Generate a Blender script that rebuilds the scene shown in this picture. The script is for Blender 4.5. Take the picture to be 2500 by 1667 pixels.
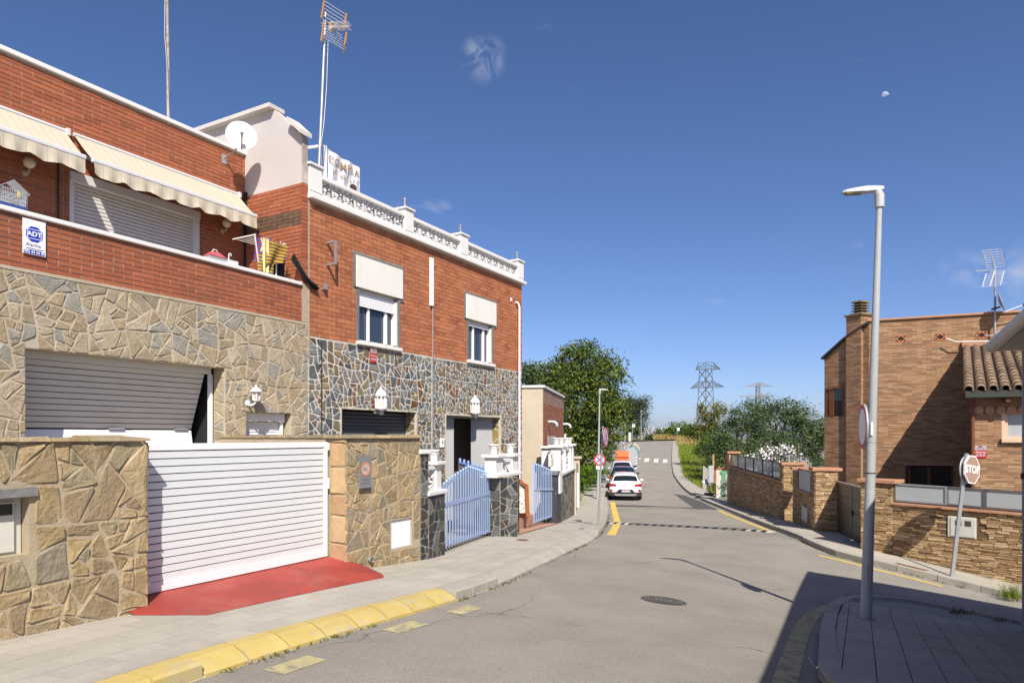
import bpy, math, random
import numpy as np
from mathutils import Vector, Matrix
from mathutils.geometry import tessellate_polygon
random.seed(7); np.random.seed(7)
for o in list(bpy.data.objects): bpy.data.objects.remove(o)
scene = bpy.context.scene
COL = scene.collection
R = math.radians

# ------------------------------------------------------------------ camera (eye at the origin, z = 0 is eye level)
FPX, CX, HY = 1667.0, 1250.0, 1064.0          # 24 mm lens on a 36 mm frame, photograph 2500 x 1667
cam_d = bpy.data.cameras.new('camera'); cam = bpy.data.objects.new('camera', cam_d); COL.objects.link(cam)
cam.location = (0, 0, 0); cam.rotation_euler = (R(90), 0, 0)
cam_d.sensor_width = 36; cam_d.lens = 36 * FPX / 2500.0
cam_d.shift_y = (HY - 833.5) / 2500.0
cam_d.clip_start = 0.05; cam_d.clip_end = 20000
scene.camera = cam

# ------------------------------------------------------------------ sky, sun, exposure
SUN_EL = R(44.0)
LDIR = Vector((-0.18 * math.cos(SUN_EL), 0.984 * math.cos(SUN_EL), -math.sin(SUN_EL))).normalized()   # the way light travels
world = bpy.data.worlds.new('World'); scene.world = world; world.use_nodes = True
wn, wl = world.node_tree.nodes, world.node_tree.links
wn.clear()
wo = wn.new('ShaderNodeOutputWorld'); bg = wn.new('ShaderNodeBackground'); sky = wn.new('ShaderNodeTexSky')
sky.sky_type = 'NISHITA'; sky.sun_disc = False; sky.sun_elevation = SUN_EL
sky.sun_rotation = math.atan2(-LDIR.x, -LDIR.y)
sky.altitude = 100; sky.air_density = 0.7; sky.dust_density = 0.95; sky.ozone_density = 6.0
bg.inputs['Strength'].default_value = 0.1
hsv = wn.new('ShaderNodeHueSaturation'); hsv.inputs['Saturation'].default_value = 1.08
# faint wisps of cloud, the same all round the sky
tc = wn.new('ShaderNodeTexCoord'); mp = wn.new('ShaderNodeMapping'); mp.inputs['Scale'].default_value = (3.0, 3.0, 9.0)
nz = wn.new('ShaderNodeTexNoise'); nz.inputs['Scale'].default_value = 2.6; nz.inputs['Detail'].default_value = 7; nz.inputs['Roughness'].default_value = 0.6
rp = wn.new('ShaderNodeMapRange'); rp.inputs['From Min'].default_value = 0.66; rp.inputs['From Max'].default_value = 0.88; rp.inputs['To Max'].default_value = 0.45
mx = wn.new('ShaderNodeMix'); mx.data_type = 'RGBA'; mx.inputs[7].default_value = (5.0, 5.2, 6.0, 1)
wl.new(tc.outputs['Generated'], mp.inputs['Vector']); wl.new(mp.outputs['Vector'], nz.inputs['Vector']); wl.new(nz.outputs['Fac'], rp.inputs['Value'])
tint = wn.new('ShaderNodeMix'); tint.data_type = 'RGBA'; tint.blend_type = 'MULTIPLY'; tint.inputs[0].default_value = 1; tint.inputs[7].default_value = (1.12, .96, .975, 1)
wl.new(sky.outputs['Color'], hsv.inputs['Color']); wl.new(hsv.outputs['Color'], tint.inputs[6]); wl.new(tint.outputs[2], mx.inputs[6]); wl.new(rp.outputs['Result'], mx.inputs[0])
cur = mx.outputs[2]
for (dx, dy, dz, rad, amt) in ((-.042, 1, .553, .035, .5), (.725, 1, .232, .05, .42), (.66, 1, .245, .03, .25)):      # the small wisps in the photograph
    v = Vector((dx, dy, dz)).normalized(); dt = wn.new('ShaderNodeVectorMath'); dt.operation = 'DISTANCE'; dt.inputs[1].default_value = v; sc_m = wn.new('ShaderNodeMapping'); wl.new(tc.outputs['Generated'], sc_m.inputs['Vector']); wl.new(sc_m.outputs['Vector'], dt.inputs[0])
    n2 = wn.new('ShaderNodeTexNoise'); n2.inputs['Scale'].default_value = 34; n2.inputs['Detail'].default_value = 6; n2.inputs['Distortion'].default_value = .8; wl.new(tc.outputs['Generated'], n2.inputs['Vector'])
    fa = wn.new('ShaderNodeMapRange'); fa.interpolation_type = 'SMOOTHSTEP'; fa.inputs['From Min'].default_value = rad; fa.inputs['From Max'].default_value = rad*.15; wl.new(dt.outputs['Value'], fa.inputs['Value'])
    fb_ = wn.new('ShaderNodeMapRange'); fb_.inputs['From Min'].default_value = .42; fb_.inputs['From Max'].default_value = .68; fb_.inputs['To Max'].default_value = amt; wl.new(n2.outputs['Fac'], fb_.inputs['Value'])
    mm = wn.new('ShaderNodeMath'); mm.operation = 'MULTIPLY'; wl.new(fa.outputs['Result'], mm.inputs[0]); wl.new(fb_.outputs['Result'], mm.inputs[1])
    cx_ = wn.new('ShaderNodeMix'); cx_.data_type = 'RGBA'; cx_.inputs[7].default_value = (5.0, 5.2, 6.0, 1); wl.new(mm.outputs[0], cx_.inputs[0]); wl.new(cur, cx_.inputs[6]); cur = cx_.outputs[2]
wl.new(cur, bg.inputs['Color']); wl.new(bg.outputs['Background'], wo.inputs['Surface'])
sun_d = bpy.data.lights.new('sun', 'SUN'); sun_d.energy = 4.7; sun_d.angle = R(0.53); sun_d.color = (1.0, 0.93, 0.82)
sun = bpy.data.objects.new('sun', sun_d); COL.objects.link(sun); sun.rotation_euler = LDIR.to_track_quat('-Z', 'Y').to_euler()
vs = scene.view_settings; vs.view_transform = 'Standard'; vs.look = 'None'; vs.gamma = 1; vs.exposure = 0.55; vs.use_curve_mapping = False
scene.cycles.max_bounces = 6; scene.cycles.transparent_max_bounces = 16

# ------------------------------------------------------------------ materials
MATS = {}
def lin(c):
    if isinstance(c, str):
        c = c.lstrip('#'); v = [int(c[i:i+2], 16) / 255 for i in (0, 2, 4)]
        return tuple(x / 12.92 if x <= .04045 else ((x + .055) / 1.055) ** 2.4 for x in v) + (1,)
    return tuple(c[:3]) + (1,)
def M(name, col, rough=.8, var=.12, vscale=3.0, bump=0.0, bscale=60.0, metal=0.0, rnd=0.0, cols=None, dirt=None, dscale=1.2, dlo=.55, dhi=.75, spec=.3, alpha=1.0, trans=0.0, emit=0, stretch=(1,1,1), grain=0.0, crack=None, coat=0.0, bdist=.01, bdetail=6):
    """procedural surface: base colour (or a ramp over a per-piece random), noise variation, optional stains, bump"""
    if name in MATS: return MATS[name]
    m = bpy.data.materials.new(name); m.use_nodes = True; nt = m.node_tree; N, L = nt.nodes, nt.links
    b = N['Principled BSDF']; b.inputs['Roughness'].default_value = rough; b.inputs['Metallic'].default_value = metal
    b.inputs['Specular IOR Level'].default_value = spec; b.inputs['Alpha'].default_value = alpha
    b.inputs['Transmission Weight'].default_value = trans; b.inputs['Coat Weight'].default_value = coat
    geo = N.new('ShaderNodeNewGeometry')
    mp = N.new('ShaderNodeMapping'); mp.inputs['Scale'].default_value = stretch; L.new(geo.outputs['Position'], mp.inputs['Vector'])
    P = mp.outputs['Vector']
    def mix(fac, a, c2, mode='MIX'):
        x = N.new('ShaderNodeMix'); x.data_type = 'RGBA'; x.blend_type = mode
        for sock, v in ((x.inputs[0], fac), (x.inputs[6], a), (x.inputs[7], c2)):
            if hasattr(v, 'is_linked'): L.new(v, sock)
            else: sock.default_value = v
        return x.outputs[2]
    fr = None
    if cols or rnd:
        oi = N.new('ShaderNodeObjectInfo'); ad = N.new('ShaderNodeMath'); ad.operation = 'ADD'; f2 = N.new('ShaderNodeMath'); f2.operation = 'FRACT'
        L.new(oi.outputs['Random'], ad.inputs[0]); L.new(geo.outputs['Random Per Island'], ad.inputs[1]); L.new(ad.outputs[0], f2.inputs[0]); fr = f2.outputs[0]
    if cols:
        rp = N.new('ShaderNodeValToRGB'); rp.color_ramp.interpolation = 'CONSTANT' if len(cols) > 4 else 'LINEAR'
        el = rp.color_ramp.elements
        while len(el) < len(cols): el.new(0.5)
        for i, c in enumerate(cols):
            el[i].position = i / len(cols) if len(cols) > 4 else i / max(1, len(cols) - 1); el[i].color = lin(c)
        L.new(fr, rp.inputs[0]); c = rp.outputs[0]
    else:
        rg = N.new('ShaderNodeRGB'); rg.outputs[0].default_value = lin(col); c = rg.outputs[0]
    if var:
        n = N.new('ShaderNodeTexNoise'); n.inputs['Scale'].default_value = vscale; n.inputs['Detail'].default_value = 8; n.inputs['Roughness'].default_value = .65; L.new(P, n.inputs['Vector'])
        mr = N.new('ShaderNodeMapRange'); mr.inputs['From Min'].default_value = .25; mr.inputs['From Max'].default_value = .75
        mr.inputs['To Min'].default_value = 1 - var; mr.inputs['To Max'].default_value = 1 + var; L.new(n.outputs['Fac'], mr.inputs['Value'])
        c = mix(1.0, c, mr.outputs['Result'], 'MULTIPLY')
    if rnd:
        mr = N.new('ShaderNodeMapRange'); mr.inputs['To Min'].default_value = 1 - rnd; mr.inputs['To Max'].default_value = 1 + rnd
        if cols:
            w = N.new('ShaderNodeMath'); w.operation = 'MULTIPLY'; w.inputs[1].default_value = 7.31; w2 = N.new('ShaderNodeMath'); w2.operation = 'FRACT'
            L.new(fr, w.inputs[0]); L.new(w.outputs[0], w2.inputs[0]); L.new(w2.outputs[0], mr.inputs['Value'])
        else: L.new(fr, mr.inputs['Value'])
        c = mix(1.0, c, mr.outputs['Result'], 'MULTIPLY')
    if dirt:
        for k, dd in enumerate(dirt if isinstance(dirt, list) else [(dirt, dscale, dlo, dhi)]):
            n = N.new('ShaderNodeTexNoise'); n.noise_dimensions = '4D'; n.inputs['W'].default_value = 3.7 * k; n.inputs['Scale'].default_value = dd[1]; n.inputs['Detail'].default_value = 9; n.inputs['Roughness'].default_value = .7; L.new(P, n.inputs['Vector'])
            mr = N.new('ShaderNodeMapRange'); mr.inputs['From Min'].default_value = dd[2]; mr.inputs['From Max'].default_value = dd[3]; L.new(n.outputs['Fac'], mr.inputs['Value'])
            c = mix(mr.outputs['Result'], c, lin(dd[0]))
    if grain:
        n = N.new('ShaderNodeTexNoise'); n.inputs['Scale'].default_value = 60; n.inputs['Detail'].default_value = 4; n.inputs['Roughness'].default_value = .8; L.new(P, n.inputs['Vector'])
        mr = N.new('ShaderNodeMapRange'); mr.inputs['From Min'].default_value = .3; mr.inputs['From Max'].default_value = .7; mr.inputs['To Min'].default_value = 1-grain; mr.inputs['To Max'].default_value = 1+grain; L.new(n.outputs['Fac'], mr.inputs['Value'])
        c = mix(1.0, c, mr.outputs['Result'], 'MULTIPLY')
    if crack:
        n = N.new('ShaderNodeTexNoise'); n.inputs['Scale'].default_value = 1.3; n.inputs['Detail'].default_value = 5; L.new(P, n.inputs['Vector'])
        va = N.new('ShaderNodeVectorMath'); va.operation = 'SCALE'; va.inputs[3].default_value = .9; L.new(n.outputs['Color'], va.inputs[0]); vb = N.new('ShaderNodeVectorMath'); vb.operation = 'ADD'; L.new(P, vb.inputs[0]); L.new(va.outputs[0], vb.inputs[1])
        vo = N.new('ShaderNodeTexVoronoi'); vo.feature = 'DISTANCE_TO_EDGE'; vo.voronoi_dimensions = '2D'; vo.inputs['Scale'].default_value = crack[0]; L.new(vb.outputs[0], vo.inputs['Vector'])
        n2 = N.new('ShaderNodeTexNoise'); n2.inputs['Scale'].default_value = .45; L.new(P, n2.inputs['Vector'])
        th = N.new('ShaderNodeMapRange'); th.inputs['From Min'].default_value = .42; th.inputs['From Max'].default_value = .68; th.inputs['To Max'].default_value = crack[1]; L.new(n2.outputs['Fac'], th.inputs['Value'])
        lt = N.new('ShaderNodeMath'); lt.operation = 'LESS_THAN'; L.new(vo.outputs['Distance'], lt.inputs[0]); L.new(th.outputs['Result'], lt.inputs[1])
        ml = N.new('ShaderNodeMath'); ml.operation = 'MULTIPLY'; ml.inputs[1].default_value = .55; L.new(lt.outputs[0], ml.inputs[0]); c = mix(ml.outputs[0], c, (.09,.085,.078,1))
    L.new(c, b.inputs['Base Color'])
    if bump:
        n = N.new('ShaderNodeTexNoise'); n.inputs['Scale'].default_value = bscale; n.inputs['Detail'].default_value = bdetail; n.inputs['Roughness'].default_value = .65; L.new(P, n.inputs['Vector'])
        bp = N.new('ShaderNodeBump'); bp.inputs['Strength'].default_value = bump; bp.inputs['Distance'].default_value = bdist; L.new(n.outputs['Fac'], bp.inputs['Height']); L.new(bp.outputs['Normal'], b.inputs['Normal'])
    if emit: b.inputs['Emission Color'].default_value = lin(col); b.inputs['Emission Strength'].default_value = emit
    MATS[name] = m; return m

# ------------------------------------------------------------------ mesh builder
class MB:
    def __init__(s): s.v = []; s.f = []; s.sm = []
    def add(s, vs, fs, smooth=False):
        o = len(s.v); s.v += [tuple(v) for v in vs]; s.f += [tuple(i + o for i in f) for f in fs]; s.sm += [smooth] * len(fs); return s
    def box(s, x0, x1, y0, y1, z0, z1, back=True):
        vs = [(x0,y0,z0),(x1,y0,z0),(x1,y1,z0),(x0,y1,z0),(x0,y0,z1),(x1,y0,z1),(x1,y1,z1),(x0,y1,z1)]
        fs = [(0,3,2,1),(4,5,6,7),(0,1,5,4),(1,2,6,5),(3,0,4,7)]
        if back: fs.append((2,3,7,6))
        return s.add(vs, fs)
    def hexa(s, q0, q1):                      # two quads (bottom, top) joined
        return s.add(list(q0) + list(q1), [(0,3,2,1),(4,5,6,7),(0,1,5,4),(1,2,6,5),(2,3,7,6),(3,0,4,7)])
    def bar(s, a, b, w, h=None, up=(0,0,1)):  # rectangular bar from a to b
        h = h or w; a = Vector(a); b = Vector(b); d = (b - a).normalized(); u = Vector(up)
        if abs(d.dot(u)) > .98: u = Vector((0,1,0))
        x = d.cross(u).normalized() * w / 2; y = x.cross(d).normalized() * h / 2
        return s.hexa([a-x-y, a+x-y, a+x+y, a-x+y], [b-x-y, b+x-y, b+x+y, b-x+y])
    def tube(s, path, r, n=8, cap=True, smooth=True):
        path = [Vector(p) for p in path]; rs = r if isinstance(r, (list, tuple)) else [r] * len(path)
        vs = []; prev = None
        for i, p in enumerate(path):
            d = (path[min(i+1, len(path)-1)] - path[max(i-1, 0)]).normalized()
            if prev is None:
                u = Vector((0,0,1)) if abs(d.z) < .9 else Vector((1,0,0)); x = d.cross(u).normalized()
            else: x = (prev - d * prev.dot(d)).normalized()
            prev = x; y = d.cross(x)
            for k in range(n):
                a = 2 * math.pi * k / n; vs.append(p + (x * math.cos(a) + y * math.sin(a)) * rs[i])
        fs = [(i*n+k, i*n+(k+1)%n, (i+1)*n+(k+1)%n, (i+1)*n+k) for i in range(len(path)-1) for k in range(n)]
        s.add(vs, fs, smooth)
        if cap:
            m = len(path) - 1
            s.add(vs[:n], [tuple(range(n))[::-1]]); s.add(vs[m*n:], [tuple(range(n))])
        return s
    def lathe(s, prof, c=(0,0,0), n=16, axis='z', smooth=True, mat=None):
        vs = []
        for (r, h) in prof:
            for k in range(n):
                a = 2 * math.pi * k / n; x, y = r * math.cos(a), r * math.sin(a)
                p = Vector((x, y, h))
                if axis == 'y': p = Vector((x, h, y))
                if axis == 'x': p = Vector((h, x, y))
                if mat is not None: p = mat @ p
                vs.append((p.x + c[0], p.y + c[1], p.z + c[2]))
        fs = [(i*n+k, i*n+(k+1)%n, (i+1)*n+(k+1)%n, (i+1)*n+k) for i in range(len(prof)-1) for k in range(n)]
        return s.add(vs, fs, smooth)
    def poly(s, pts, f0, f1):                 # pts 2D, f0/f1 map a 2D point to the front / back 3D point
        n = len(pts); vs = [f0(p) for p in pts] + [f1(p) for p in pts]
        return s.add(vs, [tuple(range(n)), tuple(range(2*n-1, n-1, -1))] + [(i, n+i, n+(i+1)%n, (i+1)%n) for i in range(n)])
    def holed(s, loops, f0, f1=None):         # outer loop + holes, with thickness
        flat = [p for l in loops for p in l]
        tri = tessellate_polygon([[Vector((p[0], p[1], 0)) for p in l] for l in loops])
        n = len(flat)
        if f1 is None: return s.add([f0(p) for p in flat], tri)
        fs = [tuple(t) for t in tri] + [tuple(n + i for i in t[::-1]) for t in tri]
        o = 0
        for l in loops:
            m = len(l); fs += [(o+i, o+(i+1)%m, n+o+(i+1)%m, n+o+i) for i in range(m)]; o += m
        return s.add([f0(p) for p in flat] + [f1(p) for p in flat], fs)
    def mesh(s, name, mat, base=(0,0,0), fix=True):
        me = bpy.data.meshes.new(name)
        bx, by, bz = base
        me.from_pydata([(v[0]-bx, v[1]-by, v[2]-bz) for v in s.v], [], s.f)
        if any(s.sm): me.polygons.foreach_set('use_smooth', s.sm)
        if fix:
            import bmesh
            bm = bmesh.new(); bm.from_mesh(me); bmesh.ops.recalc_face_normals(bm, faces=bm.faces); bm.to_mesh(me); bm.free()
        if mat: me.materials.append(mat)
        return me

# ------------------------------------------------------------------ frames: x along a facade (left to right), y into it, z up; origin under the eye
class Frame:
    def __init__(s, deg): s.a = R(deg); s.c = math.cos(s.a); s.s = math.sin(s.a)
    def w(s, x, y, z=0): return Vector((s.c*x - s.s*y, s.s*x + s.c*y, z))
    def l(s, X, Y): return (s.c*X + s.s*Y, -s.s*X + s.c*Y)
    def ray(s, px, py, y=None, x=None):       # where the line of sight meets the plane y = const (gives x, z) or x = const (gives y, z)
        u = (px - CX) / FPX; rx = s.c*u + s.s; ry = -s.s*u + s.c
        if y is not None: t = y / ry; return (t*rx, (HY - py) / FPX * t)
        t = x / rx; return (t*ry, (HY - py) / FPX * t)
W0 = Frame(0.0)
FL = Frame(90 - math.degrees(math.atan2(940, 1667)))    # the terrace on the left
def at(px, py, Y): return Vector(((px - CX) / FPX * Y, Y, (HY - py) / FPX * Y))

def put(o, label=None, cat=None, group=None, kind=None):
    if label: o['label'] = label
    if cat: o['category'] = cat
    if group: o['group'] = group
    if kind: o['kind'] = kind
    return o
BASE = {}
def thing(name, label, cat, frame=W0, base=(0,0,0), group=None, kind=None):
    o = bpy.data.objects.new(name, None); COL.objects.link(o); o.empty_display_size = .2
    o.location = frame.w(*base); o.rotation_euler = (0, 0, frame.a); BASE[o.name] = (base, frame)
    return put(o, label, cat, group, kind)
def part(parent, name, mb, mat, label=None, kind=None, bevel=0, fix=True):
    base, frame = BASE[parent.name]
    me = mb.mesh(name, mat, base, fix); o = bpy.data.objects.new(name, me); COL.objects.link(o); o.parent = parent; BASE[o.name] = (base, frame)
    if bevel:
        bv = o.modifiers.new('b', 'BEVEL'); bv.width = bevel; bv.segments = 2; bv.limit_method = 'ANGLE'
    return put(o, label, None, None, kind)
def solo(name, label, cat, mb, mat, frame=W0, base=(0,0,0), group=None, kind=None, bevel=0, fix=True):
    me = mb.mesh(name, mat, base, fix); o = bpy.data.objects.new(name, me); COL.objects.link(o)
    o.location = frame.w(*base); o.rotation_euler = (0, 0, frame.a); BASE[o.name] = (base, frame)
    if bevel:
        bv = o.modifiers.new('b', 'BEVEL'); bv.width = bevel; bv.segments = 2; bv.limit_method = 'ANGLE'
    return put(o, label, cat, group, kind)
def inst(parent, name, me, loc, rot=(0,0,0), sc=(1,1,1)):
    """a piece that shares its mesh; loc in the parent's frame coordinates"""
    base, frame = BASE[parent.name]
    o = bpy.data.objects.new(name, me); COL.objects.link(o); o.parent = parent
    o.location = (loc[0]-base[0], loc[1]-base[1], loc[2]-base[2]); o.rotation_euler = rot; o.scale = sc; return o
def clone(root, loc=None, rot=None, label=None):
    def cp(o, par):
        c = o.copy(); COL.objects.link(c); c.parent = par; BASE[c.name] = BASE.get(o.name)
        for ch in o.children: cp(ch, c)
        return c
    r = cp(root, None)
    if loc is not None: r.location = loc
    if rot is not None: r.rotation_euler = (0, 0, rot)
    if label: r['label'] = label
    return r
def conv(mb, Fa, Fb):
    mb.v = [Fb.l(*tuple(Fa.w(v[0], v[1]))[:2])+(v[2],) for v in mb.v]; return mb
def textmb(txt, size, f, align='CENTER', shear=0, bold=0, ext=0):
    """lettering as a flat mesh; f maps (x, y) on the sign to a 3D point"""
    cu = bpy.data.curves.new('t', 'FONT'); cu.body = txt; cu.size = size; cu.align_x = align; cu.align_y = 'CENTER'; cu.shear = shear; cu.offset = bold; cu.resolution_u = 3
    ob = bpy.data.objects.new('t', cu); COL.objects.link(ob)
    dg = bpy.context.evaluated_depsgraph_get(); me = bpy.data.meshes.new_from_object(ob.evaluated_get(dg))
    mb = MB(); mb.add([f(v.co.x, v.co.y) for v in me.vertices], [tuple(p.vertices) for p in me.polygons])
    bpy.data.objects.remove(ob); bpy.data.curves.remove(cu); bpy.data.meshes.remove(me); return mb

# ------------------------------------------------------------------ masonry
def clip(poly, nx, ny, d):                    # keep n.p <= d
    out = []
    for i in range(len(poly)):
        p, q = poly[i], poly[(i+1) % len(poly)]; a = nx*p[0]+ny*p[1]-d; b = nx*q[0]+ny*q[1]-d
        if a <= 0: out.append(p)
        if a*b < 0: t = a/(a-b); out.append((p[0]+(q[0]-p[0])*t, p[1]+(q[1]-p[1])*t))
    return out
def area(p): return .5*sum(p[i][0]*p[(i+1)%len(p)][1]-p[(i+1)%len(p)][0]*p[i][1] for i in range(len(p)))
def cells(x0, x1, z0, z1, size, joint, holes=(), seed=1, aspect=1.0, mind=.55, top=None, bot=None):
    """crazy paving: a rectangle broken again and again along random lines, each piece shrunk by half a joint, cut round the openings"""
    rg = random.Random(seed); todo = []; out = []
    nx_ = max(1, int(round((x1-x0)/(size*3.1)))); nz_ = max(1, int(round((z1-z0)/(size*2.7))))
    gx = [[x0+(x1-x0)*i/nx_+(rg.uniform(-.5, .5)*size if 0 < i < nx_ else 0) for i in range(nx_+1)] for _ in range(nz_+1)]
    gz_ = [[z0+(z1-z0)*j/nz_+(rg.uniform(-.5, .5)*size if 0 < j < nz_ else 0) for _ in range(nx_+1)] for j in range(nz_+1)]
    for j in range(nz_):
        for i in range(nx_): todo.append([(gx[j][i], gz_[j][i]), (gx[j][i+1], gz_[j][i+1]), (gx[j+1][i+1], gz_[j+1][i+1]), (gx[j+1][i], gz_[j+1][i])])
    fin = []
    while todo:
        p = todo.pop(); A = abs(area(p)); lim = size*size*rg.choice((.35, .6, .8, 1.1, 1.5, 2.0))
        if A < lim or A < size*size*.22: fin.append(p); continue
        n = len(p); cx = sum(q[0] for q in p)/n; cz = sum(q[1] for q in p)/n
        sxx = sum((q[0]-cx)**2 for q in p); szz = sum((q[1]-cz)**2 for q in p); sxz = sum((q[0]-cx)*(q[1]-cz) for q in p)
        ang = .5*math.atan2(2*sxz, sxx-szz)+rg.uniform(-.6, .6); nx, nz = math.cos(ang), math.sin(ang); r = math.sqrt(A)*.16
        d = nx*(cx+rg.uniform(-r, r))+nz*(cz+rg.uniform(-r, r)); todo += [q for q in (clip(p, nx, nz, d), clip(p, -nx, -nz, -d)) if len(q) > 2]
    for p in fin:
        if area(p) < 0: p = p[::-1]
        q = list(p); j = joint*rg.uniform(.7, 1.4)/2
        for k in range(len(p)):
            a, b = p[k], p[(k+1) % len(p)]; L = math.hypot(b[0]-a[0], b[1]-a[1])
            if L < 1e-5: continue
            nx, nz = (b[1]-a[1])/L, -(b[0]-a[0])/L; q = clip(q, nx, nz, nx*a[0]+nz*a[1]-j)
            if len(q) < 3: break
        for h in holes:
            if len(q) < 3: break
            if max(v[0] for v in q) > h[0] and min(v[0] for v in q) < h[1] and max(v[1] for v in q) > h[2] and min(v[1] for v in q) < h[3]:
                c = [clip(q, 1, 0, h[0]), clip(q, -1, 0, -h[1]), clip(q, 0, 1, h[2]), clip(q, 0, -1, -h[3])]; q = max(c, key=lambda v: abs(area(v)) if len(v) > 2 else 0)
        if len(q) > 2 and abs(area(q)) > .0008: out.append(q)
    return out
def stone_mb(poly, f, proud, rg, rough=.006, mb=None, cut=.09):
    """one dressed stone: f(x, z, out) -> 3D"""
    mb = mb or MB(); n0 = len(poly); pts = []
    for i in range(n0):                        # knock the corners off, wobble the edges
        p, q = poly[i], poly[(i+1) % n0]; L = math.hypot(q[0]-p[0], q[1]-p[1])
        if L < .012: continue
        for t in ((cut, 1-cut) if L < .25 else (cut*.7, .5, 1-cut*.7)):
            w = rg.uniform(-.004, .004); pts.append((p[0]+(q[0]-p[0])*t+w, p[1]+(q[1]-p[1])*t+w))
    n = len(pts)
    if n < 3: return mb
    cx = sum(p[0] for p in pts)/n; cz = sum(p[1] for p in pts)/n; r = math.sqrt(abs(area(pts)))
    tx, tz = rg.uniform(-1, 1)*rough*2/max(r, .1), rg.uniform(-1, 1)*rough*2/max(r, .1)
    ins = min(.016, r*.1); vs = [f(p[0], p[1], -.004) for p in pts]; ring = []
    for p in pts:
        L = math.hypot(p[0]-cx, p[1]-cz) or 1; k = 1-ins/L; x, z = cx+(p[0]-cx)*k, cz+(p[1]-cz)*k
        ring.append(f(x, z, proud+rg.uniform(-rough, rough)*.6+tx*(x-cx)+tz*(z-cz)))
    mid = []
    for p in pts:
        x, z = cx+(p[0]-cx)*.5, cz+(p[1]-cz)*.5; mid.append(f(x, z, proud+rg.uniform(-rough, rough)*.35+tx*(x-cx)+tz*(z-cz)))
    vs += ring + mid + [f(cx, cz, proud+rg.uniform(-rough, rough)*.3)]
    fs = []
    for i in range(n):
        j = (i+1) % n; fs += [(i, j, n+j, n+i), (n+i, n+j, 2*n+j, 2*n+i), (2*n+i, 2*n+j, 3*n)]
    return mb.add(vs, fs)
def stones(parent, polys, f, mat, proud=.02, seed=1, limit=300, rough=.006, key=None, name='stone', used=0):
    """the stones that show largest are pieces of their own, the rest one mass"""
    rg = random.Random(seed); polys = sorted(polys, key=key or (lambda p: -abs(area(p))))
    rest = MB(); k = 0
    for p in polys:
        if k + used < limit:
            mb = stone_mb(p, f, proud, rg, rough)
            if mb.f: part(parent, name, mb, mat, fix=False); k += 1
        else: stone_mb(p, f, proud, rg, rough, rest)
    if rest.f: part(parent, 'small_' + name + 's', rest, mat, kind='stuff', fix=False)
    return k
UNIT = {}
def unit_box(mat):
    if mat.name not in UNIT: UNIT[mat.name] = MB().box(0, 1, 0, 1, 0, 1, back=False).mesh('brick', mat)
    return UNIT[mat.name]
def brick_list(x0, x1, z0, z1, bl, ch, joint, holes=(), off=0.0, clipf=None):
    out = []; n = int(math.ceil((z1-z0)/ch-.3)); 
    for r in range(n):
        za = z0+r*ch; zb = min(za+ch-joint, z1); x = x0-bl*(.5 if (r % 2) else 0)-off
        if zb-za < .012: continue
        while x < x1:
            a, b = max(x, x0), min(x+bl-joint*1.35, x1); x += bl
            if b-a < .02: continue
            segs = [(a, b)]
            for h in holes:
                if zb > h[2]+.005 and za < h[3]-.005:
                    ns = []
                    for (p, q) in segs:
                        if q <= h[0] or p >= h[1]: ns.append((p, q)); continue
                        if p < h[0]-.02: ns.append((p, h[0]))
                        if q > h[1]+.02: ns.append((h[1], q))
                    segs = ns
            for (p, q) in segs:
                if clipf is None or clipf((p+q)/2, (za+zb)/2): out.append((p, q, za, zb))
    return out
def bricks(parent, lst, y, mat, proud=.01, limit=300, key=None, axis='x', used=0, seed=3, sgn=1):
    """y: the mortar face; pieces stand proud of it. axis 'x': wall along frame x facing -y; axis 'y': wall along frame y at x = y, facing -x (sgn 1)"""
    me = unit_box(mat); rg = random.Random(seed); rest = MB(); lst = sorted(lst, key=key or (lambda b: b[0])); k = 0
    for (a, b, za, zb) in lst:
        pr = proud*rg.uniform(.7, 1.3)
        if axis == 'x':
            if k+used < limit: inst(parent, 'brick', me, (a, y-pr, za), sc=(b-a, pr+.006, zb-za)); k += 1
            else: rest.box(a, b, y-pr, y+.006, za, zb, back=False)
        else:
            x0, x1 = (y-pr, y+.006) if sgn > 0 else (y-.006, y+pr)
            if k+used < limit: inst(parent, 'brick', me, (x0, a, za), sc=(x1-x0, b-a, zb-za)); k += 1
            else: rest.box(x0, x1, a, b, za, zb)
    if rest.f: part(parent, 'far_bricks', rest, mat, kind='stuff', fix=False)
    return k

# ------------------------------------------------------------------ the lie of the land: height of the pavements (road is 0.13 lower)
ANCH = np.array([(-4.46,5.94,-1.785),(-2.365,9.66,-1.918),(-1.521,11.15,-2.043),(-.27,15.5,-2.28),(.185,17.1,-2.46),(1.587,23.7,-3.03),(2.79,30.6,-3.45),(2.08,9.38,-2.13),(4.89,9.44,-2.50),(9.6,14.9,-3.07),(6.2,37.7,-3.46),(20,72,-2.5),(13,72,-2.5),(25,130,-.8),(40,130,-.8),(5,130,-.8),(0,0,-1.62),(3.72,15.84,-2.67),(10,40,-3.45),(8.78,17.3,-2.83),(9.4,16,-2.9),(11.13,15,-3.24),(13.5,13,-3.6),(10.0,21.5,-3.0),(20,8,-4.3),(-6,2,-1.7),(6,3,-2.15),(12,50,-3.3),(16,60,-3.0)], float)
def _tps():
    n = len(ANCH); P = ANCH[:, :2]; r = np.linalg.norm(P[:, None]-P[None], axis=2); K = np.where(r > 0, r*r*np.log(r+1e-9), 0)
    A = np.zeros((n+3, n+3)); A[:n, :n] = K+.15*n*np.eye(n); A[:n, n] = 1; A[:n, n+1:] = P; A[n, :n] = 1; A[n+1:, :n] = P.T
    b = np.zeros(n+3); b[:n] = ANCH[:, 2]; return np.linalg.solve(A, b)
_W = _tps()
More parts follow.
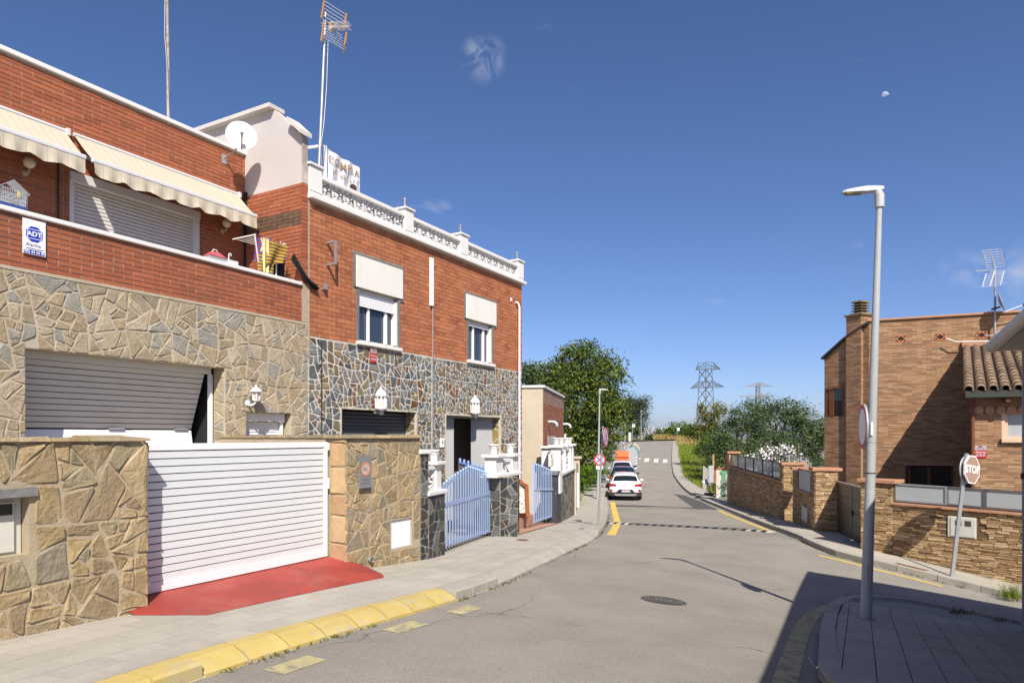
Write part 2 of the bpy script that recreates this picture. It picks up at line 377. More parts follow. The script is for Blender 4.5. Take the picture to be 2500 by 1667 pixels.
def GA(X, Y):
    X = np.asarray(X, float); Y = np.asarray(Y, float); n = len(ANCH)
    r = np.hypot(X[..., None]-ANCH[:, 0], Y[..., None]-ANCH[:, 1]); k = r*r*np.log(r+1e-9)
    return k @ _W[:n] + _W[n] + _W[n+1]*X + _W[n+2]*Y
def G(x, y): return float(GA(x, y))
def hit(px, py, off=0.0):
    u = (px-CX)/FPX; v = (HY-py)/FPX; Ys = np.arange(3, 170, .05); below = v*Ys <= GA(u*Ys, Ys)+off
    i = int(np.argmax(below)); lo, hi = Ys[i]-.05, Ys[i]
    for _ in range(25):
        m = (lo+hi)/2
        if v*m <= G(u*m, m)+off: hi = m
        else: lo = m
    return Vector((u*hi, hi, v*hi))
# ================================================================== ground, road, pavements
def terr(X, Y):
    X = np.asarray(X, float); Y = np.asarray(Y, float)
    z = GA(np.clip(X, -14, 42), np.clip(Y, -8, 135)); d = np.maximum(0, np.maximum(np.abs(Y-60)-75, np.abs(X-12)-32))
    return np.maximum(z-d*.07, -16.0)
def grid_mesh(name, xs, ys, zf, mat, kind='structure', mask=None):
    X, Y = np.meshgrid(xs, ys); Z = zf(X, Y); nx, ny = len(xs), len(ys)
    me = bpy.data.meshes.new(name); vs = np.stack([X, Y, Z], -1).reshape(-1, 3)
    fs = [(j*nx+i, j*nx+i+1, (j+1)*nx+i+1, (j+1)*nx+i) for j in range(ny-1) for i in range(nx-1) if mask is None or mask((xs[i]+xs[i+1])/2, (ys[j]+ys[j+1])/2)]
    me.from_pydata(vs.tolist(), [], fs); me.polygons.foreach_set('use_smooth', [True]*len(me.polygons)); me.materials.append(mat)
    o = bpy.data.objects.new(name, me); COL.objects.link(o); put(o, kind=kind); BASE[o.name] = ((0,0,0), W0); return o
m_ground = M('earth', '#7d7350', .95, .3, .3, .3, 20, dirt=[('#4c5a2a', .15, .4, .6)])
m_asph = M('asphalt', (.265, .242, .208), .93, .2, .7, .55, 210, dirt=[((.29,.27,.24), .35, .5, .72), ((.19,.178,.162), .8, .6, .78), ((.10,.095,.088), 7, .69, .73)], spec=.2, bdist=.012, bdetail=3, grain=.38, crack=(.22, .0042))
m_slab = M('paving_concrete', (.385, .355, .30), .9, .1, 1.2, .12, 160, grain=.1, rnd=.06, dirt=[((.27,.25,.215), .9, .52, .78)])
m_mort = M('paving_joint', (.30, .275, .23), .95, .15, 4)
m_kerb = M('kerb_concrete', (.36, .335, .29), .92, .12, 3, .25, 120, rnd=.07, dirt=[((.22,.2,.17), 2.2, .55, .75)])
m_ykerb = M('yellow_kerb_paint', (.47, .36, .12), .8, .15, 2.5, .25, 120, rnd=.06, dirt=[((.47,.39,.2), 2.6, .5, .64), ((.36,.33,.26), 7, .56, .64), ((.28,.24,.16), 1.1, .62, .8)], grain=.08)
m_yline = M('yellow_line_paint', (.62, .45, .10), .8, .15, 4, .3, 200, dirt=[((.3,.26,.16), 12, .56, .68)])
m_yfade = M('faded_yellow_paint', (.44, .385, .2), .85, .15, 4, .3, 200, dirt=[((.21,.2,.17), 9, .47, .62)])
m_wline = M('white_line_paint', (.62, .6, .55), .8, .12, 2, .3, 200, dirt=[((.3,.29,.26), 2, .55, .75)])
m_dark = M('fresh_asphalt', (.085, .082, .078), .9, .15, 3, .4, 200)
fxs = np.concatenate([-np.geomspace(4000, 60, 14), np.linspace(-40, 60, 41), np.geomspace(80, 4000, 14)])
fys = np.concatenate([-np.geomspace(1500, 30, 8), np.linspace(-10, 150, 54), np.geomspace(165, 4500, 22)])
grid_mesh('ground', fxs, fys, lambda X, Y: terr(X, Y)-.42, m_ground)
rx = np.concatenate([np.linspace(-9, 14, 70), np.linspace(15, 60, 40)]); ry = np.concatenate([np.linspace(-8, 30, 110), np.linspace(31, 133, 90)])
road = grid_mesh('road', rx, ry, lambda X, Y: GA(X, Y)-.13, m_asph)

def XY(px, py, off): v = hit(px, py, off); return (v.x, v.y)
def resample(pts, step=None, n=None):
    P = np.array(pts, float); d = np.concatenate([[0], np.cumsum(np.hypot(*(P[1:]-P[:-1]).T))])
    if n is None: n = max(2, int(d[-1]/step)+1)
    t = np.linspace(0, d[-1], n); return np.stack([np.interp(t, d, P[:, 0]), np.interp(t, d, P[:, 1])], 1)
def smooth(P, k=2):
    P = np.array(P, float)
    for _ in range(k):
        Q = [P[0]]
        for i in range(len(P)-1): Q += [P[i]*.75+P[i+1]*.25, P[i]*.25+P[i+1]*.75]
        P = np.array(Q+[P[-1]])
    return P
def flat(name, loops_xy, off, mat, parent=None, thick=0, kind='structure'):
    """a sheet laid on the ground"""
    mb = MB()
    for loop in loops_xy:
        n = len(loop); top = [(x, y, G(x, y)+off) for x, y in loop]
        if thick:
            mb.add(top+[(x, y, z-thick) for x, y, z in top], [tuple(range(n)), tuple(range(2*n-1, n-1, -1))]+[(i, (i+1) % n, n+(i+1) % n, n+i) for i in range(n)])
        else: mb.add(top, [tuple(range(n))])
    if parent: return part(parent, name, mb, mat)
    return solo(name, None, None, mb, mat, kind=kind)
def ribbon(A, B, off, mat, name, parent=None, zb=None):
    mb = MB(); n = len(A); vs = []
    for (a, b) in zip(A, B): vs += [(a[0], a[1], G(*a)+off), (b[0], b[1], G(*b)+(zb if zb is not None else off))]
    mb.add(vs, [(2*i, 2*i+2, 2*i+3, 2*i+1) for i in range(n-1)])
    return part(parent, name, mb, mat) if parent else solo(name, None, None, mb, mat, kind='structure')

# ---- left pavement: kerb line (foot of the kerb) and the line of the garden walls
KL = [(-4.6, -1.5), (-3.9, 1.2), (-3.25, 3.3)] + [XY(p, q, -.13) for p, q in ((460,1667),(680,1596),(900,1530),(1105,1472),(1222,1430),(1302.5,1389),(1351,1368),(1407,1339),(1443,1322.4),(1468,1302),(1478.6,1284),(1483.7,1266),(1484,1238),(1482.4,1223))] + [(6.35, 45.0), (7.6, 53.0), (7.2, 60), (2.0, 70), (-8, 76)]
KL = resample(smooth(KL, 2), .45)
TL = np.gradient(KL, axis=0); TL /= np.linalg.norm(TL, axis=1)[:, None]; NL = np.stack([-TL[:, 1], TL[:, 0]], 1)   # towards the walls
Q0 = FL.w(8.99, 6.8); FRONT = [XY(1046, 1364, 0), XY(1086, 1353.6, 0), XY(1209, 1307, 0), XY(1221, 1309, 0), XY(1268, 1304, 0), XY(1361.7, 1277, 0), XY(1402, 1256.4, 0)]
WL = [tuple(FL.w(-9, 6.8))[:2], tuple(FL.w(4.34, 6.8))[:2], tuple(FL.w(4.34, 7.1))[:2], tuple(FL.w(7.25, 7.1))[:2], tuple(FL.w(7.25, 6.8))[:2], tuple(Q0)[:2]] + FRONT + [(3.3, 33.5), (3.9, 40), (4.6, 46), (5.2, 52), (4.0, 58), (-2, 66), (-9, 70)]
def wall_dist(p, n):
    best = 3.0
    for i in range(len(WL)-1):
        a = np.array(WL[i]); d = np.array(WL[i+1])-a; den = n[0]*d[1]-n[1]*d[0]
        if abs(den) < 1e-9: continue
        q = a-np.array(p); t = (q[0]*d[1]-q[1]*d[0])/den; s = (q[0]*n[1]-q[1]*n[0])/den
        if 0 <= s <= 1 and .2 < t < best: best = t
    return best
WD = np.array([wall_dist(p, n) for p, n in zip(KL, NL)])
KW = np.interp(KL[:, 1], [-9, 12.5, 19.0, 21.0, 200], [.31, .31, .33, .15, .15]); SL = ((KL[:, 1] > 5.35) & (KL[:, 1] < 8.35)) | ((KL[:, 1] > 9.4) & (KL[:, 1] < 19.6))       # wide sloping kerb near, upright kerb farther on
sw = thing('pavement_left', None, None, kind='structure')
m_base = m_mort
ribbon(KL+NL*(KW-.02)[:, None], KL+NL*(WD+.35)[:, None], -.012, m_base, 'bedding', sw)
def slab(parent, q, mat, off=.002, th=.02, gap=.006, name='paving_slab'):
    c = sum((np.array(p) for p in q), np.zeros(2))/4; q = [np.array(p)+(c-np.array(p))/max(1e-6, np.linalg.norm(c-np.array(p)))*gap*1.41 for p in q]
    top = [(p[0], p[1], G(*p)+off) for p in q]; part(parent, name, MB().hexa([(x, y, z-th) for x, y, z in top], top), mat, fix=False)
arc = np.concatenate([[0], np.cumsum(np.hypot(*(KL[1:]-KL[:-1]).T))])
def at_arc(t, d):
    x = np.interp(t, arc, KL[:, 0]); y = np.interp(t, arc, KL[:, 1]); nx = np.interp(t, arc, NL[:, 0]); ny = np.interp(t, arc, NL[:, 1]); return (x+nx*d, y+ny*d)
ns = 0; SLW = .44; RW_ = .27; t = arc[np.argmin(np.abs(KL[:, 1]-4.0))]
while t < arc[-1] and ns < 292:
    for r in range(8):
        ta = t-(SLW/2 if r % 2 else 0); kw = np.interp(ta, arc, KW); wd = np.interp(ta+SLW/2, arc, WD)+.02; a, b = kw+.01+r*RW_, min(kw+.01+(r+1)*RW_, wd)
        if b-a > .05 and ns < 298: slab(sw, [at_arc(ta, a), at_arc(ta+SLW, a), at_arc(ta+SLW, b), at_arc(ta, b)], m_slab, gap=.005); ns += 1
    t += SLW
YF = at_arc(t, 0)[1]
far0 = int(np.argmin(np.abs(KL[:, 1]-YF)))
ribbon((KL+NL*(KW+.005)[:, None])[far0:], (KL+NL*(WD+.3)[:, None])[far0:], .001, m_slab, 'far_paving', sw)
kb = thing('kerb_left', None, None, kind='structure')
ribbon((KL)[KL[:,1]<21], (KL+NL*KW[:, None])[KL[:,1]<21], -.125, M('kerb_joint', (.5,.47,.4), .95, .1, 4), 'joint_mortar', kb, zb=-.012)
for i in range(len(KL)-1):
    if KL[i][1] < 2 or KL[i][1] > 56: continue
    p, q = KL[i], KL[i+1]; g = .011; t = (q-p)/np.linalg.norm(q-p); p = p+t*g; q = q-t*g
    pn, qn = p+NL[i]*KW[i], q+NL[i+1]*KW[i+1]
    def z(a, o): return (a[0], a[1], G(*a)+o)
    vs = []
    prof = ((0,-.3),(0,-.10),(.25,-.05),(.62,-.004),(1,.004),(1,-.3)) if SL[i] else ((0,-.3),(.03,-.02),(.12,.008),(.6,.01),(1,.004),(1,-.3))
    for a, an in ((p, pn), (q, qn)):
        for f, h in prof: vs.append(z(a+(an-a)*f, h))
    part(kb, 'kerb_stone', MB().add(vs, [(k, k+1, k+7, k+6) for k in range(5)]+[(5,4,3,2,1,0),(6,7,8,9,10,11)]), m_ykerb if p[1] < 8.45 else m_kerb, fix=False)
# ---- right pavement along the street and round into the side street
PR = [((1642,1077),(1657,1078)),((1641,1099),(1660,1103)),((1640,1123),(1663,1128)),((1642,1153),(1668,1149)),((1647,1166),(1675,1166)),((1674,1201),(1714,1192)),((1714,1222),(1745,1208)),((1780,1247.5),(1780,1226)),((1848,1275.6),(1860,1252)),((1897,1297),(1914,1268)),((1950,1318),(1975,1288)),((2002,1344),(2030,1294)),((2058,1364),(2096,1335)),((2175,1392),(2200,1361)),((2305,1423),(2309,1389)),((2436,1456),(2487,1426))]
KR = [XY(*a, -.13) for a, b in PR]; BR = [XY(*b, 0) for a, b in PR]
KR += [(11.0, 11.9), (12.6, 10.2)]; BR += [(12.6, 13.4), (14.2, 11.6)]
KRs = smooth(KR, 2); BRs = smooth(BR, 2); nR = 150
dd = np.concatenate([[0], np.cumsum(np.hypot(*(KRs[1:]-KRs[:-1]).T))]); tt = np.linspace(0, dd[-1], nR)
KRs, BRs = [np.stack([np.interp(tt, dd, A[:, 0]), np.interp(tt, dd, A[:, 1])], 1) for A in (KRs, BRs)]
swr = thing('pavement_right', None, None, kind='structure')
dirR = BRs-KRs; lenR = np.linalg.norm(dirR, axis=1)[:, None]; dirR = dirR/lenR
ribbon(KRs+dirR*.13, BRs+dirR*.3, -.012, m_base, 'bedding', swr)
nr = 0
for i in range(nR-1):
    if KRs[i][1] > 34: continue
    rows = max(1, int(round(lenR[i][0]/.5)))
    for r in range(rows):
        a, b = .16+(lenR[i][0]-.16)*r/rows, .16+(lenR[i][0]-.16)*(r+1)/rows
        if nr < 290: slab(swr, [KRs[i]+dirR[i]*a, KRs[i+1]+dirR[i+1]*a, KRs[i+1]+dirR[i+1]*b, KRs[i]+dirR[i]*b], m_slab, gap=.003); nr += 1
iR = int(np.argmax(KRs[:, 1] < 34)); ribbon((KRs+dirR*.16)[:iR+1], (BRs+dirR*.1)[:iR+1], .001, m_slab, 'far_paving', swr)
kbr = thing('kerb_right', None, None, kind='structure')
for i in range(nR-1):
    p, q = KRs[i], KRs[i+1]; t = (q-p)/np.linalg.norm(q-p); p = p+t*.006; q = q-t*.006
    lo = 19.2 < KRs[i][1] < 22.6 or 38.5 < KRs[i][1] < 41.0; w = .42 if lo else .16; pn, qn = p+dirR[i]*w, q+dirR[i+1]*w
    def z(a, o): return (a[0], a[1], G(*a)+o)
    e = -.11 if lo else .006; h = .012
    part(kbr, 'kerb_stone', MB().hexa([z(p, -.3), z(q, -.3), z(qn, -.3), z(pn, -.3)], [z(p+dirR[i]*.012, e), z(q+dirR[i+1]*.012, e), z(qn, h), z(pn, h)]), m_kerb, fix=False)
# ---- pavement of the near corner, with the lamp post
CP = [XY(p, q, -.12) for p, q in ((1997,1667),(2002,1555),(2010,1525),(2022,1492),(2050,1476),(2066,1470),(2104,1467.5),(2168,1470),(2232,1479),(2308,1494),(2372,1507),(2436,1521),(2487,1535))]
CP = [(2.5, 3.6)] + CP[:-2] + [(9.4, 9.3), (10.6, 6.6), (8.0, 1.2), (2.4, 1.2)]
cpv = thing('pavement_corner', None, None, kind='structure')
cm_ = np.mean(np.array(CP), axis=0); part(cpv, 'bedding', MB().add([(x, y, G(x, y)-.05) for x, y in CP]+[(cm_[0], cm_[1], G(*cm_)-.05)], [(i, (i+1) % len(CP), len(CP)) for i in range(len(CP))]), m_base)
cc = np.mean(np.array(CP), axis=0); e1 = np.array([.454, .891]); e2 = np.array([e1[1], -e1[0]])
CI = [tuple(np.array(p)+(cc-np.array(p))/np.linalg.norm(cc-np.array(p))*.17) for p in CP]
org = np.array(CP[1])+e2*.45; nc = 0
if area(CI) < 0: CI = CI[::-1]
for i in range(-8, 12):
    for j in range(-6, 26):
        q = [org+e1*(i*.46+a)+e2*(j*.27+b) for a, b in ((.004,.004),(.456,.004),(.456,.266),(.004,.266))]
        poly = [tuple(p) for p in q]
        if area(poly) < 0: poly = poly[::-1]
        for k in range(len(CI)):
            a, b = CI[k], CI[(k+1) % len(CI)]; nx, ny = b[1]-a[1], -(b[0]-a[0]); poly = clip(poly, nx, ny, nx*a[0]+ny*a[1])
            if len(poly) < 3: break
        if len(poly) < 3 or area(poly) < .004 or nc > 297 or not (5.0 < poly[0][1] and poly[0][0] < 8.3): continue
        top = [(x, y, G(x, y)+.002+random.uniform(-.003, .003)) for x, y in poly]; n = len(top)
        part(cpv, 'paving_slab', MB().add(top+[(x, y, z-.12) for x, y, z in top], [tuple(range(n))]+[(k, n+k, n+(k+1) % n, (k+1) % n) for k in range(n)]), m_slab); nc += 1
CK = resample(CP[:13], .5); ckc = CK[:-1]*.5+CK[1:]*.5
for i in range(len(CK)-1):
    p, q = CK[i], CK[i+1]; t = (q-p)/np.linalg.norm(q-p); n = np.array([t[1], -t[0]])
    if n @ (cc-p) < 0: n = -n
    p = p+t*.005; q = q-t*.005; w = .16; e = .004
    def z(a, o): return (a[0], a[1], G(*a)+o)
    part(cpv, 'kerb_stone', MB().hexa([z(p, -.3), z(q, -.3), z(q+n*w, -.3), z(p+n*w, -.3)], [z(p, e), z(q, e), z(q+n*w, .01), z(p+n*w, .01)]), m_kerb, fix=False)

# ---- painted lines on the road (sheets a few millimetres above it)
rl = -.126
def stripe(name, P, w, mat, off=rl, step=.3):
    P = resample(smooth(P, 2), step); T = np.gradient(P, axis=0); T /= np.linalg.norm(T, axis=1)[:, None]; N = np.stack([-T[:, 1], T[:, 0]], 1)
    return ribbon(P-N*w/2, P+N*w/2, off, mat, name)
stripe('yellow_line', [XY(p, q, -.13) for p, q in ((1495,1225),(1500,1245),(1509,1275),(1492,1306))], .26, m_yline)
stripe('yellow_line', [XY(p, q, -.13) for p, q in ((1755,1246),(1800,1264),(1840,1280),(1880,1296))], .17, m_yline)
stripe('yellow_line', [XY(p, q, -.13) for p, q in ((1998,1355),(2060,1369),(2110,1383),(2170,1397),(2240,1415),(2301,1431))], .13, m_yline)
stripe('yellow_line', [XY(p, q, -.13) for p, q in ((1885,1760),(1915,1667),(1938,1590),(1960,1530),(1985,1497),(2020,1482),(2048,1478))], .2, m_yfade)
for (px, py) in ((722,1622),(990,1530),(1134,1488)):                 # short faded dashes by the left kerb
    c = hit(px, py, -.13); t = FL.w(1, 0, 0); n = FL.w(0, 1, 0)
    flat('faded_dash', [[(c.x+t.x*a+n.x*b, c.y+t.y*a+n.y*b) for a, b in ((-.24,-.12),(.24,-.12),(.24,.12),(-.24,.12))]], rl, m_yfade)
for (a, b, c, d, y0, y1) in ((1566,1553,1545,1556,1117,1126),(1586,1574,1573,1584,1118,1127),(1608,1597,1596,1607,1119.5,1128.5),(1629.5,1619,1618,1629,1121,1129)):
    flat('crossing_stripe', [[XY(b, y0, -.13), XY(a, y0, -.13), XY(d, y1, -.13), XY(c, y1, -.13)]], rl, m_wline)
flat('crossing_stripe', [[XY(p, q, -.13) for p, q in ((1519,1078),(1524,1078),(1528,1092),(1523,1094))]], rl, m_wline)
flat('asphalt_patch', [[XY(p, q, -.13) for p, q in ((1645,1205),(1672,1209),(1712,1224),(1752,1243),(1700,1243),(1686,1234))]], rl-.001, m_dark)
flat('asphalt_trench', [[XY(p, q, -.13) for p, q in ((1488,1231.5),(1560,1233),(1640,1236),(1720,1239.5),(1748,1240.5),(1748,1244),(1640,1240),(1560,1237.5),(1488,1236.5))]], rl-.002, m_dark)
# red painted ramp in front of the white gate
m_red = M('red_ramp_paint', (.31, .048, .036), .6, .25, 2.2, .25, 60, dirt=[((.36,.13,.1), 1.4, .5, .78), ((.2,.05,.045), 2.5, .56, .72), ((.42,.36,.3), 11, .66, .72)], spec=.35, grain=.12)
rp_ = [FL.w(s, D, z) for s, D, z in ((4.25,7.12,-1.725),(7.23,7.12,-1.725),(7.24,6.82,-1.80))]
mb = MB(); A_ = []; 
n = 18
for i in range(n+1):
    s = 4.12+(7.62-4.12)*i/n; back = min(max(s, 4.36), 7.23); out = 6.08 if 4.5 < s < 7.35 else 6.08+.62*min(1, (4.5-s)/.38 if s < 4.5 else (s-7.35)/.27)
    for j in range(5):
        f = j/4; D = 7.13+(out-7.13)*f; ss = back+(s-back)*min(1, f*1.6); w = FL.w(ss, D); zb = -1.722; g = G(w.x, w.y)+.006
        zz = zb+(g-zb)*(f**1.15); mb.v.append((w.x, w.y, max(zz, g)))
mb.f = [(i*5+j, i*5+j+1, (i+1)*5+j+1, (i+1)*5+j) for i in range(n) for j in range(4)]; mb.sm = [True]*len(mb.f)
solo('driveway_ramp', None, None, mb, m_red, kind='structure')
# ================================================================== terrace on the left: the near house (frame FL, facade plane y = DF)
DF, DU = 10.0, 11.62              # street face, recessed upper wall
m_brick = M('red_brick', (.30,.085,.045), .85, .12, 30, .25, 90, cols=[(.33,.100,.047),(.37,.118,.055),(.345,.107,.05),(.29,.087,.045)], rnd=.1, dirt=[((.5,.4,.34), 3.0, .66, .82), ((.22,.085,.05), .7, .52, .75)])
m_bmort = M('brick_mortar', (.40, .32, .235), .95, .15, 8, .3, 120)
m_brick2 = M('orange_brick', (.34,.10,.05), .85, .14, 25, .3, 90, cols=[(.37,.122,.053),(.425,.154,.067),(.395,.135,.06),(.32,.1,.047)], rnd=.14, dirt=[((.55,.4,.32), 2.0, .66, .8), ((.2,.06,.035), 1.2, .6, .78)])
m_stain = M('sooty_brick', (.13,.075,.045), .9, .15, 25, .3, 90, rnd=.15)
m_stone = M('sandstone', (.4,.3,.18), .88, .22, 6, .7, 28, cols=['#a3937c','#9a8d77','#a99b84','#959084','#a29074','#9e917a','#a5987f','#928e84','#a09176','#aa9c82'], rnd=.1, dirt=[((.36,.26,.15), 3.0, .6, .8), ((.47,.42,.33), 7, .52, .8)], bdist=.025, bdetail=9)
m_stonem = M('stone_mortar', (.46, .405, .305), .95, .12, 4, .5, 60, dirt=[((.4,.33,.22), 3, .5, .7)], bdist=.02)
m_white = M('white_paint', (.72, .71, .69), .6, .05, 2, .08, 40, dirt=[((.6,.58,.54), 2.5, .6, .8)])
m_whitew = M('white_lacquer', (.80, .80, .81), .35, .03, 2, .06, 15, spec=.4)
m_plast = M('grey_render', (.50, .46, .44), .9, .06, 1.5, .15, 60, dirt=[((.58,.54,.51), .8, .5, .75), ((.42,.39,.37), 1.4, .58, .8)])
m_alu = M('aluminium', (.62, .62, .63), .4, .04, 4, spec=.5)
m_greysh = M('white_shutter', (.60, .57, .54), .5, .05, 3)
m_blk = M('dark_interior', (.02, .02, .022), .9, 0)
m_glass = M('window_glass', (.03, .045, .07), .04, .1, 2, spec=.8)
m_blackp = M('black_plastic', (.03, .03, .033), .5, .1, 5)
m_galv = M('galvanised_steel', (.42, .43, .44), .45, .12, 8, metal=.6)
m_rust = M('rusty_steel', (.42, .36, .3), .7, .2, 6, dirt=[((.25,.1,.04), 6, .5, .65)])
S0, S1 = 1.2, 9.477               # the part of the house in view; party wall up to 9.64
ZB, ZC, ZT = 2.185, 2.955, 5.80   # stone / brick, balcony coping, parapet top
h1 = thing('brick_house', 'red brick house with stone ground floor, recessed balcony and up-and-over garage door', 'house', FL, (5.4, 10.6, -1.9))
def fD(D): return lambda x, z, o: (x, D-o, z)
gs0, gs1 = FL.ray(61.6, 850, DF)[0], FL.ray(549.5, 898, DF)[0]; gz = 1.16
bs0, bs1 = FL.ray(601, 1005, DF)[0], FL.ray(711, 1009, DF)[0]; bz = FL.ray(601, 1005, DF)[1]
holes1 = [(gs0, gs1, -3, gz), (bs0, bs1, -3, bz)]
mb = MB().holed([[(S0,-2.3),(gs0,-2.3),(gs0,gz),(gs1,gz),(gs1,-2.3),(bs0,-2.3),(bs0,bz),(bs1,bz),(bs1,-2.3),(S1+.163,-2.3),(S1+.163,ZB),(S0,ZB)]], lambda p: (p[0], DF, p[1]), lambda p: (p[0], DF+.3, p[1]))
part(h1, 'mortar_bed', mb, m_stonem)
near = lambda p: sum(q[0] for q in p)/len(p)
k1 = stones(h1, cells(S0, S1+.16, -1.0, ZB-.03, .225, .013, holes1, 11, 1.05), fD(DF), m_stone, .010, 5, 290, .006, key=lambda p: -sum(q[1] for q in p)/len(p)-3*abs(area(p)))
# stones lining the door reveals
for (sx, side) in ((gs1, -1), (gs0, 1)):
    ps = cells(DF+.02, DF+.29, -1.0, gz-.02, .24, .02, (), 31+side)
    stones(h1, ps, (lambda X, sg: (lambda x, z, o: (X+sg*o, x, z)))(sx, side), m_stone, .012, 6, 40, .005)
part(h1, 'mortar_strip', MB().box(S0, S1+.163, DF-.012, DF+.02, ZB-.03, ZB+.012), m_stonem)
# balcony front: brick and white coping
part(h1, 'parapet_wall', MB().box(S0, S1, DF+.006, DF+.14, ZB+.013, ZC-.07), m_bmort)
BL, CH, JT = .300, .072, .0135
kb1 = bricks(h1, brick_list(S0, S1, ZB+.014, ZC-.07, BL, CH, JT), DF+.006, m_brick, .010, 300, key=lambda b: b[0])
part(h1, 'coping', MB().box(S0, S1-.02, DF-.05, DF+.19, ZC-.065, ZC), m_white, bevel=.012)
part(h1, 'balcony_floor', MB().box(S0, S1, DF+.14, DU, ZB+.0, ZB+.1), m_plast)
# recessed upper wall with the wide shuttered window
ws0, wz1 = FL.ray(172, 452, DU); ws1 = FL.ray(482, 560, DU)[0]; wz1 = 4.24; wz0 = 2.95
ws0 = FL.ray(171, 452, DU)[0]
part(h1, 'upper_wall', MB().holed([[(S0,ZB+.1),(S1,ZB+.1),(S1,ZT-.08),(S0,ZT-.08)], [(ws0,wz0),(ws1,wz0),(ws1,wz1),(ws0,wz1)]], lambda p: (p[0], DU, p[1]), lambda p: (p[0], DU+.28, p[1])), m_bmort)
bricks(h1, brick_list(S0, S1, ZC-.35, ZT-.09, BL, CH, JT, [(ws0-.01, ws1+.01, wz0-.02, wz1+.01)]), DU, m_brick, .010, 300, key=lambda b: -b[2]*3+b[0], used=kb1)
part(h1, 'parapet_coping', MB().box(S0, S1+.02, DU-.06, DU+.34, ZT-.075, ZT), m_white, bevel=.01)
part(h1, 'roof', MB().box(S0-4, S1, DU+.29, DU+8, ZT-.5, ZT-.4).box(S0-4, S1, DU+8, DU+8.2, -2.2, ZT-.4).box(S0-4.2, S0-4, DU-1.6, DU+8.2, -2.2, ZT), m_plast)
win = part(h1, 'window', MB().box(ws0-.02, ws1+.02, DU-.07, DU+.06, wz1-.13, wz1+.02).box(ws0-.02, ws0+.05, DU-.04, DU+.08, wz0, wz1-.131).box(ws1-.08, ws1+.02, DU-.04, DU+.08, wz0, wz1-.131), m_alu, bevel=.006)
sh = (wz1-.13-wz0)/19.0
slat = MB()
for r in range(2, 19):
    z = wz0+r*sh; part(win, 'slat', MB().add([(ws0+.05, DU+.03, z), (ws1-.08, DU+.03, z), (ws1-.08, DU+.022, z+sh*.45), (ws0+.05, DU+.022, z+sh*.45), (ws0+.05, DU+.034, z+sh*.93), (ws1-.08, DU+.034, z+sh*.93)], [(0,1,2,3),(3,2,5,4)]), m_greysh, fix=False)
part(win, 'pane', MB().box(ws0+.05, ws1-.08, DU+.07, DU+.08, wz0, wz1-.13), m_glass)
part(h1, 'cable', MB().tube([(ws0-.19, DU-.025, ZC-.2), (ws0-.19, DU-.025, 4.45)], .014, 6), m_blackp)
# ---- garage: double-panel up-and-over door, ajar so that its middle pushes out
gd = part(h1, 'garage_door', MB().box(gs0, gs1-.076, DF+.26, DF+.33, gz-.10, gz-.002).box(gs1-.075, gs1-.03, DF+.28, DF+.36, -2.0, gz-.101), m_white)
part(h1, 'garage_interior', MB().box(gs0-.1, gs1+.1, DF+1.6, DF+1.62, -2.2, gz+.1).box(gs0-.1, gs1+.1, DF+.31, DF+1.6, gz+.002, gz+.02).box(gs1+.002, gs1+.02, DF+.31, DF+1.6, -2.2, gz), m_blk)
ds1 = gs1-.15; hinge = FL.ray(62, 1044, DF+.70)[1]
yt, ym, yb = DF+.34, DF+.70, DF+.36
n = 11
for i in range(n):
    za = hinge+(gz-.10-hinge)*i/n+.006; zb = hinge+(gz-.10-hinge)*(i+1)/n-.006
    ya = ym+(yt-ym)*i/n; yc = ym+(yt-ym)*(i+1)/n; xr = ds1+(.04*(i-n)/n*7 if False else 0)-.0
    part(gd, 'slat', MB().hexa([(gs0+.02,ya,za),(xr,ya,za),(xr,ya+.03,za),(gs0+.02,ya+.03,za)], [(gs0+.02,yc,zb),(xr,yc,zb),(xr,yc+.03,zb),(gs0+.02,yc+.03,zb)]), m_greysh, fix=False)
part(gd, 'panel_back', MB().add([(gs0+.02,ym+.024,hinge),(ds1,ym+.024,hinge),(ds1,yt+.024,gz-.1),(gs0+.02,yt+.024,gz-.1)], [(0,1,2,3)]), M('slat_groove', (.16,.155,.15), .7, .1), fix=False)
lowz = -1.72; nl = 7
for i in range(nl):
    zb = hinge-.012-(hinge-lowz)*i/nl-.006; za = hinge-.012-(hinge-lowz)*(i+1)/nl+.006; ya = ym+(yb-ym)*(i+1)/nl; yc = ym+(yb-ym)*i/nl
    part(gd, 'slat', MB().hexa([(gs0+.02,ya,za),(ds1,ya,za),(ds1,ya+.03,za),(gs0+.02,ya+.03,za)], [(gs0+.02,yc,zb),(ds1,yc,zb),(ds1,yc+.03,zb),(gs0+.02,yc+.03,zb)]), m_whitew, fix=False)
for hx in (.55, .93): 
    x = gs0+(ds1-gs0)*hx; part(gd, 'hinge', MB().box(x-.12, x+.12, ym-.03, ym-.005, hinge-.02, hinge+.015).tube([(x-.12, ym-.03, hinge-.003), (x+.12, ym-.03, hinge-.003)], .014, 6), m_galv)
# ---- small shuttered basement window
bw = part(h1, 'window', MB().box(bs0+.005, bs1-.07, DF+.1, DF+.26, bz-.16, bz-.004).box(bs1-.13, bs1-.07, DF+.14, DF+.26, -1.9, bz-.161).box(bs0, bs1, DF+.3, DF+.31, -2, bz), m_white, label='small window with its white roller shutter down')
for r in range(26):
    z = bz-.17-r*.05; part(bw, 'slat', MB().add([(bs0+.02, DF+.2, z-.046), (bs1-.14, DF+.2, z-.046), (bs1-.14, DF+.19, z-.02), (bs0+.02, DF+.19, z-.02), (bs0+.02, DF+.2, z), (bs1-.14, DF+.2, z)], [(0,1,2,3),(3,2,5,4)]), m_whitew, fix=False)
    if z < -.9: break
part(h1, 'yard_floor', MB().box(S0, S1+.1, 7.2, DF+.4, -2.3, -1.72), m_slab)

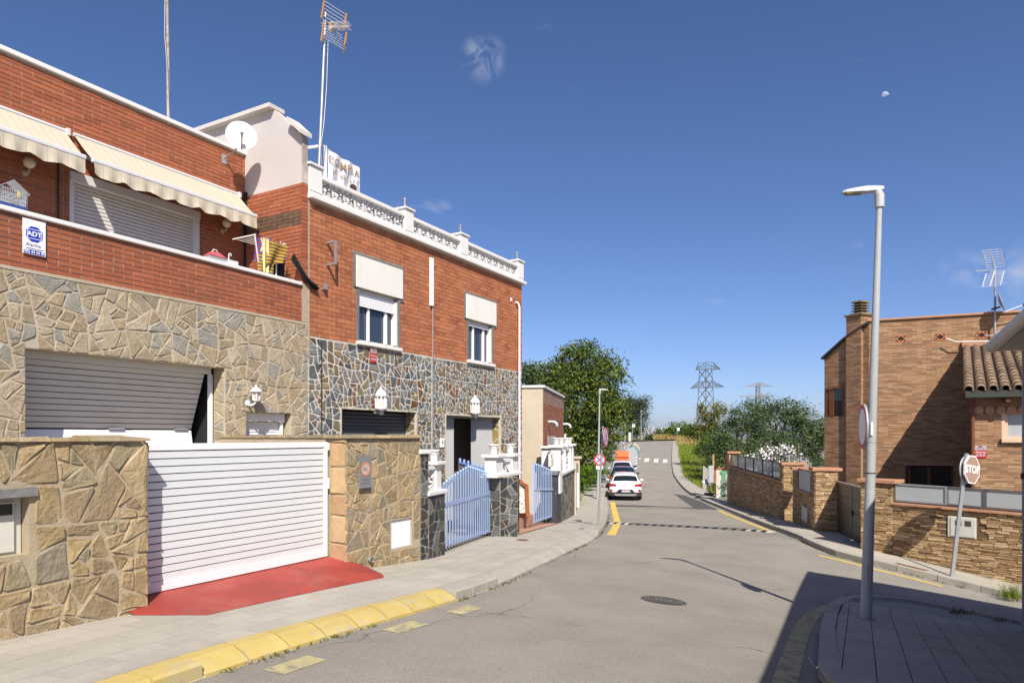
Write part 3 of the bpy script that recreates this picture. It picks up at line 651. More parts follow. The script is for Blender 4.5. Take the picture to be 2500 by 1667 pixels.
# ---- awnings (cream canvas with fine brown stripes)
m_canvas = M('cream_canvas', (.50, .445, .35), .85, .06, 3, .15, 200)
nt = m_canvas.node_tree; N, L = nt.nodes, nt.links
bs = N['Principled BSDF']; src = bs.inputs['Base Color'].links[0].from_socket
tcn = N.new('ShaderNodeTexCoord'); sx = N.new('ShaderNodeSeparateXYZ'); L.new(tcn.outputs['Object'], sx.inputs[0])
wv = N.new('ShaderNodeMath'); wv.operation = 'MULTIPLY'; wv.inputs[1].default_value = 7.0; fr = N.new('ShaderNodeMath'); fr.operation = 'FRACT'; L.new(sx.outputs['X'], wv.inputs[0]); L.new(wv.outputs[0], fr.inputs[0])
cmpn = N.new('ShaderNodeMath'); cmpn.operation = 'LESS_THAN'; cmpn.inputs[1].default_value = .07; L.new(fr.outputs[0], cmpn.inputs[0])
mxn = N.new('ShaderNodeMix'); mxn.data_type = 'RGBA'; mxn.inputs[7].default_value = (.39, .33, .24, 1); L.new(cmpn.outputs[0], mxn.inputs[0]); L.new(src, mxn.inputs[6]); L.new(mxn.outputs[2], bs.inputs['Base Color'])
def awning(s0, s1, seed, label):
    rg = random.Random(seed); yw, yf, zw, zf = DU-.05, 11.05, 4.85, 4.35
    t = thing('awning', label, 'awning', FL, ((s0+s1)/2, yw, zf), 'awnings over the balcony')
    mb = MB(); n = 24
    for i in range(n+1):
        s = s0+(s1-s0)*i/n
        for j in range(5):
            f = j/4; mb.v.append((s, yw+(yf-yw)*f, zw+(zf-zw)*f-.015*math.sin(math.pi*f)+rg.uniform(-.003, .003)))
    mb.f = [(i*5+j, i*5+j+1, i*5+j+6, i*5+j+5) for i in range(n) for j in range(4)]; mb.sm = [True]*len(mb.f)
    part(t, 'canopy', mb, m_canvas, fix=False)
    part(t, 'front_bar', MB().box(s0-.02, s1+.02, yf-.045, yf+.02, zf-.045, zf+.025), m_alu, bevel=.015)
    part(t, 'roller', MB().tube([(s0, yw+.02, zw+.02), (s1, yw+.02, zw+.02)], .035, 8), m_alu)
    vb = MB(); n = 90; sc = .46
    for i in range(n+1):
        s = s0+(s1-s0)*i/n; drop = .19+.055*abs(math.sin(math.pi*(s-s0)/sc))
        for j in range(4):
            f = j/3; vb.v.append((s, yf-.035-.02*f+.022*f*math.sin(s*23+seed)+rg.uniform(-.006, .006)*f, zf-.03-drop*f))
    vb.f = [(i*4+j, i*4+j+1, i*4+j+5, i*4+j+4) for i in range(n) for j in range(3)]; vb.sm = [True]*len(vb.f)
    part(t, 'valance', vb, m_canvas, fix=False)
    for s in (s0+.12, s1-.12): part(t, 'arm', MB().bar((s, yf, zf-.01), (s, yw, zw-.28), .03, .045), m_alu)
    part(t, 'bracket', MB().box(s1+.0, s1+.05, yw-.05, yw+.06, zw-.05, zw+.06), m_alu)
awning(6.13, 9.27, 3, 'long cream striped awning above the wide shuttered window')
awning(2.9, 6.0, 9, 'cream striped awning cut off by the edge of the photograph')
# ---- globe lights under the awnings
def globe(px, py, label):
    s, z = FL.ray(px, py, DU-.12); t = thing('globe_light', label, 'wall light', FL, (s, DU, z), 'globe lights on the balcony wall')
    part(t, 'globe', MB().lathe([(.001,-.085),(.05,-.07),(.08,-.03),(.085,.0),(.08,.03),(.05,.07),(.001,.085)], (s, DU-.13, z), 14), M('opal_glass', (.7,.62,.5), .25, .05))
    part(t, 'arm', MB().tube([(s, DU, z-.13), (s, DU-.13, z-.13), (s, DU-.13, z-.06)], .014, 6).lathe([(.001,0),(.05,0),(.05,.02),(.001,.02)], (s, DU-.02, z-.13), 10, 'y'), m_rust)
globe(71, 398, 'opal globe wall light under the awning nearest the photograph edge')
globe(553, 546, 'opal globe wall light beside the party wall under the long awning')
# ---- alarm-company sign on the balcony front
m_blue = M('sign_blue', (.012, .03, .42), .4, .04); m_signw = M('sign_white', (.78, .79, .8), .4, .03); m_ink = M('dark_ink', (.03, .035, .09), .5, 0)
s_a, z_a = FL.ray(55.5, 528, DF-.03); s_b, z_b = FL.ray(111.5, 603, DF-.03); z_a = 2.86; z_b = z_a-.46; sc_ = (s_b+s_a)/2; W_ = s_b-s_a
t = thing('alarm_sign', 'white alarm sign with blue octagon on the balcony front', 'sign', FL, (sc_, DF-.02, z_b))
ys = DF-.03
part(t, 'plate', MB().box(s_a, s_b, ys, ys+.008, z_b, z_a), m_signw)
f_ = lambda o: (lambda x, y: (sc_+x, ys-o, y))
zo = z_a-.19; rr = W_*.36
oc = [(sc_+rr*1.08*math.cos(R(22.5+45*k)), zo+rr*1.08*math.sin(R(22.5+45*k))) for k in range(8)]
part(t, 'octagon', MB().poly(oc, lambda p: (p[0], ys-.003, p[1]), lambda p: (p[0], ys, p[1])), m_blue)
b0, b1 = .86*rr, .06
fr_ = MB()
for (a, b, c, d) in ((-b0,b0,.057,.065),(-b0,b0,-.065,-.057),(-b0,-b0+.007,-.065,.065),(b0-.007,b0,-.065,.065)): fr_.box(sc_+a, sc_+b, ys-.006, ys-.003, zo+c, zo+d)
part(t, 'letter_frame', fr_, m_signw)
part(t, 'lettering', textmb('ADT', rr*.86, lambda x, y: (sc_+x, ys-.005, zo+y), bold=.003), m_signw, fix=False)
part(t, 'lettering', textmb('Alarma', .062, lambda x, y: (sc_-.012+x, ys-.003, z_b+.125+y)), m_ink, fix=False)
part(t, 'underline', MB().box(sc_-.1, sc_+.11, ys-.003, ys, z_b+.074, z_b+.08).box(sc_-.07, sc_+.08, ys-.003, ys, z_b+.056, z_b+.06), m_ink)
part(t, 'number_band', MB().box(s_a+.012, s_b-.012, ys-.003, ys, z_b+.008, z_b+.05), m_blue)
part(t, 'lettering', textmb('902 44 44 40', .046, lambda x, y: (sc_+x, ys-.005, z_b+.029+y), bold=.001), m_signw, fix=False)
# ---- birdcage standing on the coping
m_wire = M('cage_wire', (.5, .52, .55), .5, .1, metal=.3); m_cblue = M('cage_blue', (.04, .08, .25), .5, .05)
cs, cz = FL.ray(25, 510, DF+.07)[0], ZC
t = thing('bird_cage', 'wire birdcage with a pitched roof standing on the balcony coping', 'birdcage', FL, (cs, DF+.07, cz))
part(t, 'tray', MB().box(cs-.16, cs+.16, DF-.03, DF+.17, cz, cz+.045), m_cblue)
for sdx in range(17):
    x = cs-.155+.31*sdx/16; part(t, 'wire', MB().bar((x, DF-.025, cz+.04), (x, DF-.025, cz+.24), .005), m_wire); 
wb = MB()
for sdx in range(9):
    for xx in (cs-.155, cs+.155): y = DF-.025+.19*sdx/8; wb.bar((xx, y, cz+.04), (xx, y, cz+.24), .005)
for sdx in range(17): wb.bar((cs-.155+.31*sdx/16, DF+.165, cz+.04), (cs-.155+.31*sdx/16, DF+.165, cz+.24), .005)
for zz in (.1, .17, .24):
    for yy in (DF-.025, DF+.165): wb.bar((cs-.155, yy, cz+zz), (cs+.155, yy, cz+zz), .006)
part(t, 'side_wires', wb, m_wire)
rf = MB()
for k in range(10): 
    y = DF-.03+.2*k/9
    rf.bar((cs-.19, y, cz+.22), (cs, y, cz+.36), .006); rf.bar((cs+.19, y, cz+.22), (cs, y, cz+.36), .006)
part(t, 'roof', rf, m_wire)
part(t, 'feeder', MB().box(cs+.06, cs+.14, DF-.02, DF+.04, cz+.05, cz+.13).box(cs-.14, cs-.05, DF-.02, DF+.04, cz+.05, cz+.12), m_wire)
solo('canary', 'small yellow bird perched inside the wire birdcage', 'bird', MB().lathe([(.001,-.05),(.018,-.035),(.028,0),(.022,.03),(.018,.045),(.012,.06),(.001,.066)], (0,0,0), 10).add([(-.004,.01,-.04),(.004,.01,-.04),(0,.03,-.1)], [(0,1,2)]).add([(-.004,-.016,.05),(.004,-.016,.05),(0,-.034,.046)], [(0,1,2)]), M('yellow_feather', (.6,.42,.05), .8), FL, (0,0,0)).location = FL.w(cs+.09, DF+.05, cz+.2)
# ---- pet carrier / toys further along the coping
ps_, pz_ = FL.ray(525, 625, DF+.08)[0], ZC
t = thing('pet_carrier', 'clear plastic pet box with pink roof on the balcony coping', 'pet box', FL, (ps_, DF+.08, ZC))
m_pink = M('pink_plastic', (.55,.12,.14), .4, .1, alpha=.8); m_clear = M('cloudy_plastic', (.6,.6,.62), .3, .05, alpha=.55)
part(t, 'tub', MB().box(ps_-.16, ps_+.16, DF-.01, DF+.17, ZC, ZC+.07), m_clear)
part(t, 'lid', MB().hexa([(ps_-.17,DF-.02,ZC+.071),(ps_+.17,DF-.02,ZC+.071),(ps_+.17,DF+.18,ZC+.071),(ps_-.17,DF+.18,ZC+.071)], [(ps_-.07,DF+.05,ZC+.16),(ps_+.07,DF+.05,ZC+.16),(ps_+.07,DF+.11,ZC+.16),(ps_-.07,DF+.11,ZC+.16)]), m_pink)
part(t, 'handle', MB().tube([(ps_-.06, DF+.08, ZC+.15), (ps_-.03, DF+.08, ZC+.2), (ps_+.03, DF+.08, ZC+.2), (ps_+.06, DF+.08, ZC+.15)], .008, 6), m_signw)
bs_ = FL.ray(560, 640, DF+.08)[0]
t = thing('clothes_peg_basket', 'small white basket with hook on the coping beside the pet box', 'basket', FL, (bs_, DF+.08, ZC))
bk = MB()
for k in range(9): x = bs_-.11+.22*k/8; bk.bar((x, DF+.0, ZC), (x, DF+.0, ZC+.07), .01); bk.bar((x, DF+.15, ZC), (x, DF+.15, ZC+.07), .01)
for z in (.01, .035, .065): bk.box(bs_-.115, bs_+.115, DF-.004, DF+.004, ZC+z, ZC+z+.01).box(bs_-.115, bs_+.115, DF+.146, DF+.154, ZC+z, ZC+z+.01).box(bs_-.118, bs_-.11, DF+.004, DF+.146, ZC+z, ZC+z+.01).box(bs_+.11, bs_+.118, DF+.004, DF+.146, ZC+z, ZC+z+.01)
part(t, 'tub', bk.box(bs_-.11, bs_+.11, DF+.005, DF+.145, ZC, ZC+.008), m_signw); part(t, 'hook', MB().tube([(bs_-.02, DF+.07, ZC+.07), (bs_-.02, DF+.07, ZC+.17), (bs_-.01, DF+.07, ZC+.2), (bs_+.025, DF+.07, ZC+.2), (bs_+.03, DF+.07, ZC+.165)], .009, 6), m_signw)
# ---- satellite dish on the corner of the upper wall
dc = FL.ray(589, 335, DU-.55); ds, dz = dc; dy = DU-.55; Rd = .275
nrm = (FL.w(0, -1, 0)*.80 + FL.w(-1, 0, 0)*.58 + Vector((0, 0, .08))).normalized()
nl_ = Vector((FL.c*nrm.x+FL.s*nrm.y, -FL.s*nrm.x+FL.c*nrm.y, nrm.z)); Mx = nl_.to_track_quat('Z', 'Y').to_matrix()
t = thing('satellite_dish', 'white satellite dish on the corner of the near house below the parapet', 'satellite dish', FL, (ds, dy, dz-.5), 'satellite dishes')
prof = [(.001, 0)]+[(Rd*i/8, .06*(i/8)**2) for i in range(1, 9)]+[(Rd+.01, .06), (Rd+.01, .05), (Rd*.9, .035), (.05, -.02), (.001, -.02)]
part(t, 'reflector', MB().lathe(prof, (ds, dy, dz), 36, mat=Mx), M('dish_white', (.74,.74,.72), .5, .06, 3))
lnb = Vector((ds, dy, dz))+nl_*.30+Vector((0,0,-.02)); ft = Vector((ds, dy, dz))+Mx@Vector((0, -Rd, .04)) if (Mx@Vector((0,-1,0))).z < 0 else Vector((ds, dy, dz))+Mx@Vector((0, Rd, .06))
part(t, 'arm', MB().tube([ft, lnb], .016, 8), m_rust)
part(t, 'feed', MB().tube([lnb, lnb-nl_*.11], .035, 10), m_galv)
part(t, 'bracket', MB().tube([Vector((ds, dy, dz))-nl_*.03, Vector((ds+.03, dy+.2, dz-.2)), (ds+.03, DU, dz-.3)], .018, 8).box(ds-.03, ds+.09, DU-.02, DU-.012, dz-.4, dz-.22), m_galv)
# ---- tall antenna mast on the near roof, its top out of the picture
ap = FL.ray(412, 286, DU+.5)
t = thing('antenna_mast', 'slim rusty antenna mast on the near roof reaching out of the photograph', 'antenna', FL, (ap[0], DU+.5, ZT-.45), 'television antennas')
part(t, 'pole', MB().tube([(ap[0], DU+.5, ZT-.45), (ap[0]-.02, DU+.5, 7.4), (ap[0]-.06, DU+.5, 9.6)], [.03, .028, .022], 10), m_rust)
part(t, 'cable', MB().tube([(ap[0]-.02, DU+.45, ZT+.2), (ap[0]-.06, DU+.45, 6.9), (ap[0]-.11, DU+.46, 7.6), (ap[0]-.1, DU+.46, 8.5), (ap[0]-.06, DU+.47, 9.5)], .009, 5), m_galv)
part(t, 'boom', MB().bar((ap[0]+.05, DU+.5, 8.93), (ap[0]+.6, DU+.35, 8.93), .02).bar((ap[0]+.6, DU+.35, 8.93), (ap[0]+.6, DU+.35, 8.78), .03), m_rust)
# ---- drying rack and washing
m_rack = M('rack_plastic', (.72,.68,.6), .5, .05); rs, rz = FL.ray(640, 605, DF+.12)
t = thing('drying_rack', 'white concertina drying rack fixed above the balcony coping', 'drying rack', FL, (rs, DF+.1, ZC))
xa, xb = FL.ray(596, 600, DF+.3)[0], FL.ray(698, 600, DF+.0)[0]; zr = FL.ray(690, 600, DF)[1]-.02
rb = MB()
for k in range(7):
    x = xb-.56+.085*k; rb.bar((x, DF+.02, zr+.05), (x+.085, DF+.02, zr-.2), .014, .022); rb.bar((x+.085, DF+.02, zr+.05), (x, DF+.02, zr-.2), .014, .022)
part(t, 'lattice', rb, m_rack)
lb = MB()
for k in range(5): lb.tube([(xa, DF+.5-.1*k, zr+.05), (xb, DF+.45-.1*k, zr+.05)], .006, 5)
part(t, 'line', lb, m_rack)
part(t, 'end_frame', MB().bar((xa, DF+.0, zr+.07), (xa, DF+.6, zr+.07), .02).bar((xa, DF+.02, zr+.07), (xa+.08, DF+.02, zr-.4), .018).bar((xb, DF+.0, zr+.07), (xb, DF+.5, zr+.07), .02), m_rack)
part(t, 'foot', MB().bar((xa+.55, DF+.1, ZC), (xa+.57, DF+.1, zr+.05), .022), m_rack)
def cloth(name, label, x0, x1, top, bot, y, mat, seed, flare=0.0, wav=.03, path=None, n=16, m=10):
    rg = random.Random(seed); mb = MB(); ph = rg.uniform(0, 6)
    for i in range(n+1):
        u = i/n
        for j in range(m+1):
            v = j/m; x = x0+(x1-x0)*u+flare*v*(.4+u); zt = top+(bot-top)*v; yy = y-.02+wav*math.sin(u*9+ph+v*2)*(.2+v)+rg.uniform(-.004, .004)
            if path: x, zt, yy = path(u, v, x, zt, yy)
            mb.v.append((x, yy, zt))
    mb.f = [(i*(m+1)+j, i*(m+1)+j+1, (i+1)*(m+1)+j+1, (i+1)*(m+1)+j) for i in range(n) for j in range(m)]; mb.sm = [True]*len(mb.f)
    o = solo(name, label, 'laundry', mb, mat, FL, (x0, y, bot), 'washing on the drying rack', fix=False); return o
def stripes_mat(name, c1, c2, k, axis):
    m = M(name, c1, .9, .1, 6); nt = m.node_tree; N, L = nt.nodes, nt.links; b = N['Principled BSDF']; src = b.inputs['Base Color'].links[0].from_socket
    tcn = N.new('ShaderNodeTexCoord'); sp = N.new('ShaderNodeSeparateXYZ'); L.new(tcn.outputs['Object'], sp.inputs[0]); a = N.new('ShaderNodeMath'); a.operation = 'MULTIPLY'; a.inputs[1].default_value = k; L.new(sp.outputs[axis], a.inputs[0])
    f = N.new('ShaderNodeMath'); f.operation = 'FRACT'; L.new(a.outputs[0], f.inputs[0]); c = N.new('ShaderNodeMath'); c.operation = 'LESS_THAN'; c.inputs[1].default_value = .45; L.new(f.outputs[0], c.inputs[0])
    x = N.new('ShaderNodeMix'); x.data_type = 'RGBA'; x.inputs[7].default_value = c2+(1,); L.new(c.outputs[0], x.inputs[0]); L.new(src, x.inputs[6]); L.new(x.outputs[2], b.inputs['Base Color']); return m
m_yr = stripes_mat('yellow_maroon_stripe', (.40,.29,.035), (.13,.045,.045), 16, 2); m_rb = stripes_mat('red_blue_stripe', (.30,.03,.04), (.05,.09,.35), 14, 2)
m_bk = M('black_cloth', (.012,.012,.014), .95, .2, 6); m_cream = M('cream_cloth', (.68,.52,.27), .9, .1)
ztop = zr+.05
cloth('striped_shirt', 'red and blue striped garment pegged at the house end of the drying rack', xa+.02, xa+.34, ztop, ztop-.42, DF+.06, m_rb, 2)
cloth('yellow_towel', 'pale yellow cloth hanging in front of the striped washing', xa+.15, xa+.27, ztop, ztop-.62, DF+.0, m_cream, 3)
cloth('striped_flag', 'yellow and maroon striped cloth draped across the drying rack', xa+.28, xa+.72, ztop, ztop-.34, DF-.01, m_yr, 4, path=lambda u, v, x, z, y: (x-.1*v, z-.12*(1-u)*v-.02, y))
cloth('striped_bib', 'yellow and maroon striped garment hanging lowest over the coping', xa+.06, xa+.4, ztop-.3, ztop-.62, DF+.03, m_yr, 8)
cloth('black_shirt', 'black garment hanging behind the striped cloth', xa+.42, xa+.86, ztop-.02, ZC+.0, DF+.2, m_bk, 5, wav=.04)
o = cloth('black_sleeve_shirt', 'long black garment blown sideways off the drying rack', xa+.72, xa+.9, ztop, ztop-.6, DF-.02, m_bk, 6, path=lambda u, v, x, z, y: (xa+.78+.08*u*(1-v)+.66*v, ztop-.1-.52*math.sin(v*1.5)-.16*(1-u)*(1-.3*v), y-.05*v))
pc = MB()
pegs = [(.05,(.2,.1,.5),'violet peg at the house end of the drying rack'),(.16,(.05,.05,.1),'dark peg holding the pale yellow cloth'),(.3,(.1,.4,.45),'turquoise peg between the striped cloths'),(.4,(.06,.08,.45),'blue peg at the top of the striped flag cloth'),(.62,(.6,.4,.6),'pink peg near the white concertina lattice'),(.7,(.7,.5,.4),'peach peg nearest the white concertina lattice')]
for i, (dx, c, lab) in enumerate(pegs): solo('clothes_peg', lab, 'clothes peg', MB().bar((xa+dx, DF+.05, ztop-.02), (xa+dx-.012, DF+.045, ztop+.06), .012, .02), M('peg_%d' % i, c, .5), FL, (xa+dx, DF+.05, ztop), 'pegs on the drying rack')

# ---- lanterns
m_lglass = M('lantern_glass', (.55,.52,.45), .15, .1, 4, spec=.6)
def lantern_small(s, z, label):
    t = thing('wall_lantern', label, 'wall lantern', FL, (s, DF, z-.2), 'white wall lanterns')
    y = DF-.16
    part(t, 'arm', MB().tube([(s-.05, DF, z-.16), (s-.06, DF-.07, z-.2), (s-.03, DF-.14, z-.18), (s, y, z-.13)], .018, 8).lathe([(.001,-.02),(.055,-.015),(.055,.01),(.001,.01)], (s-.05, DF-.005, z-.16), 10, 'y'), m_whitew)
    part(t, 'glass', MB().lathe([(.055,-.11),(.085,.04)], (s, y, z), 6, smooth=False), m_lglass)
    part(t, 'cage', MB().lathe([(.001,-.14),(.03,-.13),(.06,-.115),(.06,-.105),(.055,-.105)], (s, y, z), 6, smooth=False).lathe([(.085,.035),(.115,.04),(.1,.055),(.05,.11),(.03,.12),(.014,.13),(.014,.16),(.001,.165)], (s, y, z), 12), m_whitew)
    ri = MB()
    for k in range(6): a = math.pi/3*k; ri.bar((s+.056*math.cos(a), y+.056*math.sin(a), z-.11), (s+.087*math.cos(a), y+.087*math.sin(a), z+.04), .01)
    part(t, 'ribs', ri, m_whitew)
ls, lz = FL.ray(625, 962, DF-.16); lantern_small(ls, lz, 'white coach lantern on the beige stone above the small shutter')
def lantern_big(px, py, label):
    s, z = FL.ray(px, py, DF-.16); t = thing('wall_lantern', label, 'wall lantern', FL, (s, DF, z-.3), 'white wall lanterns'); y = DF-.16; r = .125
    part(t, 'bracket', MB().lathe([(.03,-.32),(.06,-.3),(.075,-.22),(.12,-.19),(.001,-.185)], (s, y, z), 12).box(s-.05, s+.05, y, DF, z-.28, z-.22), m_galv)
    part(t, 'glass', MB().lathe([(.09,-.17),(.09,.1)], (s, y, z), 8, smooth=False), m_lglass)
    ri = MB().lathe([(.001,-.18),(r,-.18),(r,-.15),(.09,-.15)], (s, y, z), 8, smooth=False).lathe([(.09,.08),(r,.08),(r+.012,.11),(r*.9,.17),(r*.5,.23),(.03,.25),(.02,.3),(.001,.3)], (s, y, z), 12)
    for k in range(8): a = math.pi/4*k; ri.bar((s+.112*math.cos(a), y+.112*math.sin(a), z-.16), (s+.112*math.cos(a), y+.112*math.sin(a), z+.09), .024)
    part(t, 'cage', ri, m_whitew)
lantern_big(930, 978, 'large white lantern over the grey garage shutter')
lantern_big(1160, 992, 'large white lantern over the folding door')
# ================================================================== second terrace house: brick over dark crazy stone, white roof balustrade
SA, SB = 9.64, 18.34; ZB2, ZK = 1.955, 4.62
h2 = thing('terrace_house', 'orange brick house with dark crazy stone cladding and white lattice roof balustrade', 'house', FL, (14, 10.6, -2.2))
m_dstone = M('slate_mix', (.2,.2,.2), .7, .3, 7, .6, 30, cols=['#666a6c','#75787a','#6b5c46','#7d725c','#585d60','#858078','#6d4b32','#6c7072','#8a7858','#4c5052','#7c7e7e','#74624a'], rnd=.2, dirt=[((.22,.1,.04), 5, .6, .72), ((.3,.3,.28), 7, .6, .8)], bdist=.03, spec=.4)
m_dmort = M('pale_mortar', (.54, .50, .43), .95, .1, 5, .3, 60)
m_trim = M('slate_trim', (.16, .16, .155), .8, .35, 14, .4, 60)
m_panel = M('stained_white_panel', (.72, .70, .64), .8, .06, 3, .1, 60, dirt=[((.42,.33,.23), 2.4, .66, .78)], stretch=(1,1,.25))
m_balw = M('balustrade_white', (.70, .69, .67), .7, .04, 3, .12, 50, dirt=[((.62,.6,.55), 3.2, .62, .8)])
w1 = (11.07, 12.37, 2.02, 3.16); w2 = (15.34, 16.56, 2.03, 3.13)
gw = (10.55, 13.06, -3, .56); gd2 = (14.30, 17.02, -3, .53)
part(h2, 'wall', MB().holed([[(SA,ZB2),(SB,ZB2),(SB,ZK),(SA,ZK)], [(w1[0],w1[2]),(w1[1],w1[2]),(w1[1],w1[3]),(w1[0],w1[3])], [(w2[0],w2[2]),(w2[1],w2[2]),(w2[1],w2[3]),(w2[0],w2[3])]], lambda p: (p[0], DF, p[1]), lambda p: (p[0], DF+.3, p[1])), m_bmort)
part(h2, 'stone_bedding', MB().holed([[(SA,-2.6),(gw[0],-2.6),(gw[0],gw[3]),(gw[1],gw[3]),(gw[1],-2.6),(gd2[0],-2.6),(gd2[0],gd2[3]),(gd2[1],gd2[3]),(gd2[1],-2.6),(SB,-2.6),(SB,ZB2-.001),(SA,ZB2-.001)]], lambda p: (p[0], DF-.002, p[1]), lambda p: (p[0], DF+.3, p[1])), m_dmort)
hb = [(10.90, 12.57, 3.15, 3.89), (15.13, 16.8, 3.12, 3.835), (w1[0]-.07, w1[1]+.07, 1.9, 3.2), (w2[0]-.07, w2[1]+.07, 1.9, 3.2)]
kk = bricks(h2, brick_list(SA+.03, SB, ZB2+.004, ZK-.01, .275, .094, .013, hb), DF, m_brick2, .008, 300, key=lambda b: b[0]-.2*b[2])
part(h2, 'party_joint', MB().box(SA-.015, SA+.025, DF-.018, DF+.05, ZB2-.4, ZK+.1), m_bmort)
cs_ = cells(SA, 13.68, -1.2, ZB2-.02, .19, .026, [gw], 21) + cells(13.72, SB, -1.6, ZB2-.02, .16, .025, [gd2], 22)
stones(h2, cs_, fD(DF-.002), m_dstone, .014, 8, 300, .005, key=lambda p: -sum(q[1] for q in p)/len(p)*.15-6*abs(area(p)))
part(h2, 'wall_cable', MB().tube([(13.70, DF-.03, 3.2), (13.70, DF-.03, -1.9)], .013, 6), m_galv)
part(h2, 'wall_cable', MB().tube([(9.97, DF-.03, ZB2-.1), (9.97, DF-.03, -1.9)], .010, 6), m_blackp)
part(h2, 'cable_cover', MB().box(13.58, 13.70, DF-.07, DF-.012, 3.19, 4.37), m_whitew, bevel=.008)
def window2(w, panel, name_seed):
    a, b, c, d = w; pa, pb, pc_, pd = panel
    wn_ = part(h2, 'window', MB().box(a, b, DF+.10, DF+.16, c, c+.05).box(a, b, DF+.10, DF+.16, d-.1, d).box(a, a+.045, DF+.10, DF+.16, c+.051, d-.101).box(b-.06, b, DF+.02, DF+.16, c+.051, d-.101), m_whitew)
    mid = a+(b-a)*.30
    part(wn_, 'sash', MB().box(mid, mid+.06, DF+.08, DF+.13, c+.05, d-.1).box(b-.34, b-.26, DF+.08, DF+.13, c+.05, d-.1), m_whitew, bevel=.005)
    part(wn_, 'pane', MB().box(a+.04, b-.06, DF+.135, DF+.14, c+.05, d-.1), m_glass)
    part(wn_, 'sill', MB().box(a-.08, b+.09, DF-.085, DF+.1, c-.075, c-.003), m_panel, bevel=.006)
    if name_seed == 1:
        for r in range(5):
            z = d-.1-r*.055; part(wn_, 'slat', MB().box(a+.046, b-.062, DF+.045, DF+.06, z-.052, z-.004), m_whitew)
    else: part(wn_, 'slat', MB().box(a+.046, b-.062, DF+.045, DF+.06, d-.16, d-.102), m_whitew)
    tr = MB()
    t0 = .055
    tr.box(pa, pb, DF-.035, DF+.01, pd-t0, pd).box(pa, pa+t0, DF-.035, DF+.01, pc_, pd-t0-.001).box(pb-t0, pb, DF-.035, DF+.01, pc_-.06, pd-t0-.001)
    tr.box(a-.075, a-.005, DF-.03, DF+.02, c, pc_-.001).box(b+.006, b+.075, DF-.03, DF+.02, c, pc_-.061).box(pa+t0+.001, a-.005, DF-.03, DF+.01, pc_, pc_+.05).box(b+.006, pb-t0-.001, DF-.03, DF+.01, pc_-.06, pc_)
    part(wn_, 'stone_trim', tr, m_trim)
    part(wn_, 'lintel_panel', MB().box(pa+t0+.003, pb-t0-.003, DF-.055, DF+.01, pc_+.002, pd-t0-.004), m_panel, label='stained white lintel panel', bevel=.006)
window2(w1, (10.90, 12.57, 3.155, 3.89), 1); window2(w2, (15.13, 16.80, 3.125, 3.835), 2)
# interior backs
part(h2, 'interior', MB().box(w1[0]-.2, w1[1]+.2, DF+.5, DF+.52, 1.9, 3.4).box(w2[0]-.2, w2[1]+.2, DF+.5, DF+.52, 1.9, 3.4).box(14.2, 17.2, DF+1.0, DF+1.02, -2.4, .7).box(14.0, 14.02, DF+.3, DF+3.2, -2.4, .7).box(17.3, 17.32, DF+.3, DF+3.2, -2.4, .7).box(14.0, 17.3, DF+.3, DF+3.2, .7, .72), M('brown_interior', (.2,.16,.135), .9, .1))
part(h2, 'roof', MB().box(SA, SB, DF+.3, DF+9, ZK-.12, ZK-.02).box(SA, SB, DF+9, DF+9.2, -2.4, ZK), m_plast)
# right end wall
part(h2, 'end_wall', MB().box(SB-.25, SB, DF+.301, DF+9, -2.6, ZK-.121), m_plast)
# lower openings
rev = MB().box(gw[0]-.05, gw[1]+.05, DF-.02, DF+.3, gw[3], gw[3]+.04).box(gw[0]-.045, gw[0], DF-.02, DF+.3, -2.2, gw[3]-.001).box(gw[1]+.001, gw[1]+.04, DF-.02, DF+.3, -2.2, gw[3]-.001).box(gd2[0]-.05, gd2[1]+.05, DF-.02, DF+.3, gd2[3], gd2[3]+.045).box(gd2[0]-.05, gd2[0], DF-.02, DF+.3, -2.2, gd2[3]-.001).box(gd2[1]+.001, gd2[1]+.045, DF-.02, DF+.3, -2.2, gd2[3]-.001)
part(h2, 'opening_trim', rev, M('aged_white_trim', (.52,.47,.36), .85, .2, 5))
m_gsh = M('graphite_shutter', (.10,.105,.115), .45, .05, spec=.5)
g2 = part(h2, 'garage_shutter', MB().box(gw[0]+.02, gw[1]-.02, DF+.33, DF+.35, -2.2, gw[3]), m_blk)
for r in range(30):
    z = gw[3]-.01-r*.08; part(g2, 'slat', MB().add([(gw[0]+.02, DF+.315, z-.075), (gw[1]-.02, DF+.315, z-.075), (gw[1]-.02, DF+.29, z-.038), (gw[0]+.02, DF+.29, z-.038), (gw[0]+.02, DF+.315, z), (gw[1]-.02, DF+.315, z)], [(0,1,2,3),(3,2,5,4)]), m_gsh, fix=False)
    if z < -.7: break
# reveal stones on the right of both openings
m_gstone = M('golden_reveal_stone', (.38,.3,.17), .8, .25, 6, .5, 30, cols=['#97845c','#8a7a50','#a08a58','#77704f'], rnd=.15, bdist=.03)
for hx, hz, sd in ((gw[1], gw[3], 71), (gd2[1], gd2[3], 72)):
    part(h2, 'reveal_bedding', MB().box(hx-.006, hx-.001, DF+.0, DF+.29, -2.2, hz-.004), m_dmort)
    stones(h2, cells(DF+.02, DF+.29, -1.6, hz-.03, .27, .016, (), sd), (lambda X: (lambda x, z, o: (X-.006-o, x, z)))(hx), m_gstone, .004, 6, 60, .002, name='reveal_stone')
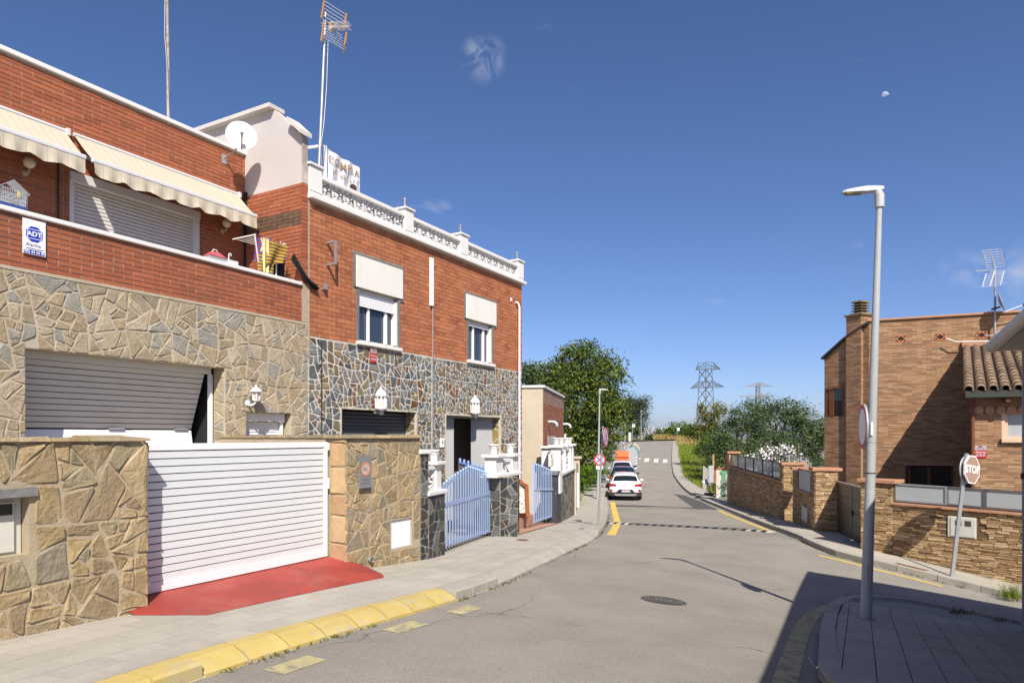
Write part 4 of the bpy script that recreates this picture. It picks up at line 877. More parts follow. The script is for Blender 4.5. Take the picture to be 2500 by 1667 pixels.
# folding door: two stacks of ribbed grey panels, open in the middle
m_fold = M('grey_folding_door', (.36,.365,.37), .5, .05, spec=.4)
fd = part(h2, 'folding_door', MB().box(gd2[0]+.02, gd2[1]-.02, DF+.2, DF+.26, gd2[3]-.05, gd2[3]-.006), m_fold)
for (xa_, xb_) in ((gd2[0]+.03, FL.ray(1110, 1040, DF+.2)[0]), (FL.ray(1152, 1040, DF+.24)[0], gd2[1]-.05)):
    nrib = int((xb_-xa_)/.075)
    for k in range(nrib):
        x = xa_+(xb_-xa_)*k/nrib; w = (xb_-xa_)/nrib; part(fd, 'rib', MB().add([(x, DF+.27, -2.2), (x+w*.5, DF+.20, -2.2), (x+w, DF+.27, -2.2), (x, DF+.27, gd2[3]-.06), (x+w*.5, DF+.20, gd2[3]-.06), (x+w, DF+.27, gd2[3]-.06)], [(0,1,4,3),(1,2,5,4)]), m_fold, fix=False)
# ---- white cornice and balustrade
part(h2, 'cornice', MB().box(SA-.03, SB+.09, DF-.13, DF+.25, ZK, ZK+.09).box(SA, SB+.03, DF-.05, DF+.22, ZK+.091, ZK+.17), m_balw, bevel=.012)
posts = ((9.64, 9.96), (12.59, 12.90), (14.92, 15.26), (18.02, 18.36)); PZ = 5.34
for i, (a, b) in enumerate(posts):
    p_ = part(h2, 'balustrade_post', MB().box(a, b, DF-.06, DF+.22, ZK+.171, PZ-.07), m_balw)
    part(p_, 'cap', MB().box(a-.035, b+.035, DF-.095, DF+.255, PZ-.06, PZ-.01), m_balw, bevel=.012)
    if i: part(p_, 'finial_rod', MB().tube([((a+b)/2, DF+.08, PZ), ((a+b)/2, DF+.08, PZ+.2)], .018, 8).tube([((a+b)/2, DF+.08, PZ+.2), ((a+b)/2, DF+.08, PZ+.25)], .028, 8), m_rust)
LZ0, LZ1 = ZK+.171, 5.09
def lattice_mesh(w, h, th=.10):
    def q(cx, cy, a, l, t): c, s = math.cos(a), math.sin(a); return [(cx+c*x-s*y, cy+s*x+c*y) for x, y in ((-l,-t),(l,-t),(l,t),(-l,t))]
    L_ = [[(0,0),(w,0),(w,h),(0,h)]]; cx, cy = w/2, h/2; e = min(w, h)
    L_.append([(cx+e*.11*math.cos(2*math.pi*k/10), cy+e*.12*math.sin(2*math.pi*k/10)) for k in range(10)])
    for sx in (-1, 1):
        for sy in (-1, 1):
            a = math.atan2(sy, sx)
            for d, l in ((.15, .15), (-.15, .15), (0, .12)): L_.append(q(cx+sx*e*(.30+(.05 if d == 0 else 0))-math.sin(a)*e*d, cy+sy*e*(.30+(.05 if d == 0 else 0))+math.cos(a)*e*d, a, e*l, e*.05))
    return MB().holed(L_, lambda p: (p[0], 0, p[1]), lambda p: (p[0], th, p[1])).mesh('lattice_block', m_balw)
for (a, b) in ((9.96, 12.59), (12.90, 14.92), (15.26, 18.02)):
    n = int(round((b-a)/.34)); lm = lattice_mesh((b-a)/n-.004, LZ1-LZ0)
    for k in range(n): inst(h2, 'lattice_block', lm, (a+(b-a)*k/n+.002, DF+.02, LZ0))
    part(h2, 'balustrade_rail', MB().box(a+.001, b-.001, DF-.05, DF+.16, LZ1+.001, LZ1+.085), m_balw, bevel=.01)
# ---- gable of the stair head, rendered above, brick below
gx0, gx1 = S1, SA-.016
prof = [(DF, ZK), (DF, 5.79), (DF+.76, 6.49), (DF+4.2, 6.49), (DF+4.2, ZK)]
part(h2, 'gable_wall', MB().poly([(DF+.002, ZB2+.25)]+[(DF+.002, 5.79), (DF+.76, 6.47), (DF+4.2, 6.47), (DF+4.2, ZB2+.25)], lambda p: (gx0, p[0], p[1]), lambda p: (gx1, p[0], p[1])), m_plast)
part(h2, 'stair_head', MB().poly([(DF+.4, ZK+.0), (DF+.4, 6.1), (DF+.8, 6.46), (DF+4.2, 6.46), (DF+4.2, ZK)], lambda p: (gx1+.002, p[0], p[1]), lambda p: (gx1+.3, p[0], p[1])), m_plast)
part(h2, 'gable_brick_bed', MB().box(gx0-.006, gx0-.001, DF+.0, DU, ZC-.7, 4.88), m_bmort)
lst = brick_list(DF, DU, ZC-.02, 4.88, BL, CH, JT); dark = [b for b in lst if 4.05 < b[2] < 4.36]; unstained = [b for b in lst if not 4.05 < b[2] < 4.36]  # one band of courses is stained dark, the rest is ordinary brick
bricks(h2, unstained, gx0-.006, m_brick, .012, 0, axis='y'); bricks(h2, dark, gx0-.006, m_stain, .012, 0, axis='y')
part(h2, 'gable_edge_bed', MB().box(gx0, gx1, DF-.012, DF+.001, ZB2+.25, 4.88), m_bmort)
bricks(h2, brick_list(gx0-.012, gx1-.005, ZC+.0, 4.88, .4, CH, JT), DF-.012, m_brick, .008, 0)
part(h2, 'rendered_edge', MB().box(gx0, gx1, DF-.015, DF, 4.89, 5.78), M('patched_render', (.5,.46,.42), .95, .15, 6, .5, 40, dirt=[((.36,.12,.07), 5, .55, .62), ((.3,.27,.22), 1.2, .5, .6)]))
m_tilew = M('pale_roof_slab', (.55,.51,.48), .9, .1, 4)
part(h2, 'gable_roof', MB().hexa([(gx0-.14, DF+.25, 6.085), (gx1+.02, DF+.25, 6.085), (gx1+.02, DF-.1, 5.77), (gx0-.14, DF-.1, 5.77)], [(gx0-.14, DF+.25, 6.16), (gx1+.02, DF+.25, 6.16), (gx1+.02, DF-.1, 5.85), (gx0-.14, DF-.1, 5.85)]).box(gx0-.14, gx1+.1, DF+.74, DF+4.3, 6.472, 6.55), m_tilew)
part(h2, 'flashing', MB().box(gx0-.05, gx0-.015, DU-.1, DU-.03, 3.9, 4.95).box(gx0-.05, gx0-.02, DU-.07, DU-.04, ZC, 3.9), M('tar_black', (.025,.027,.032), .5, .2, 8, .5, 20))
# ---- bits fixed to the wall
b_s, b_z = FL.ray(790, 590, DF-.15)
brk = MB().box(10.12, 10.17, DF-.25, DF-.012, 3.86, 3.90).box(10.12, 10.17, DF-.25, DF-.22, 3.42, 3.859).box(10.12, 10.17, DF-.24, DF-.012, 3.42, 3.46)
solo('wall_bracket', 'grey steel bracket sticking out of the brick wall beside the party wall', 'bracket', brk, m_galv, FL, (10.18, DF, 3.42))
solo('wall_bracket', 'tiny steel hook on the brick wall below the larger bracket', 'bracket', MB().box(10.0, 10.06, DF-.1, DF-.012, 2.92, 2.95).box(10.0, 10.06, DF-.1, DF-.08, 2.95, 3.05), m_galv, FL, (10.02, DF, 2.92))
part(h2, 'downpipe', MB().tube([(17.93, DF-.02, 4.02), (18.0, DF-.05, 4.0), (18.06, DF-.07, 3.88), (18.06, DF-.07, -1.95)], .036, 10), m_whitew)
part(h2, 'white_square', MB().box(17.62, 17.7, DF-.03, DF-.008, 4.0, 4.1), m_whitew)
# alarm plate under the first window
def alarm_plate(fr, s, z, y, w, h, label, sgn=1):
    t = thing('alarm_plate', label, 'sign', fr, (s, y, z-h/2)); m_g = M('sign_grey', (.34,.36,.38), .45, .05); m_r = M('sign_red', (.5,.025,.03), .4, .05)
    part(t, 'plate', MB().box(s-w/2, s+w/2, y-.03, y-.018, z-h/2, z+h/2), m_r); part(t, 'top_band', MB().box(s-w/2, s+w/2, y-.034, y-.031, z+h*.12, z+h/2), m_g)
    part(t, 'lamp_hood', MB().box(s-w*.14, s+w*.14, y-.05, y-.035, z+h*.4, z+h*.47), m_r)
    part(t, 'lettering', textmb('Alarma', w*.3, lambda a, b: (s+a, y-.035, z-h*.05+b)), m_signw, fix=False)
    part(t, 'lettering', textmb('Alarma', w*.22, lambda a, b: (s+a, y-.037, z+h*.27+b), shear=.3), m_r, fix=False)
    for k in (-1, 0, 1): part(t, 'icon', MB().box(s+k*w*.28-w*.1, s+k*w*.28+w*.1, y-.034, y-.031, z-h*.38, z-h*.2), m_g)
aps, apz = FL.ray(911, 870, DF-.03); alarm_plate(FL, aps, apz+.03, DF-.012, .2, .32, 'small red and grey alarm plate under the first window')
ns_, nz_ = FL.ray(1079, 1080, DF-.02); t = thing('house_number', 'white house number plate beside the folding door', 'sign', FL, (ns_, DF, nz_-.1)); part(t, 'plate', MB().box(ns_-.085, ns_+.085, DF-.035, DF-.016, nz_-.12, nz_+.12), m_signw); part(t, 'lettering', textmb('4', .17, lambda a, b: (ns_+a, DF-.037, nz_+b)), m_ink, fix=False)
# ---- banner on the roof terrace
m_ban = M('banner_vinyl', (.74,.73,.76), .5, .05, 4, .25, 9, dirt=[((.55,.55,.62), 3, .5, .7)]); m_gold = M('banner_brown', (.28,.19,.10), .6, .1)
YB = DF+.55
x0, z1_ = FL.ray(794, 368, YB); x1 = FL.ray(872, 410, YB)[0]; zt_ = z1_; zb_ = ZK+.3
t = thing('roof_banner', 'white estate agent banner in a white frame on the roof terrace', 'banner', FL, (x0, YB, ZK))
part(t, 'post', MB().box(x0-.04, x0+.02, YB-.03, YB+.03, ZK, zt_+.1), m_whitew); part(t, 'post', MB().box(x1, x1+.05, YB-.03, YB+.03, ZK, zt_-.02), m_whitew); part(t, 'rail', MB().bar((x0-.04, YB, zt_+.09), (x0-.3, YB+.3, zt_+.0), .05), m_whitew)
rg = random.Random(4)
def ban(x, y, o=0): u = (x-x0)/(x1-x0); v = (y-zb_)/(zt_-zb_); return (x, YB-.05-o+.02*math.sin(9*x+7*y)*math.sin(v*3)+.02*math.sin(17*x-5*y), y-.10*u*v*v-.02*math.sin(5*u)*v)
mb = MB(); n, m = 40, 30
for i in range(n+1):
    for j in range(m+1): mb.v.append(ban(x0+.03+(x1-x0-.04)*i/n, zb_+(zt_+.06-zb_)*j/m))
mb.f = [(i*(m+1)+j, i*(m+1)+j+1, (i+1)*(m+1)+j+1, (i+1)*(m+1)+j) for i in range(n) for j in range(m)]; mb.sm = [True]*len(mb.f)
part(t, 'sheet', mb, m_ban, fix=False)
xm = (x0+x1)/2
part(t, 'lettering', textmb('COMPRA', (x1-x0)*.235, lambda a, b: ban(xm+a, zt_-.16+b, .035), bold=.002), m_gold, fix=False)
part(t, 'lettering', textmb('663 952 377', (x1-x0)*.16, lambda a, b: ban(xm+a, zt_-.40+b, .035)), m_gold, fix=False)
fx = x1-.22
part(t, 'printed_figure', MB().add([ban(fx+a, zb_+b, .035) for a, b in ((-.11,.22),(.1,.22),(.12,.42),(.05,.52),(-.05,.52),(-.14,.45),(-.2,.56),(-.22,.53),(-.15,.38))], [tuple(range(9))]), M('print_tan', (.3,.2,.1), .6), fix=False)
part(t, 'printed_figure', MB().add([ban(fx+.045*math.cos(a), zb_+.58+.06*math.sin(a), .038) for a in np.linspace(0, 5.8, 9)], [tuple(range(9))]).add([ban(fx+a, zb_+b, .036) for a, b in ((-.06,.5),(-.08,.6),(-.03,.66),(.04,.65),(.08,.58),(.07,.45))], [tuple(range(6))]), M('print_dark', (.06,.03,.03), .6), fix=False)
# ---- mast with grid antenna behind the first post
am = FL.ray(779, 398, DF+.35); at_ = FL.ray(795, 32, DF+.35)
t = thing('antenna_mast', 'tall grey mast with a grid antenna beside the roof banner', 'antenna', FL, (am[0], DF+.35, ZK), 'television antennas')
tx, tz = at_; yy = DF+.35
part(t, 'pole', MB().tube([(am[0], yy, ZK), (am[0], yy, 5.6), (am[0]+(tx-am[0])*.4, yy, 6.8), (tx, yy, tz)], [.035,.035,.03,.027], 10), m_galv)
part(t, 'cable', MB().tube([(am[0]+.03, yy-.05, 5.5), (am[0]-.01, yy-.05, 5.9), (am[0]+.08, yy-.05, 6.4), (am[0]+.16, yy-.05, 7.2), (tx+.02, yy-.05, 8.2)], .009, 5), m_galv)
m_or = M('orange_plastic', (.5,.24,.07), .6, .1); gc = (tx+.08, yy-.05, tz-.28)
grd = MB(); 
for k in range(12):
    z = gc[2]+.36-.066*k-(.03 if k > 5 else 0); o = abs(k-5.5)*.018; grd.tube([(gc[0]-.27, gc[1]-o, z+.02), (gc[0]+.27, gc[1]-o-.06, z+.02)], .007, 5)
part(t, 'reflector_rods', grd, m_alu)
for sx in (-1, 1):
    for (za, zb2) in ((.38, .05), (-.02, -.42)): part(t, 'rod_holder', MB().bar((gc[0]+sx*.27, gc[1]-(.1 if sx > 0 else 0)-.1, gc[2]+za), (gc[0]+sx*.27, gc[1]-(.1 if sx > 0 else 0)-.02, gc[2]+zb2), .025, .03), m_or)
part(t, 'boom', MB().bar((gc[0], gc[1], gc[2]+.02), (gc[0]+.03, gc[1]-.5, gc[2]-.1), .025).box(gc[0]-.05, gc[0]+.06, gc[1]-.1, gc[1], gc[2]-.08, gc[2]+.08), m_rust)
dir_ = MB()
for k in range(9): f = k/8; c = Vector((gc[0]+.03*f, gc[1]-.1-.4*f, gc[2]-.1*f)); dir_.bar(c+Vector((-.07,-.02,.05)), c+Vector((.07,.02,.05)), .012); dir_.bar(c+Vector((-.07,-.02,-.05)), c+Vector((.07,.02,-.05)), .012)
part(t, 'directors', dir_, m_alu)
# ================================================================== garden walls, gates and pots along the left pavement
def gl(fr, x, y): w = fr.w(x, y); return G(w.x, w.y)
m_wstone = M('golden_sandstone', (.4,.3,.18), .88, .24, 5, .8, 24, cols=['#a08b69','#968468','#a89573','#9a8768','#908469','#a48f6d','#988562','#8d8470'], rnd=.09, dirt=[((.29,.2,.11), 3.2, .6, .78), ((.46,.4,.29), 6, .54, .8)], bdist=.03, bdetail=9)
m_wmort = M('wall_mortar', (.40, .335, .235), .95, .14, 4, .5, 50, dirt=[((.36,.29,.18), 2, .5, .7)], bdist=.03)
# ---- left garden wall with the meter box
wE = 4.34
gwall = thing('garden_wall', 'golden rubble stone garden wall with meter box beside the white gate', 'wall', FL, (3.2, 6.9, -1.85))
mx0, mx1, mz0, mz1 = FL.ray(-70, 1350, 6.8)[0], FL.ray(72, 1350, 6.8)[0], -1.06, -.555
part(gwall, 'core', MB().holed([[(-2.5,-2.3),(wE-.03,-2.3),(wE-.03,-.045),(-2.5,-.045)], [(mx0,mz0),(mx1,mz0),(mx1,mz1),(mx0,mz1)]], lambda p: (p[0], 6.8, p[1]), lambda p: (p[0], 7.12, p[1])), m_wmort)
ps = [p for p in cells(1.7, wE, -2.1, -.06, .275, .012, [(mx0-.04, mx1+.04, mz0-.03, mz1+.12)], 41, 1.05)]
stones(gwall, ps, fD(6.8), m_wstone, .012, 9, 300, .011)
stones(gwall, cells(6.78, 7.12, -2.0, -.06, .3, .03, (), 43), lambda x, z, o: (wE-.03+o, x, z), m_wstone, .03, 9, 300, .012)
rg = random.Random(12); x = 1.7
while x < wE: w = rg.uniform(.25, .55); part(gwall, 'cap_stone', MB().hexa([(x, 6.75, -.05), (min(x+w-.015, wE+.01), 6.76, -.05), (min(x+w-.015, wE+.01), 7.14, -.05), (x, 7.14, -.05)], [(x+.01, 6.77, rg.uniform(-.03, .0)), (min(x+w-.03, wE), 6.78, rg.uniform(-.03, .005)), (min(x+w-.03, wE), 7.12, rg.uniform(-.02, .01)), (x+.01, 7.12, rg.uniform(-.02, .01))]), m_wstone); x += w
part(gwall, 'lintel_stone', MB().hexa([(mx0-.05,6.755,mz1+.015),(mx1+.05,6.755,mz1+.015),(mx1+.05,6.9,mz1+.015),(mx0-.05,6.9,mz1+.015)], [(mx0-.05,6.76,mz1+.085),(mx1+.055,6.77,mz1+.095),(mx1+.05,6.9,mz1+.09),(mx0-.05,6.9,mz1+.09)]), m_trim)
m_meter = M('meter_box_grp', (.55,.54,.48), .6, .1, 4); m_mglass = M('meter_window', (.06,.065,.05), .15, .3, 5, spec=.6)
mb_ = part(gwall, 'meter_box', MB().box(mx0+.01, mx1-.01, 6.93, 6.99, mz0, mz1), m_meter)
part(mb_, 'door', MB().box(mx0+.02, mx1-.07, 6.905, 6.929, mz0+.02, mz1-.03), m_meter, bevel=.008); part(mb_, 'meter_window', MB().box(mx1-.22, mx1-.09, 6.897, 6.904, mz1-.15, mz1-.05), m_mglass, bevel=.004)
# ---- white boarded gate
g_s0, g_s1, g_z0, g_z1 = 4.31, 7.205, -1.715, -.085
gate = thing('driveway_gate', 'wide white boarded metal driveway gate above the red ramp', 'gate', FL, (5.8, 7.12, g_z0))
part(gate, 'frame', MB().box(g_s1-.06, g_s1, 7.085, 7.14, g_z0, g_z1).box(g_s0, g_s1-.061, 7.085, 7.14, g_z1-.075, g_z1).box(g_s0, g_s1-.061, 7.085, 7.14, g_z0, g_z0+.11).box(g_s0, g_s0+.05, 7.085, 7.14, g_z0+.111, g_z1-.076), m_whitew, bevel=.004)
nb = 17; hgt = (g_z1-.078-g_z0-.113)/nb
m_gatew = M('brushed_white_gate', (.72,.76,.77), .45, .03, 3, .16, 9, spec=.35, bdist=.02)
for k in range(nb):
    z = g_z0+.113+k*hgt; part(gate, 'board', MB().hexa([(g_s0+.051,7.1,z+.002),(g_s1-.062,7.1,z+.002),(g_s1-.062,7.125,z+.002),(g_s0+.051,7.125,z+.002)], [(g_s0+.051,7.093,z+hgt-.012),(g_s1-.062,7.093,z+hgt-.012),(g_s1-.062,7.125,z+hgt-.012),(g_s0+.051,7.125,z+hgt-.012)]), m_gatew, fix=False)
part(gate, 'backing', MB().box(g_s0+.051, g_s1-.062, 7.118, 7.13, g_z0+.112, g_z1-.077), M('gate_groove', (.2,.2,.21), .7, .05))
part(gate, 'hinge', MB().box(g_s1-.005, g_s1+.02, 7.07, 7.12, -.75, -.6), m_whitew); part(gate, 'hinge', MB().box(g_s1-.005, g_s1+.02, 7.07, 7.12, -.2, -.1), m_whitew)
# ---- stone pier with the no-parking plate
p0, p1 = 7.25, 8.985
pier = thing('stone_pier', 'golden rubble stone pier between the white gate and the dark stone wall', 'wall', FL, (8.1, 6.95, -2.0))
cx0, cz1 = FL.ray(955.4, 1270.5, 6.8); cx1 = FL.ray(1005.6, 1263, 6.8)[0]; cz0 = FL.ray(955.4, 1341.7, 6.8)[1]
part(pier, 'core', MB().holed([[(p0+.03,-2.4),(p1,-2.4),(p1,-.03),(p0+.03,-.03)], [(cx0,cz0),(cx1,cz0),(cx1,cz1),(cx0,cz1)]], lambda p: (p[0], 6.8, p[1]), lambda p: (p[0], 7.2, p[1])).box(p0+.4, p1, 7.2, 10.0, -2.4, -.03), m_wmort)
stones(pier, cells(p0, p1, -2.2, -.05, .22, .012, [(cx0-.03, cx1+.03, cz0-.03, cz1+.03)], 51, .95), fD(6.8), m_wstone, .009, 9, 300, .006)
m_pstone = M('pink_sandstone', (.4,.3,.2), .9, .15, 5, .5, 30, cols=['#b59874','#ad8f68','#b8a07e','#a98a6a'], rnd=.08, bdist=.02)
zz = -2.1; rg = random.Random(3)
while zz < -.06: hh = rg.uniform(.22, .42); stone_ = stone_mb([(6.79,zz),(7.1,zz),(7.1,min(zz+hh-.02,-.06)),(6.79,min(zz+hh-.02,-.06))], lambda x, z, o: (p0+.03-o, x, z), .02, rg, .006); part(pier, 'stone', stone_, m_pstone, fix=False); zz += hh
x = p0-.02
while x < p1-.05: w = rg.uniform(.2, .4); e = min(x+w, p1); part(pier, 'cap_stone', MB().hexa([(x,6.75,-.03),(e-.012,6.75,-.03),(e-.012,7.2,-.03),(x,7.2,-.03)], [(x+.01,6.77,rg.uniform(.0,.02)),(e-.02,6.77,rg.uniform(.0,.02)),(e-.02,7.2,.02),(x+.01,7.2,.02)]), m_wstone); x += w
for k in range(7): y = 7.2+.4*k; part(pier, 'cap_stone', MB().box(p0+.38, p1+.3, y+.006, y+.394, -.03, rg.uniform(.0, .02)), m_wstone)
part(pier, 'meter_door', MB().box(cx0+.006, cx1-.006, 6.83, 6.85, cz0+.006, cz1-.006), m_whitew, label='white painted meter cupboard door')
dps, dpz = FL.ray(900, 1365, 6.8); part(pier, 'drain_pipe', MB().tube([(dps, 6.85, dpz), (dps, 6.73, dpz)], .035, 10, cap=False).tube([(dps, 6.82, dpz), (dps, 6.819, dpz)], .03, 10), m_galv)
sgs, sgz = FL.ray(889, 1151, 6.76)
t = thing('no_parking_plate', 'grey no-parking plate with orange ring on the stone pier', 'sign', FL, (sgs, 6.76, sgz-.2)); sw_, sh_ = .125, .235
m_pg = M('plate_grey', (.2,.2,.215), .5, .08); m_oring = M('faded_orange', (.62,.24,.09), .5, .05)
part(t, 'plate', MB().box(sgs-sw_, sgs+sw_, 6.735, 6.75, sgz-sh_, sgz+sh_), m_pg)
def ring(cx, cz, y, r0, r1, n=28): return MB().holed([[(cx+r1*math.cos(2*math.pi*k/n), cz+r1*math.sin(2*math.pi*k/n)) for k in range(n)], [(cx+r0*math.cos(2*math.pi*k/n), cz+r0*math.sin(2*math.pi*k/n)) for k in range(n)]], lambda p: (p[0], y, p[1]))
def disc(cx, cz, y, r, n=28): return MB().add([(cx+r*math.cos(2*math.pi*k/n), y, cz+r*math.sin(2*math.pi*k/n)) for k in range(n)], [tuple(range(n))])
part(t, 'roundel', disc(sgs, sgz+.04, 6.732, .095), M('plate_pale', (.42,.42,.44), .5), fix=False); part(t, 'ring', ring(sgs, sgz+.04, 6.73, .075, .1), m_oring, fix=False)
part(t, 'bar', MB().bar((sgs-.06, 6.73, sgz+.1), (sgs+.06, 6.73, sgz-.02), .02, .002, up=(0,1,0)), m_oring)
part(t, 'car_symbol', MB().box(sgs-.045, sgs+.04, 6.7305, 6.7315, sgz+.02, sgz+.05), m_pg)
part(t, 'lettering', textmb('VADO', .05, lambda a, b: (sgs+a, 6.733, sgz-.12+b)), M('plate_mark', (.1,.1,.11), .5), fix=False); part(t, 'lettering', textmb('PERMANENTE', .03, lambda a, b: (sgs+a, 6.733, sgz-.17+b)), MATS['plate_mark'], fix=False)

# ---- helpers for the bent frontage (walls between ground points)
m_black = M('black_slate', (.08,.08,.08), .55, .35, 6, .6, 26, cols=['#343638','#3e4042','#2d2f31','#555756','#463e36','#3a3c3e','#333538','#666766'], rnd=.2, dirt=[((.24,.24,.23), 5, .6, .75)], bdist=.03, spec=.45)
m_smort = M('grey_mortar', (.26,.235,.19), .95, .2, 5, .3, 50)
m_brown = M('rust_slate', (.2,.09,.04), .6, .3, 6, .5, 30)
def seg_frame(a, b):
    a = Vector((a[0], a[1], 0)); b = Vector((b[0], b[1], 0)); d = (b-a); fr = Frame(math.degrees(math.atan2(d.y, d.x))); x0, y0 = fr.l(a.x, a.y); return fr, x0, y0, d.length
def slate_wall(parent_label, a, b, ztop, th=.3, size=.2, seed=1, mat=None, ends=True, name='slate_wall', holes=(), cat='wall'):
    fr, x0, y0, L = seg_frame(a, b); za, zb = G(*a), G(*b); zmin = min(za, zb)-.3
    t = thing(name, parent_label, cat, fr, (x0+L/2, y0+th/2, min(za, zb)))
    hl = [[(x0+h[0], h[2]), (x0+h[1], h[2]), (x0+h[1], h[3]), (x0+h[0], h[3])] for h in holes]
    if hl: part(t, 'core', MB().holed([[(x0,zmin),(x0+L,zmin),(x0+L,ztop),(x0,ztop)]]+hl, lambda p: (p[0], y0, p[1]), lambda p: (p[0], y0+th, p[1])), m_smort)
    else: part(t, 'core', MB().box(x0, x0+L, y0, y0+th, zmin, ztop), m_smort)
    stones(t, cells(x0+.005, x0+L-.005, min(za, zb)-.1, ztop-.005, size*.9, .012, [(x0+h[0]-.02, x0+h[1]+.02, h[2]-.02, h[3]+.02) for h in holes], seed, .75, .25), lambda x, z, o: (x, y0-o, z), mat or m_black, .009, seed, 200, .004)
    if ends:
        stones(t, cells(y0, y0+th, zmin, ztop-.005, size, .014, (), seed+1), lambda x, z, o: (x0-o, x, z), mat or m_black, .012, seed, 40, .004)
        stones(t, cells(y0, y0+th, zmin, ztop-.005, size, .014, (), seed+2), lambda x, z, o: (x0+L+o, x, z), mat or m_black, .012, seed, 40, .004)
    return t, fr, x0, y0, L
def ledge(t, x0, x1, y0, y1, z, h=.07, o=.05, name='ledge', mat=None): return part(t, name, MB().box(x0-o, x1+o, y0-o, y1+o, z, z+h), mat or m_balw, bevel=.01)
def lat_block(t, x0, x1, y, z0, z1, n=1):
    lm = lattice_mesh((x1-x0)/n-.006, z1-z0, .07)
    for k in range(n): inst(t, 'lattice_block', lm, (x0+(x1-x0)*k/n+.003, y, z0))
URN = None
def urn(w, label, sc=1.0):
    global URN
    r = thing('urn_planter', label, 'planter', W0, (w.x, w.y, w.z), 'white urn planters'); c = (w.x, w.y, w.z)
    part(r, 'bowl', MB().lathe([(x*sc, z*sc) for x, z in ((.001,0),(.085,0),(.095,.01),(.1,.03),(.105,.1),(.125,.22),(.135,.25),(.14,.26),(.155,.262),(.16,.275),(.16,.3),(.15,.305),(.138,.3),(.13,.24),(.001,.23))], c, 20), m_balw)
    fs = MB()
    for k in range(6):
        a = 2*math.pi*k/6; a2 = 2*math.pi*(k+1)/6
        fs.tube([(c[0]+sc*.135*math.cos(a+(a2-a)*q), c[1]+sc*.135*math.sin(a+(a2-a)*q), c[2]+sc*(.235-.045*math.sin(math.pi*q))) for q in (0,.25,.5,.75,1)], .009*sc, 5)
    part(r, 'garland', fs, m_balw); part(r, 'soil', MB().lathe([(.001,.245*sc),(.13*sc,.245*sc)], c, 16), m_blk)
    return r
def P3(px, py, Y): return at(px, py, Y)

# ---- house 2: dark wall with white post, blue double gate, second dark wall
qa = (FL.w(9.0, 6.8).x, FL.w(9.0, 6.8).y); qb, qc, qd, qe, qf = FRONT[0], FRONT[1], FRONT[2], FRONT[3], FRONT[4]
def zat(px, py, xy): return (HY-py)/FPX*xy[1]
t, fr, x0, y0, L = slate_wall('tall black slate post with white cap beside the stone pier', qa, qb, zat(1034, 1108, qa), .3, .19, 61, name='slate_post')
ledge(t, x0, x0+L, y0, y0+.3, zat(1034, 1108, qa), .07, .04, 'cap')
lz = zat(1066, 1203, qc)
t, fr, x0, y0, L = slate_wall('low black slate wall left of the closed blue gate', qb, qc, lz, .28, .27, 63)
ledge(t, x0, x0+L, y0, y0+.28, lz, .07, .04)
lb = zat(1072, 1137, qb); part(t, 'balustrade_post', MB().box(x0+L*.58, x0+L*.58+.2, y0+.03, y0+.23, lz+.07, lb), m_balw); part(t, 'post_cap', MB().box(x0+L*.58-.09, x0+L*.58+.29, y0-.03, y0+.29, lb, lb+.06), m_balw, bevel=.01)
lat_block(t, x0+.02, x0+L*.58, y0+.08, lz+.071, lz+.07+.36); part(t, 'rail', MB().box(x0, x0+L*.58, y0+.04, y0+.2, lz+.432, lz+.49), m_balw)
w = fr.w(x0+L*.58+.1, y0+.13, lb+.06); urn(w, 'white garlanded urn on the post left of the closed blue gate', .66)
# blue gate (two leaves, rising to the middle)
m_blueg = M('pale_blue_paint', (.34,.46,.70), .45, .08, 5, .1, 40, dirt=[((.55,.55,.55), 9, .7, .78)])
ga, gb = qc, qd
fr, x0, y0, L = seg_frame(ga, gb); y0 += .1
zb0 = zat(1086, 1345, ga); zb1 = zat(1204, 1301, gb); zt0 = zat(1086, 1183, ga); ztm = zat(1145, 1142, ((ga[0]+gb[0])/2, (ga[1]+gb[1])/2)); zt1 = zat(1204, 1167, gb)
t = thing('blue_gate', 'closed pale blue picket double gate rising to a point in the middle', 'gate', fr, (x0+L/2, y0, zb0))
npk = 21
for k in range(npk):
    u = (k+.5)/npk; x = x0+L*u; zb_ = zb0+(zb1-zb0)*u; v = abs(u-.5)*2; zt_ = ztm-(ztm-(zt0+zt1)/2)*v**1.1
    w = L/npk*.46
    part(t, 'picket', MB().hexa([(x-w/2,y0,zb_+.03),(x+w/2,y0,zb_+.03),(x+w/2,y0+.01,zb_+.03),(x-w/2,y0+.01,zb_+.03)], [(x-w/2,y0,zt_),(x+w/2,y0,zt_),(x+w/2,y0+.01,zt_),(x-w/2,y0+.01,zt_)]).lathe([(.02,0),(.03,.02),(.025,.045),(.001,.06)], (x, y0+.015, zt_), 6), m_blueg, fix=False)
